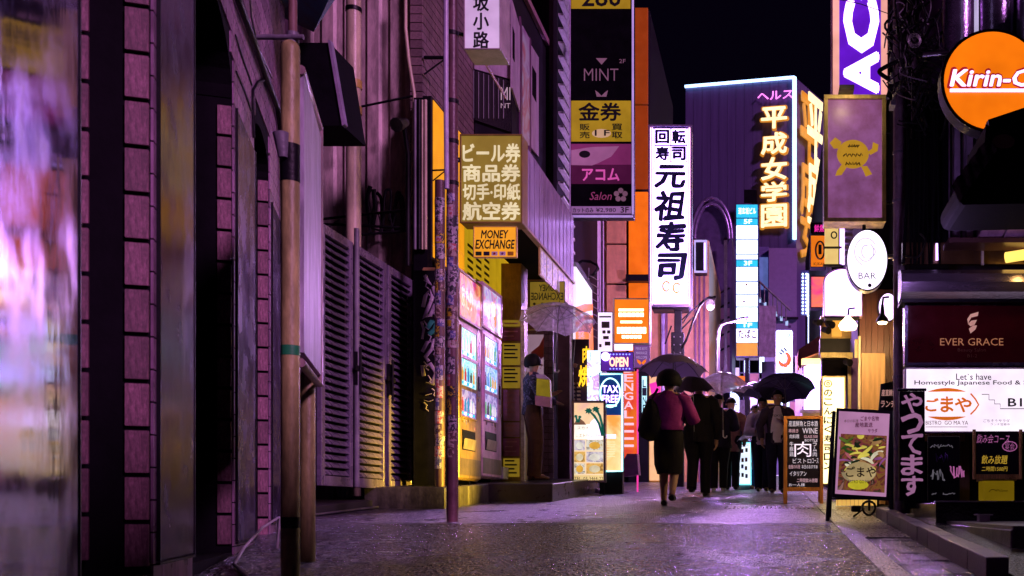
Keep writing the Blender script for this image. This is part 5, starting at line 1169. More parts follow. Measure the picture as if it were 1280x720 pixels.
arm(g1, (X(1106, 11.6), 11.62, Z(160, 11.5)), (X(1122, 11), 11.6, Z(160, 11.5)), .02, BLK); arm(g1, (X(1106, 11.6), 11.62, Z(250, 11.5)), (X(1122, 11), 11.6, Z(250, 11.5)), .02, BLK)
# oval BAR sign
ov = thing('bar_sign', 'white lit oval sign lettered BAR below the gold framed pub sign', 'sign', (X(1084, 11.2), 11.3, Z(363, 11.2)))
def ellY(cx, cy_, rx, ry, Y, n=40): return [(X(cx+rx*math.cos(t), Y), Z(cy_-ry*math.sin(t), Y)) for t in [i*math.tau/n for i in range(n)]]
MB().poly(ellY(1084, 325.5, 26, 38.5, 11.2), 0, .14, 0, FY(11.2)).build('rim', BLK, ov); MB().poly(ellY(1084, 325, 24.8, 37, 11.2), -.008, -.001, 0, FY(11.2)).build('face_panel', glow('lit_pearl_acrylic', (.86, .72, 1.0), 2.1), ov)
ptext(ov, 'BAR', 11.2, 1073, 341, 1095, 349, INK, off=.0, d=-.014)
PGY = glow('pale_grey_print', (.62, .52, .72), 1.0)
for r1, r2, s0, s1_ in ((14, 17, .6, 4.4), (10, 12, 3.6, 7.2), (5, 8, 1, 4.6), (12, 9, -1.2, .6)):
    MB().tube([(X(1082+r1*math.cos(t), 11.2), 11.188, Z(315-r2*math.sin(t), 11.2)) for t in [s0+(s1_-s0)*i/12 for i in range(13)]], .006, 5).build('emblem', PGY, ov)
MB().tube([(X(1087, 11.2), 11.18, Z(357, 11.2)), (X(1087, 11.2), 11.19, Z(357, 11.2))], .022, 10).build('emblem', INK, ov)
arm(ov, (X(1108, 11.3), 11.3, Z(318, 11.2)), (X(1124, 11), 11.3, Z(318, 11.2)), .025, STEEL); arm(ov, (X(1080, 11.3), 11.3, Z(290, 11.2)), (X(1080, 11.3), 11.3, Z(278, 11.2)), .02, BLK)
# arch topped lit sign
at_ = thing('arched_sign', 'blank white lit sign with a rounded top behind the oval BAR sign', 'sign', (X(1053, 12.2), 12.3, Z(394, 12.2)))
def archp(a, b, c, d, Y, n=14): return [(X(c, Y), Z(d, Y))]+[(X((a+c)/2+(c-a)/2*math.cos(math.pi*i/n), Y), Z(b+16-16*math.sin(math.pi*i/n), Y)) for i in range(n+1)]+[(X(a, Y), Z(d, Y))]
MB().poly(archp(1029.5, 335, 1078, 395.5, 12.2), 0, .16, 0, FY(12.2)).build('rim', M('mauve_rim', (.4, .25, .35), .4), at_); MB().poly(archp(1031, 337, 1076.5, 394, 12.2), -.008, -.001, 0, FY(12.2)).build('face_panel', LWH, at_)
MB().box(X(1031, 12.2), X(1074, 12.2), 12.2, 12.34, Z(398, 12.2), Z(395.6, 12.2)).build('bracket', BLK, at_)
# two bar lamps, lit
def lamp(label, px, py, Y, w, h, kind):
    t = thing('bar_lamp', label, 'lamp', (X(px, Y), Y, Z(py+h, Y)), 'lit lamps over the bar doors')
    r = w/2*Y/F
    prof = [(0, .25), (.15, .35), (.45, .8), (.7, 1), (1, .82)] if kind else [(0, .2), (.3, .3), (.55, .35), (.8, .85), (1, 1)]
    MB().tube([(X(px, Y), Y, Z(py+h*a, Y)) for a, b in prof], [r*b for a, b in prof], 16).build('shade', glow('warm_glass_shade', (1, .74, .45), 5) if kind else BLK, t)
    if not kind: MB().tube([(X(px, Y), Y, Z(py+h*.92, Y)), (X(px, Y), Y, Z(py+h*1.08, Y))], [r*.8, r*.6], 12).build('bulb', glow('warm_bulb', (1, .8, .45), 14), t)
    MB().tube([(X(px, Y), Y, Z(py, Y)), (X(px+1, Y), Y, Z(py-9, Y)), (X(px+9, Y), Y+.1, Z(py-12, Y))], .012, 6).build('arm', BLK, t)
    l = plight('lamp_light', (X(px, Y), Y-.05, Z(py+h*1.4, Y)), 48, (1, .62, .25), .06); return t
lamp('faceted warm glass lamp glowing under the arched white sign', 1060, 395, 12.0, 24, 17, True)
lamp('black conical lamp with a bright warm bulb on the wooden wall', 1103, 381, 11.6, 17, 22, False)
rd = thing('round_white_sign', 'round white lit sign half behind the conical lamp', 'sign', (X(1110, 12.4), 12.4, Z(402, 12.4)))
MB().poly(ellY(1110, 384, 12.5, 18, 12.4), 0, .1, 0, FY(12.4)).build('rim', BLK, rd); MB().poly(ellY(1110, 384, 11.5, 17, 12.4), -.008, -.001, 0, FY(12.4)).build('face_panel', LW, rd)
# yellow stacked bar menu column
ym = thing('yellow_panel_column', 'column of dim yellow round-emblem panels hanging under the gold framed sign', 'sign', (X(1040, 13.4), 13.4, Z(345, 13.4)))
for a, b, c, d in ((1031, 282, 1048, 308), (1031, 311, 1048, 330), (1050, 281, 1056, 330)):
    fq(ym, 13.4, a, b, c, d, glow('yellow_white_panel', (1, .66, .22), .85) if a < 1050 else LV, 'panel', .05)
MB().tube([(X(1043+3.5*math.cos(t), 13.3), 13.39, Z(294-4*math.sin(t), 13.4)) for t in [i*math.tau/12 for i in range(13)]], .010, 5).build('emblem', INK, ym)
for b in (280, 309, 331): fq(ym, 13.4, 1029, b, 1052, b+1.6, BLK, 'bar', .1, -.04)
for k in range(6): fq(ym, 13.35, 1056, 283+k*8, 1066, 287+k*8, M('mauve_louvre', (.35, .25, .4), .4), 'louvre', .1)
# lit こんにゃく sign with gold trim, dark beam
kn = sign('warm_vertical_sign', 'glowing warm white vertical sign with black hand-lettered kana beside the wooden wall', 'sign', 13.5, 1027, 470, 1057, 606, LYW, GOLD, .5, .02)
pvtext(kn, '⓪のこんにく寿司ロン', 13.5, 1030, 474, 1040, 588, M('brown_black_ink', (.02, .012, .005), .4, bump=0), off=.03, gap=.25, wob=.04)
pier = thing('gilt_bar', 'narrow bar front with gilt beams and dark lintels above the glowing vertical sign', 'shop', (X(1045, 13.8), 13.9, .7))
fq(pier, 13.7, 1026, 395, 1064, 424, M('gilt_panel', (.5, .34, .1), .4), 'panel'); fq(pier, 13.6, 1025, 423, 1063, 440, BLK, 'lintel', .3); fq(pier, 13.6, 1026, 440.5, 1066, 447, GOLD, 'beam', .2); fq(pier, 13.75, 1028, 447, 1062, 470, VDARK, 'opening'); fq(pier, 13.6, 1060, 447, 1064, 612, GOLD, 'post', .08)
fq(pier, 13.7, 1064, 447, 1074, 612, M('violet_curtain', (.16, .04, .36), .5), 'curtain'); fq(pier, 13.55, 1069, 424, 1077, 446, glow('yellow_tag', (1, .6, .15), 1), 'tag'); fq(pier, 13.62, 1040, 398, 1052, 420, glow('amber_dim', (1, .45, .06), .8), 'lit_panel')
for a, b in ((1034, 405), (1029, 412), (1056, 452), (1030, 400), (1018, 402)): MB().tube([(X(a, 13.3), 13.3, Z(b, 13.3)), (X(a+6, 13.3), 13.2, Z(b+3, 13.3))], [.035, .05], 8).build('spot_lamp', BLK, pier)
# wooden wall
WD = M('dark_stained_plank', (.16, .065, .05), .4, var=.4, scale=5, stretch=(8, 8, .5), bump=.25, bscale=20, rnd=.35)
ww = thing('plank_wall', 'dark stained vertical plank wall behind the two bar lamps', 'wall', (X(1098, 12.9), 13, .65))
pieces([((X(1078+i*7.6, 12.9), 12.9+(.004 if i % 2 else 0), (Z(362, 12.9)+.6)/2), (.073, .03, Z(362, 12.9)-.6), None) for i in range(8)], 'plank', WD, ww, bev=.02)
MB().box(X(1073, 12.9), X(1135, 12.9), 12.93, 13.0, .5, Z(330, 12.9)).build('backing', VDARK, ww); MB().box(X(1073, 12.8), X(1076, 12.8), 12.8, 12.88, .6, Z(420, 12.8)).build('corner_post', PIPE, ww)
MB().box(X(1077, 12.7), X(1107, 12.7), 12.72, 12.78, .6, Z(441, 12.7)).build('board', M('raw_plywood', (.46, .27, .12), .5, var=.25, scale=4, stretch=(6, 6, .5)), ww, bev=.005)
# leaning black menu board
mbd = thing('leaning_menu_board', 'black menu board with pinkish chalk lines leaning by the plank wall', 'menu board', (X(1107, 11), 11, Z(560, 11)))
MB().poly([(X(a, 11), Z(b, 11)) for a, b in ((1101, 480), (1126, 474), (1120, 560), (1094, 566))], 0, .03, 0, FY(11)).build('board', BLK, mbd)
for k, (w_) in enumerate(('産直鮮魚', 'ランチ', '生ビール', '串焼き')): ptext(mbd, w_, 11, 1102-k, 487+k*14, 1120-k, 495+k*14, glow('chalk_pink', (.9, .45, .4), .5), off=.02, shear=.05)  # this chalk glows by itself in place of light on the board
arm(mbd, (X(1100, 11.05), 11.05, Z(555, 11)), (X(1097, 11.05), 11.05, G(11)), .012, BLK, 'leg'); arm(mbd, (X(1119, 11.05), 11.05, Z(555, 11)), (X(1120, 11.05), 11.05, G(11)), .012, BLK, 'leg')

# ---- right corner: pipes, cables, black column, kirin disc, awning, shop boards
RUST = M('rusty_lilac_pipe', (.42, .32, .38), .45, var=.3, scale=9, dirt=.6)
rp = thing('corner_downpipe', 'rust-streaked lilac downpipe at the corner right of the purple sign', 'pipe', (X(1124, 10.1), 10.1, .5))
MB().tube([(X(1124, 10.1), 10.1, .45), (X(1124, 10.1), 10.1, 6.5)], .058, 16).build('pipe', RUST, rp)
for b in (30, 118, 190, 250, 322, 470, 560): MB().tube([(X(1124, 10.1), 10.1, Z(b+3, 10.1)), (X(1124, 10.1), 10.1, Z(b, 10.1))], .066, 14).build('collar', GREYP, rp)
rp2 = thing('second_pipe', 'short cream pipe end beneath the tangle of cables', 'pipe', (X(1144, 9.9), 9.9, Z(156, 9.9)))
MB().tube([(X(1150, 9.9), 9.9, Z(152, 9.9)), (X(1150, 9.9), 9.9, Z(112, 9.9))], .03, 12).build('pipe', PIPE, rp2); MB().tube([(X(1143, 9.9), 9.9, Z(160, 9.9)), (X(1143, 9.9), 9.9, Z(40, 9.9))], .03, 12).build('pipe', M('lilac_pvc', (.55, .50, .68), .3), rp2)
kb = thing('metal_beam_building', 'dark building at the right with a sheet metal beam over glossy shop boards', 'building', (3, 10.5, .6))
MB().box(X(1133, 10.0), 5, 10.25, 10.7, .5, 6.7).build('wall', M('violet_render', (.030, .020, .042), .5, var=.3, spec=.2), kb)
MB().box(X(1138, 9.7), X(1188, 9.7), 9.75, 10.2, Z(335, 9.7), Z(150, 9.7)).build('black_column', VDARK, kb, bev=.01)
MB().box(X(1131, 10), X(1150, 10), 10.0, 10.22, Z(335, 10), 7).build('side_pier', BLK, kb)
# purple wall and round steel ducts on top
for i, (a, r) in enumerate(((1203, .15), (1250, .17), (1297, .17))):
    MB().tube([(X(a, 9.2), 9.4, Z(120, 9.2)), (X(a, 9.2), 9.4, 7)], r, 24).build('duct', M('brushed_duct', (.25, .20, .33), .22, .8), kb)
MB().tube([(X(1222, 8.9), 8.95, Z(120, 8.9)), (X(1222, 8.9), 8.95, 7)], .02, 8).build('white_tube', glow('pale_violet_tube', (.7, .6, .95), .7), kb)
fq(kb, 9.9, 1150, -60, 1184, 110, M('purple_wall_sheet', (.22, .10, .26), .35, dirt=.3), 'upper_sheet')
# wall panels behind the awning
PP = M('lilac_wall_panel', (.44, .33, .50), .35, dirt=.3)
for a, c, b, d in ((1187, 1192, 150, 302), (1193, 1207, 150, 298), (1208, 1219, 150, 296), (1221, 1247, 150, 296), (1248, 1282, 150, 296), (1283, 1330, 150, 296)): fq(kb, 9.6, a, b, c, d, PP, 'wall_panel', .06)
for a in (1190, 1203, 1219, 1247): MB().tube([(X(a, 9.5), 9.55, Z(302, 9.5)), (X(a, 9.5), 9.55, Z(120, 9.5))], .012, 6).build('seam_tube', BLK, kb)
PK2 = M('pink_lilac_sheet', (.58, .36, .50), .3, dirt=.2)
MB().poly([(X(a, 9.3), Z(b, 9.3)) for a, b in ((1222, 297), (1247, 255), (1275, 255), (1252, 297))], 0, .02, 0, FY(9.3)).build('angled_sheet', PK2, kb); MB().poly([(X(a, 9.3), Z(b, 9.3)) for a, b in ((1254, 297), (1277, 255), (1340, 255), (1340, 297))], 0, .02, 0, FY(9.3)).build('angled_sheet', PK2, kb)
fq(kb, 9.25, 1186, 297, 1340, 303, M('bronze_ledge', (.12, .06, .07), .35, .4), 'ledge', .3)
fq(kb, 9.7, 1128, 303, 1340, 330, M('bronze_glass_soffit', (.16, .09, .05), .2, .6), 'soffit_panel', .05)
fq(kb, 9.65, 1170, 304, 1173, 325, LV, 'tube_light', .02); fq(kb, 9.6, 1227, 300, 1230, 331, M('lilac_pvc', (.55, .50, .68), .3), 'divider', .03)
MB().tube([(X(1262, 9.3), 9.45, Z(317, 9.3)), (X(1300, 9.3), 9.45, Z(311, 9.3))], .05, 12).build('lamp_bulb', glow('warm_gold_lamp', (1, .62, .12), 1.6), kb)
plight('corner_lamp_light', (X(1285, 9.0), 9.05, Z(330, 9.0)), 1.6, (1, .6, .15), .05)
# sheet metal beam with rounded front
BE = M('brushed_beam_metal', (.34, .28, .36), .24, .85, var=.2, scale=4, stretch=(.5, 3, 3), bump=.06)
prof = [(9.45, 332), (9.30, 334), (9.22, 341), (9.2, 352), (9.22, 364), (9.30, 371), (9.45, 373)]
vs = []
for yy, b in prof:
    for xx in (X(1127, 9.2), X(1350, 9.2)): vs.append((xx, yy, Z(b, 9.2)))
MB().add(vs, [(2*i, 2*i+1, 2*i+3, 2*i+2) for i in range(6)]+[(0,2,4,6,8,10,12)], 0, False).build('beam', BE, kb)
fq(kb, 9.3, 1127, 374, 1350, 377.5, BLK, 'beam_lip', .3)
plight('beam_fill_light', (X(1150, 8.2), 8.3, Z(322, 8.2)), 16, (.62, .36, 1.0), .05)  # added violet fill without a fixture, brightens beam, kerb and steps
eg = sign('beauty_salon_sign', 'glossy wine red sign lettered EVER GRACE under the metal beam', 'sign', 9.4, 1131, 378, 1350, 457, M('wine_gloss', (.085, .006, .010), .12, spec=.7, coat=.6, bump=.02, var=.2), M('dark_violet_metal', (.14, .11, .18), .25, .6), .14, .03)
CP = glow('copper_letters', (.85, .32, .16), .42)
ptext(eg, 'EVER GRACE', 9.4, 1175, 423, 1254, 432, CP, off=-.005, d=-.01); ptext(eg, 'Beauty Salon', 9.4, 1197, 435.5, 1232, 441, M('dull_copper', (.3, .12, .06), .4, .3), off=-.01, d=-.01); ptext(eg, 'B1-2', 9.4, 1209, 443, 1221, 447, M('dull_copper', (.3, .12, .06), .4, .3), off=-.01, d=-.01)
PKG = glow('pink_emblem', (.75, .36, .32), .6)
for pts in (((1209, 399), (1213, 393), (1223, 390), (1222, 395), (1214, 397), (1211, 402), (1210, 405)), ((1210, 405), (1214, 401), (1221, 400), (1218, 406), (1213, 408)), ((1211, 411), (1216, 407), (1221, 407), (1219, 412), (1213, 417))):
    MB().poly([(X(a, 9.4), Z(b, 9.4)) for a, b in pts], -.010, -.005, 0, FY(9.4)).build('emblem', PKG, eg)
bw = sign('bistro_sign', 'long white lit sign reading Let`s have Homestyle Japanese Food and Salad with orange kana', 'sign', 9.4, 1131, 459.5, 1350, 541, glow('lit_white_board2', (.98, .82, 1.0), 1.12), M('lilac_white_frame', (.6, .5, .66), .35), .14, .015)
ptext(bw, 'Let`s have', 9.4, 1195, 467, 1239, 475, INK, off=.01); ptext(bw, 'Homestyle Japanese Food & Salad', 9.4, 1143, 475.5, 1302, 482.5, INK, off=.015)
OI = glow('orange_sign_ink', (.85, .17, .01), .75)
for ch, a, b, c, d in (('ご', 1157, 498, 1173, 514), ('ま', 1176, 496, 1191, 515), ('や', 1194, 497, 1214, 515)): ptext(bw, ch, 9.4, a, b, c, d, OI, off=.035, wob=.04)
def band(pts, w, Y=9.4, par=bw, mat=OI, d=-.005):
    up = [(X(a, Y), Z(b-q, Y)) for (a, b), q in zip(pts, w)]; dn = [(X(a, Y), Z(b+q, Y)) for (a, b), q in zip(pts, w)][::-1]; MB().poly(up+dn, d-.003, d, 0, FY(Y)).build('print', mat, par)
band([(1160+i*5.2, 489.5-2.2*math.sin(math.pi*i/9)) for i in range(10)], [.2, 1, 1.7, 2, 2.2, 2.2, 2, 1.7, 1, .2]); band([(1160+i*5.2, 521+2.2*math.sin(math.pi*i/9)) for i in range(10)], [.2, 1, 1.7, 2, 2.2, 2.2, 2, 1.7, 1, .2])
MB().tube([(X(a, 9.4), 9.392, Z(b, 9.4)) for a, b in ((1213, 492), (1219, 499), (1223, 506), (1219, 512), (1213, 518))], .008, 5).build('print', OI, bw)
ptext(bw, 'BISTRO  GO MA YA', 9.4, 1157, 526, 1210, 531, M('brown_orange_ink', (.35, .1, .03), .4, bump=0), off=0)
MB().tube([(X(a, 9.4), 9.392, Z(b, 9.4)) for a, b in ((1227, 493), (1236, 493), (1236, 500), (1243, 500), (1243, 505), (1250, 505), (1250, 511), (1284, 511))], .0035, 4).build('print', INK, bw)
ptext(bw, 'B1', 9.4, 1260, 498, 1277, 508, INK, off=.02); ptext(bw, 'ごちそうサラダ', 9.4, 1229, 524, 1262, 528, M('grey_ink', (.15, .12, .18), .4, bump=0), off=0); ptext(bw, 'ランチ営業中', 9.4, 1238, 529, 1262, 532, M('grey_ink', (.15, .12, .18), .4, bump=0), off=0)
MB().box(X(1157, 9.4), X(1209, 9.4), 9.392, 9.397, Z(534, 9.4), Z(533.4, 9.4)).build('print', M('brown_orange_ink', (.35, .1, .03), .4, bump=0), bw)
# below the boards
lowr = thing('basement_front', 'dark basement bar front with a bamboo valance under the white bistro sign', 'shop', (X(1215, 9.7), 9.8, .61))
MB().box(X(1130, 9.8), 5, 9.8, 9.9, .55, Z(541, 9.8)).build('wall', VDARK, lowr)
pieces([((X(1156, 9.6)+i*.0215, 9.6, Z(546, 9.6)), (.016, .016, .085), None) for i in range(18)], 'bamboo', M('dim_bamboo', (.5, .28, .12), .5, rnd=.4), lowr)
fq(lowr, 9.7, 1196, 541, 1212, 628, M('brown_reed', (.13, .07, .045), .6, stretch=(12, 12, 1)), 'reed_panel', .04)
cb1 = thing('tall_chalkboard', 'tall black chalkboard with faint scribbles beside the black kana banner', 'chalkboard', (X(1178, 9.3), 9.3, .62))
MB().box(X(1160, 9.3), X(1200, 9.3), 9.3, 9.34, .62, Z(545, 9.3)).build('board', BLK, cb1, bev=.006)
CHK = M('faint_chalk', (.75, .68, .85), .6, bump=0, es=.12); CHP = M('pink_chalk', (.85, .22, .60), .6, bump=0, es=.4)  # chalk glows faintly in place of the sign's light on these boards
def scribble(par, Y, a, b, w, h, n, mat, seed, r=.004):
    R = random.Random(seed); P = []
    for i in range(n): P.append((X(a+w*i/n+R.uniform(-1.5, 1.5), Y), Y-.004, Z(b+R.uniform(-h/2, h/2), Y)))
    MB().tube(P, r, 4).build('chalk_mark', mat, par)
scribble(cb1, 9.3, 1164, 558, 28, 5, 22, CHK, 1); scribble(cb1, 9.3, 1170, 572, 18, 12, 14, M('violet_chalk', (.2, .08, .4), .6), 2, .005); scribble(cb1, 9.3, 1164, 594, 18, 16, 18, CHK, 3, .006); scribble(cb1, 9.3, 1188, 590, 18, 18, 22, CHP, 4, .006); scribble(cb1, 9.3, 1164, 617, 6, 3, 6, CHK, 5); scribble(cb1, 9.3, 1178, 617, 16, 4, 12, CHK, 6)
cb2 = thing('bamboo_chalkboard', 'black chalkboard framed in bamboo with pink and yellow handwriting', 'chalkboard', (X(1246, 9.2), 9.2, Z(602, 9.2)))
MB().box(X(1219, 9.2), X(1273, 9.2), 9.2, 9.23, Z(593, 9.2), Z(539, 9.2)).build('board', M('black_slate', (.014, .012, .018), .4), cb2)
BAM = M('bamboo_gold', (.75, .48, .14), .4, rnd=.3)
for a in (1217.5, 1275.5): MB().tube([(X(a, 9.2), 9.19, Z(599, 9.2)), (X(a, 9.2), 9.19, Z(537, 9.2))], .016, 8).build('bamboo', BAM, cb2)
pieces([((X(1219, 9.19)+i*.0218, 9.19, Z(596, 9.19)), (.017, .017, .045), None) for i in range(19)], 'bamboo', BAM, cb2)
YCH = M('yellow_chalk', (.95, .52, .05), .6, bump=0, es=.5)  # yellow chalk also glows, standing in for light on it
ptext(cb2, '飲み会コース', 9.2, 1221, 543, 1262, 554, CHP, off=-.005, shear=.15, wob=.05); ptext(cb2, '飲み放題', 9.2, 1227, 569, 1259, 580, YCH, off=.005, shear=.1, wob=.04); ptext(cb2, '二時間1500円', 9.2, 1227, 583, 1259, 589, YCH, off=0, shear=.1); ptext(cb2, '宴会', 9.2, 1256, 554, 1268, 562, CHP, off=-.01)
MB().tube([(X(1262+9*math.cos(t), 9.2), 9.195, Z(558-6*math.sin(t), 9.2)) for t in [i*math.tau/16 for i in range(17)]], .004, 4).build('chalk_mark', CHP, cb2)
ybx = thing('yellow_box', 'yellow plastic box standing under the bamboo framed chalkboard', 'box', (X(1249, 9.4), 9.4, .617))
MB().box(X(1230, 9.35), X(1268, 9.35), 9.35, 9.6, .62, Z(601, 9.35)).build('body', glow('yellow_plastic', (.55, .34, .01), .22), ybx, bev=.008); MB().box(X(1228, 9.35), X(1270, 9.35), 9.33, 9.62, Z(601, 9.35), Z(598, 9.35)).build('lid', GOLD, ybx)  # slight glow of the plastic stands in for lamp light on the box
scribble(ybx, 9.345, 1237, 613, 24, 4, 16, M('ochre_mark', (.3, .16, .02), .6), 8, .003)
bk = thing('kana_banner', 'black vertical banner with mauve hand-painted kana', 'banner', (X(1140, 8.6), 8.6, Z(626, 8.6)))
MB().box(X(1124, 8.6), X(1156, 8.6), 8.6, 8.63, Z(626, 8.6), Z(489, 8.6)).build('cloth', BLK, bk)
pvtext(bk, 'やってます', 8.6, 1127, 491, 1153, 620, glow('mauve_paint', (.52, .22, .44), .55), off=.03, gap=.06, wob=.05)
MB().tube([(X(1122, 8.6), 8.61, Z(487, 8.6)), (X(1158, 8.6), 8.61, Z(487, 8.6))], .012, 8).build('rod', BLK, bk)
# kirin disc
kd = thing('beer_disc_sign', 'round glowing orange beer sign with white script lettering', 'sign', (X(1241, 8), 8.1, Z(165, 8)))
YK = 8.0
MB().poly(ellY(1241, 101, 65, 65, YK, 56), 0, .16, 0, FY(YK)).build('rim', BLK, kd, bev=.01)
MB().poly(ellY(1241, 101, 61, 61, YK, 56), -.006, -.001, 0, FY(YK)).build('face_panel', glow('lit_beer_orange', (1, .19, .004), 1.0), kd)
RED = glow('red_outline', (.6, .02, .03), .6)
ptext(kd, 'Kirin-City', YK, 1187, 86, 1322, 117, RED, off=.075, shear=.22, d=-.009); ptext(kd, 'Kirin-City', YK, 1189, 88, 1320, 115, LW, off=.03, shear=.22, d=-.014)
panel(kd, YK, 1187, 112, 1330, 116, LW, -.018, 'print')
arm(kd, (X(1150, 8.3), 8.15, Z(58, 8)), (X(1190, 8), 8.1, Z(58, 8)), .02, STEEL)
arm(kd, (X(1241, 8.3), 8.15, Z(60, 8)), (X(1241, 9.9), 9.9, Z(60, 8)), .03, BLK)
# black awning in front
ba = thing('black_awning', 'black rounded canopy with a ragged plastic fringe in front of the orange disc', 'awning', (X(1260, 7.5), 7.6, Z(256, 7.5)))
MB().poly([(X(a, 7.4), Z(b, 7.4)) for a, b in ((1233, 152), (1290, 134), (1400, 134), (1400, 252), (1204, 256), (1197, 249), (1195, 235), (1214, 208), (1231, 178))], 0, .7, 0, FY(7.4)).build('cover', VDARK, ba, bev=.02)
FRG = M('wet_black_plastic', (.012, .010, .016), .4, spec=.4, bump=.8, bscale=14)
vs = []
for i in range(15):
    t = i/14; a = 1190+46*t; b = 230-62*t
    for k in range(4): vs.append((X(a+k*3.2, 7.35), 7.35+.03*math.sin(i*1.9+k), Z(b+k*7+(3 if (i+k) % 3 == 0 else 0), 7.35)))
MB().add(vs, [(i*4+k, i*4+k+1, i*4+k+5, i*4+k+4) for i in range(14) for k in range(3)], 0, True).build('fringe', FRG, ba)
MB().poly([(X(a, 7.35), Z(b, 7.35)) for a, b in ((1235, 150), (1295, 130), (1400, 130), (1400, 137), (1290, 137), (1236, 156))], -.01, .1, 0, FY(7.35)).build('edge', BLK, ba)
MB().poly(ellY(1254, 178, 14, 9, 7.38, 14), -.02, -.0, 0, FY(7.38)).build('vent', M('brown_mesh', (.12, .08, .05), .5), ba)
# tangle of cables
ct = thing('cable_tangle', 'messy black tangle of overhead cables on the corner pipe', 'cables', (X(1140, 9.6), 9.6, Z(290, 9.6)))
R = random.Random(21)
def curve(P, r, mat=BLK, n=7):
    Q = []
    for i in range(len(P)-1):
        for k in range(5):
            t = k/5; p0, p1, p2, p3 = P[max(i-1, 0)], P[i], P[i+1], P[min(i+2, len(P)-1)]
            Q.append(tuple(.5*((2*p1[j])+(-p0[j]+p2[j])*t+(2*p0[j]-5*p1[j]+4*p2[j]-p3[j])*t*t+(-p0[j]+3*p1[j]-3*p2[j]+p3[j])*t*t*t) for j in range(3)))
    Q.append(P[-1]); MB().tube(Q, r, 6).build('cable', mat, ct)
for i in range(46):
    cx_, cy_ = R.uniform(1118, 1165), R.uniform(15, 150)
    curve([(X(cx_+R.uniform(-20, 22), 9.5), 9.5+R.uniform(-.3, .2), Z(cy_+R.uniform(-28, 28), 9.5)) for k in range(5)], R.choice([.006, .008, .012]), BLK if i % 9 else GREYP)
for i in range(9): curve([(X(1150+R.uniform(-8, 8), 9.5), 9.45, Z(60+i*6, 9.5)), (X(1165, 9.4), 9.3, Z(58+i*9, 9.4)), (X(1178+R.uniform(-4, 14), 9.3), 9.3, Z(66+i*8, 9.3))], .007)
CAB = M('cable_rubber', (.006, .006, .008), .9, var=.3, spec=.05, bump=0)
for i in range(8):
    a = 1130+i*6+R.uniform(-2, 2); curve([(X(a, 9.6), 9.6, Z(120, 9.6)), (X(a+R.uniform(-4, 4), 9.6), 9.55, Z(200, 9.6)), (X(a+R.uniform(-3, 3), 9.6), 9.6, Z(330, 9.6))], R.choice([.008, .012, .016]), CAB)
curve([(X(1112, 10), 9.9, Z(106, 10)), (X(1098, 10), 9.9, Z(96, 10)), (X(1104, 10), 9.9, Z(90, 10)), (X(1122, 10), 9.85, Z(84, 10))], .022)
curve([(X(1108, 10), 9.9, Z(128, 10)), (X(1112, 10), 9.9, Z(118, 10)), (X(1122, 10), 9.85, Z(112, 10)), (X(1145, 10), 9.8, Z(118, 10))], .022)
for k in range(3): MB().tube([(X(1141+(8-k)*math.cos(t), 9.3), 9.2, Z(57-(9-k*2)*math.sin(t), 9.3)) for t in [i*math.tau/20 for i in range(21)]], .004, 5).build('cable', STEEL, ct)
curve([(X(1130, 9.4), 9.4, Z(320, 9.4)), (X(1146, 9.4), 9.3, Z(324, 9.4)), (X(1155, 9.4), 9.3, Z(305, 9.4)), (X(1150, 9.4), 9.4, Z(292, 9.4))], .008)
for b in (72, 96, 130): MB().box(X(1112, 9.9), X(1118, 9.9), 9.8, 9.95, Z(b+6, 9.9), Z(b, 9.9)).build('junction_box', GREYP, ct)
# ================================================================ STREET SIGNS STANDING ON THE ROAD
def frame_on(o, yaw): return Fr(o, yaw)
WOODF = M('orange_pine', (.62, .26, .05), .4, var=.3, scale=6, stretch=(6, 6, .6), bump=.1)
cbw = thing('wooden_chalkboard', 'orange pine framed black chalkboard on legs lettered WINE around a big white kanji', 'chalkboard', (X(1004, 12.5), 12.5, G(12.5)))
Yw = 12.5; fw_ = FY(Yw)
MB().box(X(983, Yw), X(1026, Yw), Yw+.002, Yw+.025, Z(612, Yw), Z(523, Yw)).build('board', M('black_slate', (.014, .012, .018), .4), cbw)
for a, b, c, d in ((979.5, 520, 984, 632), (1024.5, 520, 1029, 632)): MB().box(X(a, Yw), X(c, Yw), Yw-.02, Yw+.03, G(Yw), Z(b, Yw)).build('leg', WOODF, cbw, bev=.004)
MB().box(X(984, Yw), X(1024.5, Yw), Yw-.018, Yw+.028, Z(524, Yw), Z(520, Yw)).build('rail', WOODF, cbw, bev=.003); MB().box(X(984, Yw), X(1024.5, Yw), Yw-.018, Yw+.028, Z(614, Yw), Z(609, Yw)).build('rail', WOODF, cbw, bev=.003)
for a in (981, 1026): MB().tube([(X(a, Yw), Yw+.03, Z(530, Yw)), (X(a, Yw), Yw+.42, G(Yw+.42)+.01)], .014, 6).build('rear_leg', WOODF, cbw)
CW = glow('bright_chalk', (.95, .82, .95), .72); CP2 = glow('pink_chalk_bright', (.85, .5, .6), .7)  # chalk lettering given its own glow instead of light on the board
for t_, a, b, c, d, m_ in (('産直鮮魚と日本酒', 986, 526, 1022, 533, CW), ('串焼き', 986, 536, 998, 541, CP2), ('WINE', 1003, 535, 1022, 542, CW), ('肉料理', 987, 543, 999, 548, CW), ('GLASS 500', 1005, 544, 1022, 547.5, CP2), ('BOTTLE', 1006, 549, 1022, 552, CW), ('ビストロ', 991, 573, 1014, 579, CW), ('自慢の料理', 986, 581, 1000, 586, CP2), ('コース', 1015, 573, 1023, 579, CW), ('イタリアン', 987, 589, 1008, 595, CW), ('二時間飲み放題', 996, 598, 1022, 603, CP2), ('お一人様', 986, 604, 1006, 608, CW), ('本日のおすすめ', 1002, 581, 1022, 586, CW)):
    ptext(cbw, t_, Yw, a, b, c, d, m_, d=-.004, off=.0, wob=.03)
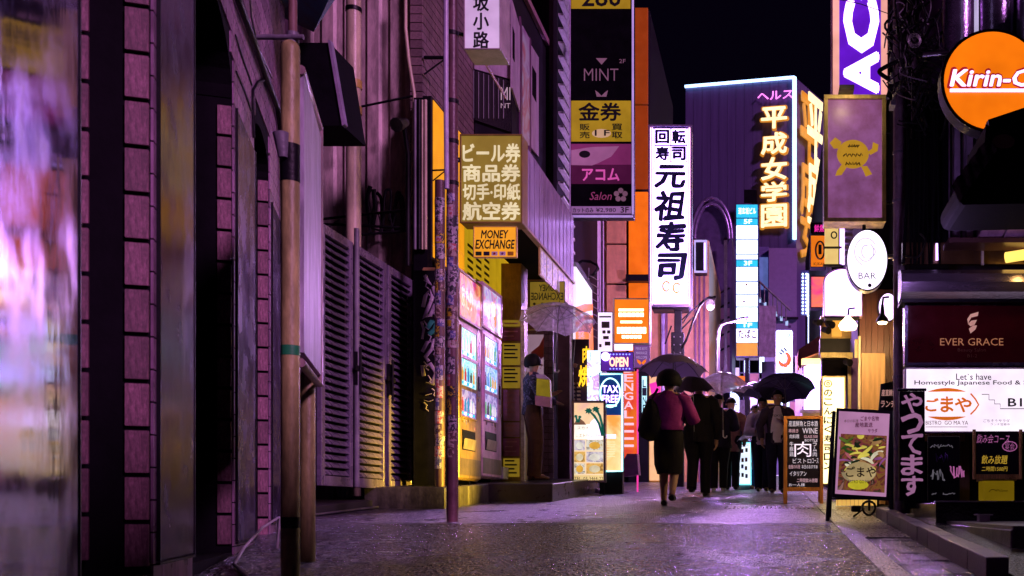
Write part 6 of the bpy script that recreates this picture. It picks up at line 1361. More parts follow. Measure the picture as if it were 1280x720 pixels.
ptext(cbw, '肉', Yw, 993, 552, 1014, 571, glow('bright_pinkwhite', (1, .8, .95), 1.1), d=-.004, off=.0)
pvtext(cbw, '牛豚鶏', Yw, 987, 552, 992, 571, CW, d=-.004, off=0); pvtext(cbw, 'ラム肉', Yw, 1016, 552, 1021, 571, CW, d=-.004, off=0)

# black A-frame with food photo
af = thing('menu_a_frame', 'black A-frame board with a pink header and a salad bowl photo standing at the kerb', 'A-frame board', (X(1077, 9.15), 9.15, G(9.15)))
ty = 9.1
def afr(u, d, v): # leaning and slightly turned board
    Zt = v; return (X(1077, ty)+u*.995, ty+.13*(v-G(ty))*1.0+d+u*-.06, v)
def AQ(px, py): return X(px, ty)-X(1077, ty), Z(py, ty)
def aquad(pts, d0, d1, mat, nm): return MB().poly([AQ(*p) for p in pts], d0, d1, 0, afr).build(nm, mat, af)
aquad([(1047, 508), (1118, 512), (1112, 626), (1040, 622)], .0, .03, BLK, 'board')
aquad([(1050, 512), (1114, 516), (1108, 621), (1044, 617)], -.004, -.001, glow('lilac_poster_paper', (.55, .25, .46), .75), 'poster')  # poster and food prints glow, standing in for lamp light on them
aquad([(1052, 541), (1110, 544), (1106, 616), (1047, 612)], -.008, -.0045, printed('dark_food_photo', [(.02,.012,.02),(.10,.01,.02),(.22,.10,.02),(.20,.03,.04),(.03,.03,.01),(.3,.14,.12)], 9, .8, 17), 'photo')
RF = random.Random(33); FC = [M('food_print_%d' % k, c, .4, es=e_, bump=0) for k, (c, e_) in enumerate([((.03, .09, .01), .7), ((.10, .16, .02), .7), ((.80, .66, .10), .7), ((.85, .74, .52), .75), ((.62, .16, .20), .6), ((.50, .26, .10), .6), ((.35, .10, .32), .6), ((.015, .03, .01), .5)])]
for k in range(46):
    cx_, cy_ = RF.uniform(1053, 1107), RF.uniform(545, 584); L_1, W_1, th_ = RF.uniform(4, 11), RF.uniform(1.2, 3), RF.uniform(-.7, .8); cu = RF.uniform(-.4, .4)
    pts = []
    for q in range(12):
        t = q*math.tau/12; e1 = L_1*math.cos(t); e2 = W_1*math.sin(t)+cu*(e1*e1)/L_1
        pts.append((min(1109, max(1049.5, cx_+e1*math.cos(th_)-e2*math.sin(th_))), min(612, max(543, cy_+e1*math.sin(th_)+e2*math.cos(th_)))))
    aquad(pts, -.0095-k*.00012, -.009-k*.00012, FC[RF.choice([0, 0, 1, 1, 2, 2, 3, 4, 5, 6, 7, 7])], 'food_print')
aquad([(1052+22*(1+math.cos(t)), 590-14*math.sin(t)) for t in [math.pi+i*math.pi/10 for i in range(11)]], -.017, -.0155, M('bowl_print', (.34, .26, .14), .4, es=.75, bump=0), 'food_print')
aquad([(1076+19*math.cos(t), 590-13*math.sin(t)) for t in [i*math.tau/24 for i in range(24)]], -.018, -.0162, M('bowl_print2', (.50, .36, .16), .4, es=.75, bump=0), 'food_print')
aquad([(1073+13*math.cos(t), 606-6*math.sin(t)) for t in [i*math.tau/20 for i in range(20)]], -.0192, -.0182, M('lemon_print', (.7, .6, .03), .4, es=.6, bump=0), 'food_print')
class _A:
    yaw = 0
    def __call__(s, u, d, v): return afr(u-X(1077, ty), d, v)
AF = _A()
def atext(t_, a, b, c, d, m_, **k): return text(af, t_, AF, X(a, ty), X(c, ty), Z(d, ty), Z(b, ty), -.021, m_, **k)
atext('ごまや', 1058, 583, 1095, 596, M('dark_brown_ink', (.05, .015, .01), .4, bump=0), off=.02, wob=.04); atext('BISTRO GO MA YA', 1060, 600, 1094, 604, M('dark_brown_ink', (.05, .015, .01), .4, bump=0), off=.0)
MG_ = M('crimson_ink', (.55, .02, .12), .4, bump=0)
atext('ごまや名物', 1077, 519, 1100, 525, MG_, off=.02); atext('産地直送', 1070, 527, 1092, 533, MG_, off=.02); atext('サラダ', 1086, 535, 1098, 540, MG_, off=.02); atext('本日の料理', 1056, 523, 1074, 527, M('olive_ink', (.4, .3, .1), .4, bump=0), off=0)
gz = lambda y: G(y)
def rod(par, p, q, r=.014, mat=BLK, nm='leg'): return MB().tube([p, q], r, 6).build(nm, mat, par)
for a, b in ((1044, 1034), (1117, 1114)):
    u, v = AQ(a, 512); rod(af, afr(u, .035, v), (X(b, ty)-.0, ty-.03, G(ty-.03)), .018); rod(af, afr(u, .05, v), (X(b+7, ty), ty+.5, G(ty+.5)), .016)
rod(af, (X(1042, ty), ty+.35, G(ty)+.2), (X(1114, ty), ty+.35, G(ty)+.2), .01, BLK, 'cross_bar'); 
wt = thing('chain_weight', 'small black weight and chain resting behind the feet of the A-frame board', 'weight', (X(1072, 9.7), 9.7, G(9.7)+.01))
MB().box(X(1064, 9.7), X(1075, 9.7), 9.6, 9.75, G(9.7)+.05, G(9.7)+.11).build('weight', BLK, wt, bev=.01); MB().tube([(X(1086+8*math.cos(t), 9.7), 9.7+.05*math.sin(t*2), G(9.7)+.085-.065*math.sin(t)) for t in [i*math.tau/18 for i in range(19)]], .012, 6).build('chain_loop', BLK, wt)
MB().tube([(X(1080, 9.7), 9.7, G(9.7)+.08), (X(1066, 9.7), 9.6, G(9.6)+.012)], .01, 5).build('hook', BLK, wt)
lowl = thing('floor_light_box', 'low yellow lit lattice box on the ground behind the A-frame board', 'light box', (X(1075, 11.6), 11.6, G(11.6)))
fq(lowl, 11.6, 1046, 618, 1098, 632, glow('warm_low_light', (1, .55, .12), .9), 'face_panel', .12); fq(lowl, 11.58, 1044, 615, 1100, 618, GOLD, 'frame', .16)
for k in range(10): fq(lowl, 11.59, 1047+k*5.2, 618, 1047.6+k*5.2, 632, GOLD, 'lattice_bar', .008, -.002)

sp = bpy.data.lights.new('gate_fill_spot', 'SPOT'); sp.energy = 4200; sp.color = (1, .66, .04); sp.spot_size = rad(24); sp.spot_blend = .9; sp.shadow_soft_size = .06  # added spot that throws yellow light onto the gate slats
spo = bpy.data.objects.new('gate_fill_spot', sp); COL.objects.link(spo); spo.location = (.98, 10.9, .95)
spo.rotation_euler = (Vector((-4.4, 12.05, 1.25))-spo.location).to_track_quat('-Z', 'Y').to_euler()
MB().tube([(1.06, 10.89, .93), (1.0, 10.9, .945)], [.05, .075], 12).build('fill_spot_head', BLK, lowl); MB().tube([(1.06, 10.9, .93), (1.06, 10.9, G(10.9))], .014, 6).build('fill_spot_stand', BLK, lowl)  # made-up housing and stand for the added gate spot
# menu sign with palms on the left
ms = sign('palm_menu_sign', 'lit menu stand with two palm trees above six dish photos and a phone number', 'sign', 15.7, 715, 501, 757, 603, printed('peach_sky_print', [(.75,.35,.45),(1,.62,.35),(.95,.75,.5)], 1.2, 1.0, 51), M('violet_bronze_frame', (.30, .20, .28), .35, .3), .12, .035)
Ym = 15.7
panel(ms, Ym, 718, 530, 754, 549, glow('cream_lit_panel', (1, .85, .75), 1.25)); 
MB().poly([(X(a, Ym), Z(b, Ym)) for a, b in ((734, 549), (735, 536), (739, 527), (744, 523), (750, 529), (753, 549))], -.010, -.0065, 0, FY(Ym)).build('print', LW, ms)
FD = [printed('dish_photo_%d' % k, c, 10, .85, 60+k) for k, c in enumerate([[(.05,.06,.15),(.7,.6,.7),(.9,.85,.8)], [(.3,.12,.02),(.9,.55,.15),(.8,.3,.05)], [(.2,.15,.1),(.9,.85,.75),(.6,.45,.2)]])]
for r in range(3):
    for c_ in range(2):
        a = 718 if c_ == 0 else 733; e = 731.5 if c_ == 0 else 754; b = 550+r*14.6
        panel(ms, Ym, a, b, e, b+13, FD[(r+c_*2) % 3], -.009, 'photo')
        MB().poly([(X((a+e)/2+(e-a)*.33*math.cos(t), Ym), Z(b+7-4.6*math.sin(t), Ym)) for t in [i*math.tau/18 for i in range(18)]], -.014, -.0105, 0, FY(Ym)).build('plate_print', [M('plate_white', (.75, .7, .62), .4, es=.9, bump=0), M('plate_curry', (.8, .42, .06), .4, es=.9, bump=0), M('plate_cream', (.8, .68, .45), .4, es=.9, bump=0)][(r*2+c_) % 3], ms)
ptext(ms, 'TEL. 03-3464-22', Ym, 718, 596, 754, 600.5, M('brown_black_ink', (.05, .03, .01), .4, bump=0), off=0); panel(ms, Ym, 717.5, 594, 754.5, 602, glow('yellow_cream_strip', (1, .7, .3), .9), -.005)
ptext(ms, 'スカイ', Ym, 722, 533, 736, 537, M('blue_grey_ink', (.15, .15, .35), .4, bump=0), off=0, d=-.012); ptext(ms, 'レストラン バー', Ym, 720, 542, 751, 547, M('gold_ink', (.55, .3, .05), .4, bump=0), off=.0, d=-.012)
GN = M('palm_green', (.005, .14, .10), .4, es=.6, bump=0)
for (cx_, cy_, r_, tr_) in ((736, 513, 6, ((736, 513), (743, 520), (749, 530), (753, 545))), (745, 511, 6, ((745, 511), (750, 520), (753, 532), (754.5, 545))), (720, 520, 3, ((720, 520), (722, 528))), (725, 521, 3, ((725, 521), (723, 528)))):
    MB().tube([(X(a, Ym), Ym-.012, Z(b, Ym)) for a, b in tr_], [.014]+[.02]*(len(tr_)-1), 5).build('palm_print', GN, ms)
    for k in range(7):
        t = k*math.tau/7+.3; MB().poly([(X(cx_+r_*.9*math.cos(t)*q+w*math.sin(t)*r_*.22, Ym), Z(cy_-r_*.75*math.sin(t)*q+w*math.cos(t)*r_*.22+q*q*r_*.2, Ym)) for q, w in ((0, 0), (.5, 1), (1, 0), (.5, -1))], -.0165, -.013, 0, FY(Ym)).build('palm_print', GN, ms)
MB().poly([(X(a, Ym), Z(b, Ym)) for a, b in ((717, 531), (720, 526), (725, 523), (730, 527), (733, 531))], -.012, -.0065, 0, FY(Ym)).build('palm_print', M('thatch_print', (.35, .16, .10), .4, es=.5, bump=0), ms)
for a in (717, 753): MB().box(X(a, Ym), X(a+2, Ym), Ym+.02, Ym+.1, G(Ym), Z(603, Ym)).build('foot', BLK, ms)
# leaning narrow board
lb = thing('leaning_board', 'narrow white-edged poster board leaning in the shop doorway left of the palm menu stand', 'menu board', (X(697, 17.4), 17.4, G(17.4)))
MB().poly([(X(a, 17.4), Z(b, 17.4)) for a, b in ((685, 506), (693, 508), (708, 601), (699, 603))], 0, .04, 0, FY(17.4)).build('board', M('magenta_back', (.35, .08, .28), .4), lb)
MB().poly([(X(a, 17.4), Z(b, 17.4)) for a, b in ((687, 508), (692.5, 510), (707, 599), (702, 600))], -.006, -.001, 0, FY(17.4)).build('poster', printed('orange_white_poster', [(.9,.4,.1),(.9,.75,.8),(.8,.5,.7),(.7,.3,.5)], 6, .8, 71), lb)
solo(MB().poly([(X(a, 16.7), Z(b, 16.7)) for a, b in ((655, 606), (680, 597), (738, 611), (742, 616), (726, 618), (690, 612))], 0, .5, 0, FY(16.7)), 'ramp_plate', M('dark_rubber_plate', (.035, .03, .045), .35, spec=.6), 'dark sloping ramp plate at the shop entrance', 'ramp')
solo(MB().tube([(X(715, 16.4), 16.4, G(16.4)+.03), (X(726, 16.4), 16.45, G(16.4)+.09), (X(741, 16.4), 16.4, G(16.4)+.05), (X(752, 16.4), 16.4, G(16.4)+.02)], [.02, .09, .07, .02], 10).jitter(.03, 11), 'cloth_bag', M('pinkish_bag', (.5, .36, .48), .5), 'crumpled pale bag lying on the ground below the palm menu stand', 'bag')
# dark menu wall with yellow kanji, straps
mw = thing('grill_menu_board', 'dark hanging menu board with a glowing yellow kanji under the clear umbrella', 'menu board', (X(715, 17), 17, Z(560, 17)))
fq(mw, 17.3, 690, 424, 736, 560, M('dark_menu_print', (.05, .02, .06), .4), 'board', .05); fq(mw, 17.25, 706, 505, 734, 545, printed('beige_menu_print', [(.2,.12,.12),(.5,.38,.32),(.1,.05,.08)], 16, .25, 81), 'print')
ptext(mw, '焼', 17, 722, 456, 736, 482, glow('yellow_kanji_neon', (1, .55, .02), 1.6), off=.03, d=.1); ptext(mw, '肉', 17, 727, 432, 736, 452, glow('yellow_kanji_neon', (1, .55, .02), 1.6), off=.03, d=.1)
for k in range(7):
    for j in range(4): fq(mw, 17.22, 700+j*7, 478+k*5, 704+j*7, 480+k*5, M('beige_print', (.5, .35, .3), .5, bump=0), 'print')
fq(mw, 17.2, 703, 544, 722, 551, glow('amber_tray', (1, .5, .1), .8), 'tray_light')
for (a, b, c, d) in ((705, 424, 711, 458), (719, 424, 716, 458), (711, 458, 714, 512), (716, 458, 717, 512)): rod(mw, (X(a, 16.6), 16.6, Z(b, 16.6)), (X(c, 16.6), 16.6, Z(d, 16.6)), .008, WHITE, 'strap')
for a, b in ((707, 455), (718, 456)): MB().tube([(X(a, 16.5), 16.55, Z(b, 16.5)), (X(a, 16.5), 16.57, Z(b, 16.5))], .035, 12).build('tag', M('peach_tag', (.6, .35, .25), .4), mw)

# ================================================================ PEOPLE
SKIN = M('skin', (.46, .27, .19), .5, var=.12, bump=.05); HAIR = M('black_hair', (.006, .005, .006), .6, var=.4, scale=40, stretch=(8, 8, 1), spec=.15)
NYL = lambda n, c: M(n, c, .75, var=.25, scale=12, bump=.3, bscale=90, spec=.15)
def person(label, x, y, z0, H, yaw, feet, knees, hands, elbows, top, bottom, shoes, topc='coat', botc='trousers', lean=0, hips=.52, skirt=None, hair=.0, topz=(.46, .83), topr=1.0, head_turn=0, face=True, build_=1.0, sleeve=1.25, tee=None, group=None, puff=1.0):
    """pose points are given in body heights: x to the figure's right-hand side of the picture, y forward (local), z up"""
    t = thing('person', label, 'person', (x, y, z0), group)
    c, s = math.cos(yaw), math.sin(yaw)
    def T(p): return Vector((x+(p[0]*c-p[1]*s)*H, y+(p[0]*s+p[1]*c)*H, z0+p[2]*H))
    L0 = lean
    pel = (0, 0, hips); che = (0, L0*.6, .70); nk = (0, L0, .825); hd = (head_turn*.01, L0+.012, .90); tp = (0, L0+.005, .955)
    V = []; E = []; Rr = []
    def jv(p, r, par=None):
        V.append(tuple(T(p)-wloc(t))); Rr.append((r[0]*H, r[1]*H) if isinstance(r, tuple) else (r*H, r*H)); i = len(V)-1
        if par is not None: E.append((par, i))
        return i
    b = build_
    i0 = jv(pel, (.085*b, .065*b)); i1 = jv((0, L0*.3, .61), (.075*b, .055*b), i0); i2 = jv(che, (.085*b, .062*b), i1); i3 = jv((0, L0*.9, .79), (.06*b, .045), i2); i4 = jv(nk, .030, i3)
    i5 = jv((0, L0+.008, .868), (.038, .042), i4); i6 = jv(hd, (.046, .056), i5); i7 = jv((0, L0-.002, .945), (.042, .052), i6); i8 = jv((0, L0-.004, .972), (.022, .028), i7)
    for k, sg in ((0, -1), (1, 1)):
        h = jv((sg*.052*b, 0, hips-.035), .058*b, i0); kn = jv(knees[k], .038, h); mid = jv(tuple((a*.6+c_*.4) for a, c_ in zip(knees[k], feet[k])), .034, kn); an = jv((feet[k][0], feet[k][1], feet[k][2]+.035), .021, mid); jv((feet[k][0]+sg*.006, feet[k][1]+.075, feet[k][2]+.018), .018, an)
        sh = jv((sg*.098*b, L0*.95, .785), .040, i3); el = jv(elbows[k], .026, sh); wr = jv(hands[k], .016, el)
        d = (Vector(hands[k])-Vector(elbows[k])).normalized()
        side = Vector((0, 1, 0)) if abs(d.y) < .8 else Vector((0, 0, -1))
        pa = jv(tuple(Vector(hands[k])+d*.035), (.020, .011), wr)
        for q in range(4):
            o_ = side*((q-1.5)*.0105); f1 = jv(tuple(Vector(hands[k])+d*.058+o_), .0052, pa); f2 = jv(tuple(Vector(hands[k])+d*(.078-.004*abs(q-1.3))+o_*1.05+Vector((-sg*.008, 0, 0))), .0045, f1); jv(tuple(Vector(hands[k])+d*(.090-.006*abs(q-1.3))+o_+Vector((-sg*.018, 0, 0))), .0038, f2)
        jv(tuple(Vector(hands[k])+d*.04+side*.026+Vector((-sg*.006, 0, 0))), .0052, wr)
    me = bpy.data.meshes.new('body'); me.from_pydata(V, E, []); o = bpy.data.objects.new('body', me); COL.objects.link(o); o.parent = t; me.materials.append(SKIN)
    o.modifiers.new('skin', 'SKIN'); sv = me.skin_vertices[0].data
    for i, r in enumerate(Rr): sv[i].radius = r; sv[i].use_root = (i == 0)
    sb = o.modifiers.new('smooth', 'SUBSURF'); sb.levels = sb.render_levels = 2
    for p_ in o.modifiers: pass
    o.modifiers['skin'].use_smooth_shade = True
    def loft(nm, rings, mat, n=20, jit=.006, caps=True):
        mb = MB(); vs = []
        for (p, rx, ry) in rings:
            for j in range(n):
                a = j*math.tau/n; f_ = 1+.05*math.sin(a*5+p[2]*30)+.04*math.sin(a*9-p[2]*17); q = T((p[0]+rx*math.cos(a)*f_, p[1]+ry*math.sin(a)*f_, p[2])); vs.append(tuple(q+Vector(noise.noise_vector(q*7))*jit*H))
        k = len(rings); mb.add(vs, [(i*n+j, i*n+(j+1) % n, (i+1)*n+(j+1) % n, (i+1)*n+j) for i in range(k-1) for j in range(n)], 0, True)
        return mb.build(nm, mat, t)
    def limb(mb, pts, rs, n=12):
        mb.tube([T(p) for p in pts], [r*H for r in rs], n)
    z0_, z1_ = topz; w = topr*b
    loft(topc, [((0, 0, z0_), .100*w, .078*w), ((0, 0, z0_+.02), .104*w, .080*w), ((0, 0, (z0_+.62)/2), .098*w, .074*w), ((0, L0*.3, .62), .094*w, .070*w), ((0, L0*.6, .70), .108*w, .076*w), ((0, L0*.85, .765), .118*b, .070), ((0, L0*.95, .795), .108*b, .060), ((0, L0, .815), .066*b, .046), ((0, L0, .832), .038, .036)], top)
    mb = MB()
    for k, sg in ((0, -1), (1, 1)):
        s_ = Vector((sg*.100*b, L0*.95, .782)); e = Vector(elbows[k]); h = Vector(hands[k]); q = sleeve
        limb(mb, [s_-Vector((sg*.03, 0, -.008)), s_+(e-s_)*.15, s_+(e-s_)*.5, e, e+(h-e)*.45, e+(h-e)*.93], [.036*q, .042*q, .037*q, .032*q, .030*q, .023*q])
    mb.jitter(.006*H, 14).build('sleeves', top, t)
    if tee:
        loft('tee_shirt', [((0, .012, .475), .078*b, .070*b), ((0, .014, .6), .074*b, .072*b), ((0, .016+L0*.6, .70), .072*b, .080*b), ((0, .014+L0, .79), .05*b, .064), ((0, .01+L0, .822), .034, .04)], tee, jit=.002)
    if skirt:
        loft('skirt', [((0, 0, .60), .080*b, .062*b), ((0, 0, .52), .104*b, .080*b), ((0, .0, .42), .110*b, .086*b), ((0, .005, .30), .100*b, .085*b), ((0, .005, skirt), .086*b, .084*b)], bottom)
    else:
        mb = MB()
        for k, sg in ((0, -1), (1, 1)):
            hp_ = Vector((sg*.050*b, 0, hips-.01)); kn = Vector(knees[k]); f_ = Vector(feet[k])+Vector((0, 0, .03))
            limb(mb, [hp_+Vector((0, 0, .06)), hp_, hp_+(kn-hp_)*.45, kn, kn+(f_-kn)*.5, f_], [.060*b, .068*b, .060*b, .047, .043, .040])
        mb.jitter(.005*H, 12).build(botc, bottom, t)
    for k, sg in ((0, -1), (1, 1)):
        f_ = Vector(feet[k]); mb = MB()
        mb.tube([T(f_+Vector((0, -.03, .020))), T(f_+Vector((0, .0, .026))), T(f_+Vector((sg*.003, .05, .020))), T(f_+Vector((sg*.006, .10, .012)))], [(.020*H, .020*H), (.026*H, .026*H), (.027*H, .019*H), (.014*H, .011*H)], 12, up=(1, 0, 0)).build('shoe', shoes, t)
    # hair: cap of strands, longer at the back when asked
    mb = MB(); n, m_ = 18, 9; vs = []
    for i in range(m_+1):
        q0 = -.35-hair*.4 if puff == 1 else -1.25; ph = q0+(math.pi/2-q0)*i/m_
        for j in range(n):
            a = j*math.tau/n; front = max(0, math.sin(a)); phx = max(ph, front*.30-(0 if puff == 1 else .5))
            r_ = 1+.05*noise.noise(Vector((j*.9, i*.9, x)))
            vs.append(tuple(T((.052*puff*math.cos(phx)*math.cos(a)*r_*1.04, L0-.002+(.062*(1+(puff-1)*.5)*math.cos(phx)*math.sin(a))*r_, (.912 if puff == 1 else .905)+.066*(1+(puff-1)*.5)*math.sin(phx)*r_))))
    mb.add(vs, [(i*n+j, i*n+(j+1) % n, (i+1)*n+(j+1) % n, (i+1)*n+j) for i in range(m_) for j in range(n)], 0, True); mb.build('hair', HAIR, t)
    if face:
        EYE = M('eye_white', (.6, .55, .55), .2, bump=0)
        for sg in (-1, 1):
            MB().tube([T((sg*.018, L0+.058, .900)), T((sg*.018, L0+.064, .900))], [.0065*H, .003*H], 8).build('eye', EYE, t)
            MB().tube([T((sg*.050, L0+.002, .905)), T((sg*.055, L0-.004, .898))], [.010*H, .008*H], 8).build('ear', SKIN, t)
        MB().tube([T((0, L0+.058, .905)), T((0, L0+.074, .888)), T((0, L0+.062, .882))], [.004*H, .008*H, .006*H], 8).build('nose', SKIN, t)
        MB().tube([T((-.014, L0+.060, .866)), T((0, L0+.063, .865)), T((.014, L0+.060, .866))], .0035*H, 6).build('mouth', M('lips', (.35, .10, .09), .4, bump=0), t)
    return t, T
def umbrella(label, top, grip, R_, canopy, n=8, drop=.30, clear=False, hook=True):
    """top = ferrule point, grip = handle end; canopy opens around the shaft"""
    top, grip = Vector(top), Vector(grip); ax = (top-grip).normalized(); t = thing('umbrella', label, 'umbrella', tuple(grip))
    a = Vector((1, 0, 0)); u = (a-ax*a.dot(ax)).normalized(); w = ax.cross(u); m = 6
    def P(ang, r, scal=0): 
        q = r/R_; return top+u*math.cos(ang)*r+w*math.sin(ang)*r-ax*(drop*R_*(q**1.9)*1.35-scal)
    for k in range(n):
        a0, a1 = k*math.tau/n, (k+1)*math.tau/n; vs = []
        for i in range(m+1):
            r = R_*i/m
            for j in range(5):
                f_ = j/4; p = P(a0, r)*(1-f_)+P(a1, r)*f_; bow = math.sin(math.pi*f_)
                vs.append(tuple(p+ax*(.035*R_*bow*(i/m))+(top-p-ax*((top-p).dot(ax)))*(.0 if i < m else -.0)*bow+ax*(0 if i < m else .05*R_*bow)))
        MB().add(vs, [(i*5+j, i*5+j+1, (i+1)*5+j+1, (i+1)*5+j) for i in range(m) for j in range(4)], 0, True).build('canopy_panel', canopy, t)
        MB().tube([P(a0, R_*q)-ax*.004 for q in (0, .25, .5, .75, 1.0, 1.02)], .0035, 5).build('rib', STEEL if clear else BLK, t)
        MB().tube([tuple(top-ax*(.42*R_)), tuple(P(a0, R_*.5))], .0028, 4).build('stretcher', STEEL, t)
    MB().tube([top+ax*.05, grip], .006, 8).build('shaft', STEEL, t)
    MB().tube([top+ax*.045, top+ax*.075], [.007, .003], 8).build('ferrule', BLK, t)
    h = [grip+ax*.10, grip+ax*.02]+([grip+u*(.03-.03*math.cos(b))-ax*(.03*math.sin(b)) for b in (.4, 1.2, 2, 2.8, 3.4)] if hook else [grip-ax*.03])
    MB().tube(h, .011, 8).build('handle', WHITE if clear else BLK, t); return t
UB = cloth_mat('violet_grey_nylon', (.27, .21, .36), 1, .45); UD = cloth_mat('black_nylon', (.022, .018, .03), 1, .15, .3); UC = cloth_mat('clear_rainy_plastic', (.88, .78, .98), .74, .5, .15)

# --- woman in the magenta blouse, walking away
Yp = 12.0
wp, T1 = person('woman walking away in a magenta blouse and long black skirt, dark bag on her shoulder', X(836, Yp), Yp, G(Yp), 1.62, rad(0),
    [(-.045, .10, .0), (.030, -.09, .035)], [(-.045, .08, .28), (.042, .02, .28)], [(-.10, .12, .60), (.135, .12, .67)], [(-.15, .0, .63), (.185, .02, .61)],
    M('magenta_blouse', (.30, .03, .25), .7, var=.3, scale=5, bump=.3, bscale=30, spec=.15), NYL('black_skirt', (.010, .009, .012)), M('black_shoe', (.01, .01, .012), .3), 'blouse', skirt=.23, topz=(.545, .83), topr=1.08, build_=1.0, sleeve=1.35, hair=.9, lean=.02, puff=1.75)
bagm = NYL('black_bag_cloth', (.012, .011, .016))
bg_ = thing('shoulder_bag', 'large soft black bag hanging at the left side of the woman in magenta', 'bag', (X(813, Yp), Yp, G(Yp)+.8))
MB().tube([(X(815, Yp-.05), Yp-.05, Z(b, Yp)) for b in (500, 512, 525, 538, 548, 552)], [(.03, .03), (.10, .06), (.15, .09), (.165, .10), (.13, .09), (.05, .04)], 18, up=(1, 0, 0)).jitter(.02, 9).build('bag_body', bagm, bg_)
MB().tube([(X(808, Yp-.05), Yp-.06, Z(520, Yp)), (X(818, Yp), Yp-.04, Z(495, Yp)), (X(822, Yp), Yp, Z(486, Yp))], .016, 8).build('strap', bagm, bg_)
umbrella('violet-grey umbrella held over the woman in the magenta blouse', (X(842, 12.6), 12.6, Z(443, 12.6)), (X(841, 12.55), 12.5, Z(535, 12.5)), .43, UB, drop=.38, hook=False)
# --- man in black suit
Yq = 15.0
mp2, T2 = person('man in a black suit walking beside her under a dark scalloped umbrella', X(873, Yq), Yq, G(Yq), 1.80, rad(-6),
    [(-.05, -.04, .03), (.045, .07, .0)], [(-.05, .03, .29), (.048, .06, .285)], [(-.10, .16, .66), (.14, .05, .46)], [(-.16, .02, .62), (.155, -.01, .62)],
    NYL('black_suit_cloth', (.009, .008, .012)), NYL('black_suit_cloth', (.009, .008, .012)), M('black_shoe', (.01, .01, .012), .3), 'jacket', topz=(.44, .83), build_=1.12)
umbrella('black umbrella with a scalloped edge tilted over the man in the black suit', (X(866, 14.6), 14.6, Z(468, 14.6)), (X(868, 14.8), 14.8, Z(548, 14.8)), .31, UD, drop=.55, hook=False)
# --- person in black parka with clear umbrella
Yr = 17.4
p3, T3 = person('person seen from behind in a black padded jacket and white trainers under the clear umbrella', X(898, Yr), Yr, G(Yr), 1.70, rad(0),
    [(-.045, .0, .0), (.045, .05, .0)], [(-.05, .02, .28), (.05, .05, .28)], [(-.13, .05, .47), (.12, .14, .66)], [(-.16, -.02, .62), (.165, .0, .63)],
    NYL('black_padded_nylon', (.014, .012, .022)), NYL('black_trouser', (.010, .009, .013)), M('white_trainer', (.7, .68, .72), .4), 'jacket', topz=(.43, .84), topr=1.15, build_=1.1, sleeve=1.6)
umbrella('clear plastic umbrella catching white light over the person in black', (X(903, 16.6), 16.6, Z(465, 16.6)), (X(904, 16.9), 16.9, Z(545, 16.9)), .50, UC, drop=.42, clear=True)
# --- partly hidden walkers
Ys = 18.2
p4, T4 = person('walker in a tan coat half hidden behind the person in the black padded jacket', X(914, Ys), Ys, G(Ys), 1.68, rad(0),
    [(-.04, .03, .0), (.045, -.02, .0)], [(-.045, .05, .28), (.05, .02, .28)], [(-.12, .03, .45), (.13, .03, .45)], [(-.15, -.01, .61), (.155, -.01, .61)],
    NYL('tan_coat_cloth', (.30, .17, .10)), NYL('black_trouser', (.010, .009, .013)), M('black_shoe', (.01, .01, .012), .3), 'coat', topz=(.40, .83))
# --- man in white tee facing the lens
Yt = 16.4
p5, T5 = person('man facing the lens in an open dark shirt over a white tee', X(972, Yt), Yt, G(Yt), 1.69, rad(180),
    [(-.05, .03, .0), (.05, -.03, .0)], [(-.055, .05, .28), (.055, .03, .28)], [(-.06, .13, .66), (.15, .05, .50)], [(-.15, .03, .61), (.17, -.01, .64)],
    NYL('dark_plum_shirt', (.05, .035, .07)), NYL('navy_trouser', (.018, .018, .045)), M('black_shoe', (.01, .01, .012), .3), 'open_shirt', topz=(.46, .83), tee=M('white_tee', (.88, .78, .90), .8, var=.1, spec=.1), face=True)
tt5 = T5((0, .098, .70)); ft = Fr((tt5.x, tt5.y-.03, 0), 0)
text(p5, 'TOKYO', ft, -.09, .09, T5((0, 0, .715)).z, T5((0, 0, .735)).z, 0, INK, off=0, name='print')
umbrella('wide black umbrella held by the man in the white tee', (X(981, 16.9), 16.9, Z(473, 16.9)), (X(983, 16.5), 16.5, Z(540, 16.5)), .50, UD, drop=.30, hook=False)
umbrella('black umbrella with a torn white glint, left of the wide black one', (X(948, 17.4), 17.4, Z(478, 17.4)), (X(946, 17.3), 17.3, Z(540, 17.3)), .46, UD, drop=.32, hook=False)
Yu = 17.2
p6, T6 = person('walker in a pale top under the torn black umbrella', X(953, Yu), Yu, G(Yu), 1.62, rad(180),
    [(-.04, .03, .0), (.04, -.03, .0)], [(-.045, .05, .28), (.045, .02, .28)], [(-.12, .08, .55), (.05, .13, .62)], [(-.15, .0, .62), (.15, .03, .61)],
    NYL('pale_blouse', (.55, .45, .60)), NYL('navy_trouser', (.018, .018, .045)), M('black_shoe', (.01, .01, .012), .3), 'blouse', topz=(.48, .83), sleeve=1.5)
Yv = 18.8
p7, T7 = person('small dark walker between the cyan standing sign and the man in the white tee', X(944, Yv), Yv, G(Yv), 1.58, rad(170),
    [(-.04, .03, .0), (.04, -.03, .0)], [(-.045, .05, .28), (.045, .02, .28)], [(-.12, .05, .46), (.12, .05, .46)], [(-.15, .0, .61), (.15, .0, .61)],
    NYL('navy_jacket', (.02, .018, .04)), NYL('blue_jeans', (.04, .05, .14)), M('black_shoe', (.01, .01, .012), .3), 'jacket', topz=(.46, .83))
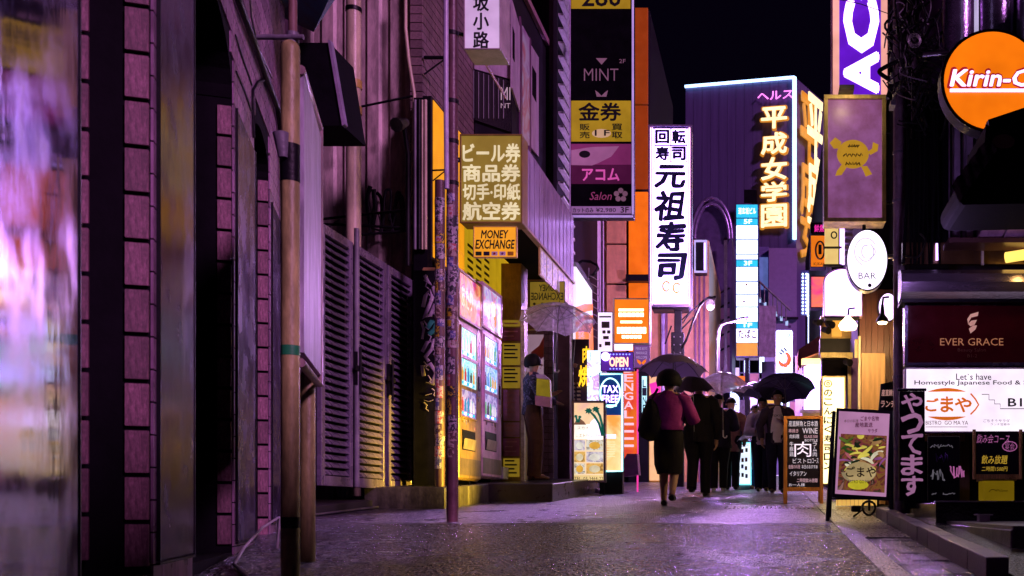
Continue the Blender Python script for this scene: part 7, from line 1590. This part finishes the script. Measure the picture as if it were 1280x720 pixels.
umbrella('small pale umbrella far up the lane behind the cyan standing sign', (X(938, 18.0), 18.0, Z(540, 18)), (X(940, 18.0), 18.0, Z(585, 18)), .24, UC, drop=.45, clear=True, hook=False)
# --- shopkeeper at the left with a yellow bag
Yw2 = 13.6
p8, T8 = person('shopkeeper in a dark patterned top standing in the doorway at the left', X(666, Yw2), Yw2, Z(600, Yw2), 1.72, rad(-70),
    [(-.04, .0, .0), (.04, .02, .0)], [(-.045, .02, .28), (.045, .03, .28)], [(-.06, .15, .67), (.06, .16, .60)], [(-.14, .04, .62), (.145, .05, .62)],
    printed('dark_floral_cloth', [(.01,.008,.02),(.02,.015,.05),(.14,.11,.22),(.012,.01,.02)], 22, 0, 91, .8, False), NYL('brown_trouser', (.07, .035, .02)), M('brown_shoe', (.12, .05, .02), .4), 'top', topz=(.50, .83), puff=1.18)
yb_ = thing('shopping_bag', 'bright yellow and pink paper bag held by the shopkeeper', 'bag', (X(683, 13.3), 13.3, Z(505, 13.3)))
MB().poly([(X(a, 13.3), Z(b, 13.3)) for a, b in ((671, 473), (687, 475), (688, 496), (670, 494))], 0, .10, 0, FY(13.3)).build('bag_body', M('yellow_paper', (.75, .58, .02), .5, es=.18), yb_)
MB().poly([(X(a, 13.3), Z(b, 13.3)) for a, b in ((669, 494.5), (688, 496.5), (688, 509), (669, 506))], -.002, .102, 0, FY(13.3)).build('lower_band', M('pink_paper', (.60, .30, .38), .5), yb_)
MB().poly([(X(a, 13.3), Z(b, 13.3)) for a, b in ((670, 468), (680, 468), (687, 474.5), (671, 472.5))], 0, .08, 0, FY(13.3)).build('paper_top', M('lilac_paper', (.55, .42, .55), .5), yb_)
umbrella('clear umbrella opened over the shop doorway at the left', (X(699, 14.0), 14.0, Z(382, 14.0)), (X(693, 13.8), 13.8, Z(463, 13.8)), .53, UC, drop=.33, clear=True)
bpy.context.view_layer.update()
print('OBJS', len(SC.objects), 'TRIS', sum(len(o.data.loop_triangles) if (o.data.calc_loop_triangles() or True) else 0 for o in SC.objects if o.type == 'MESH'))
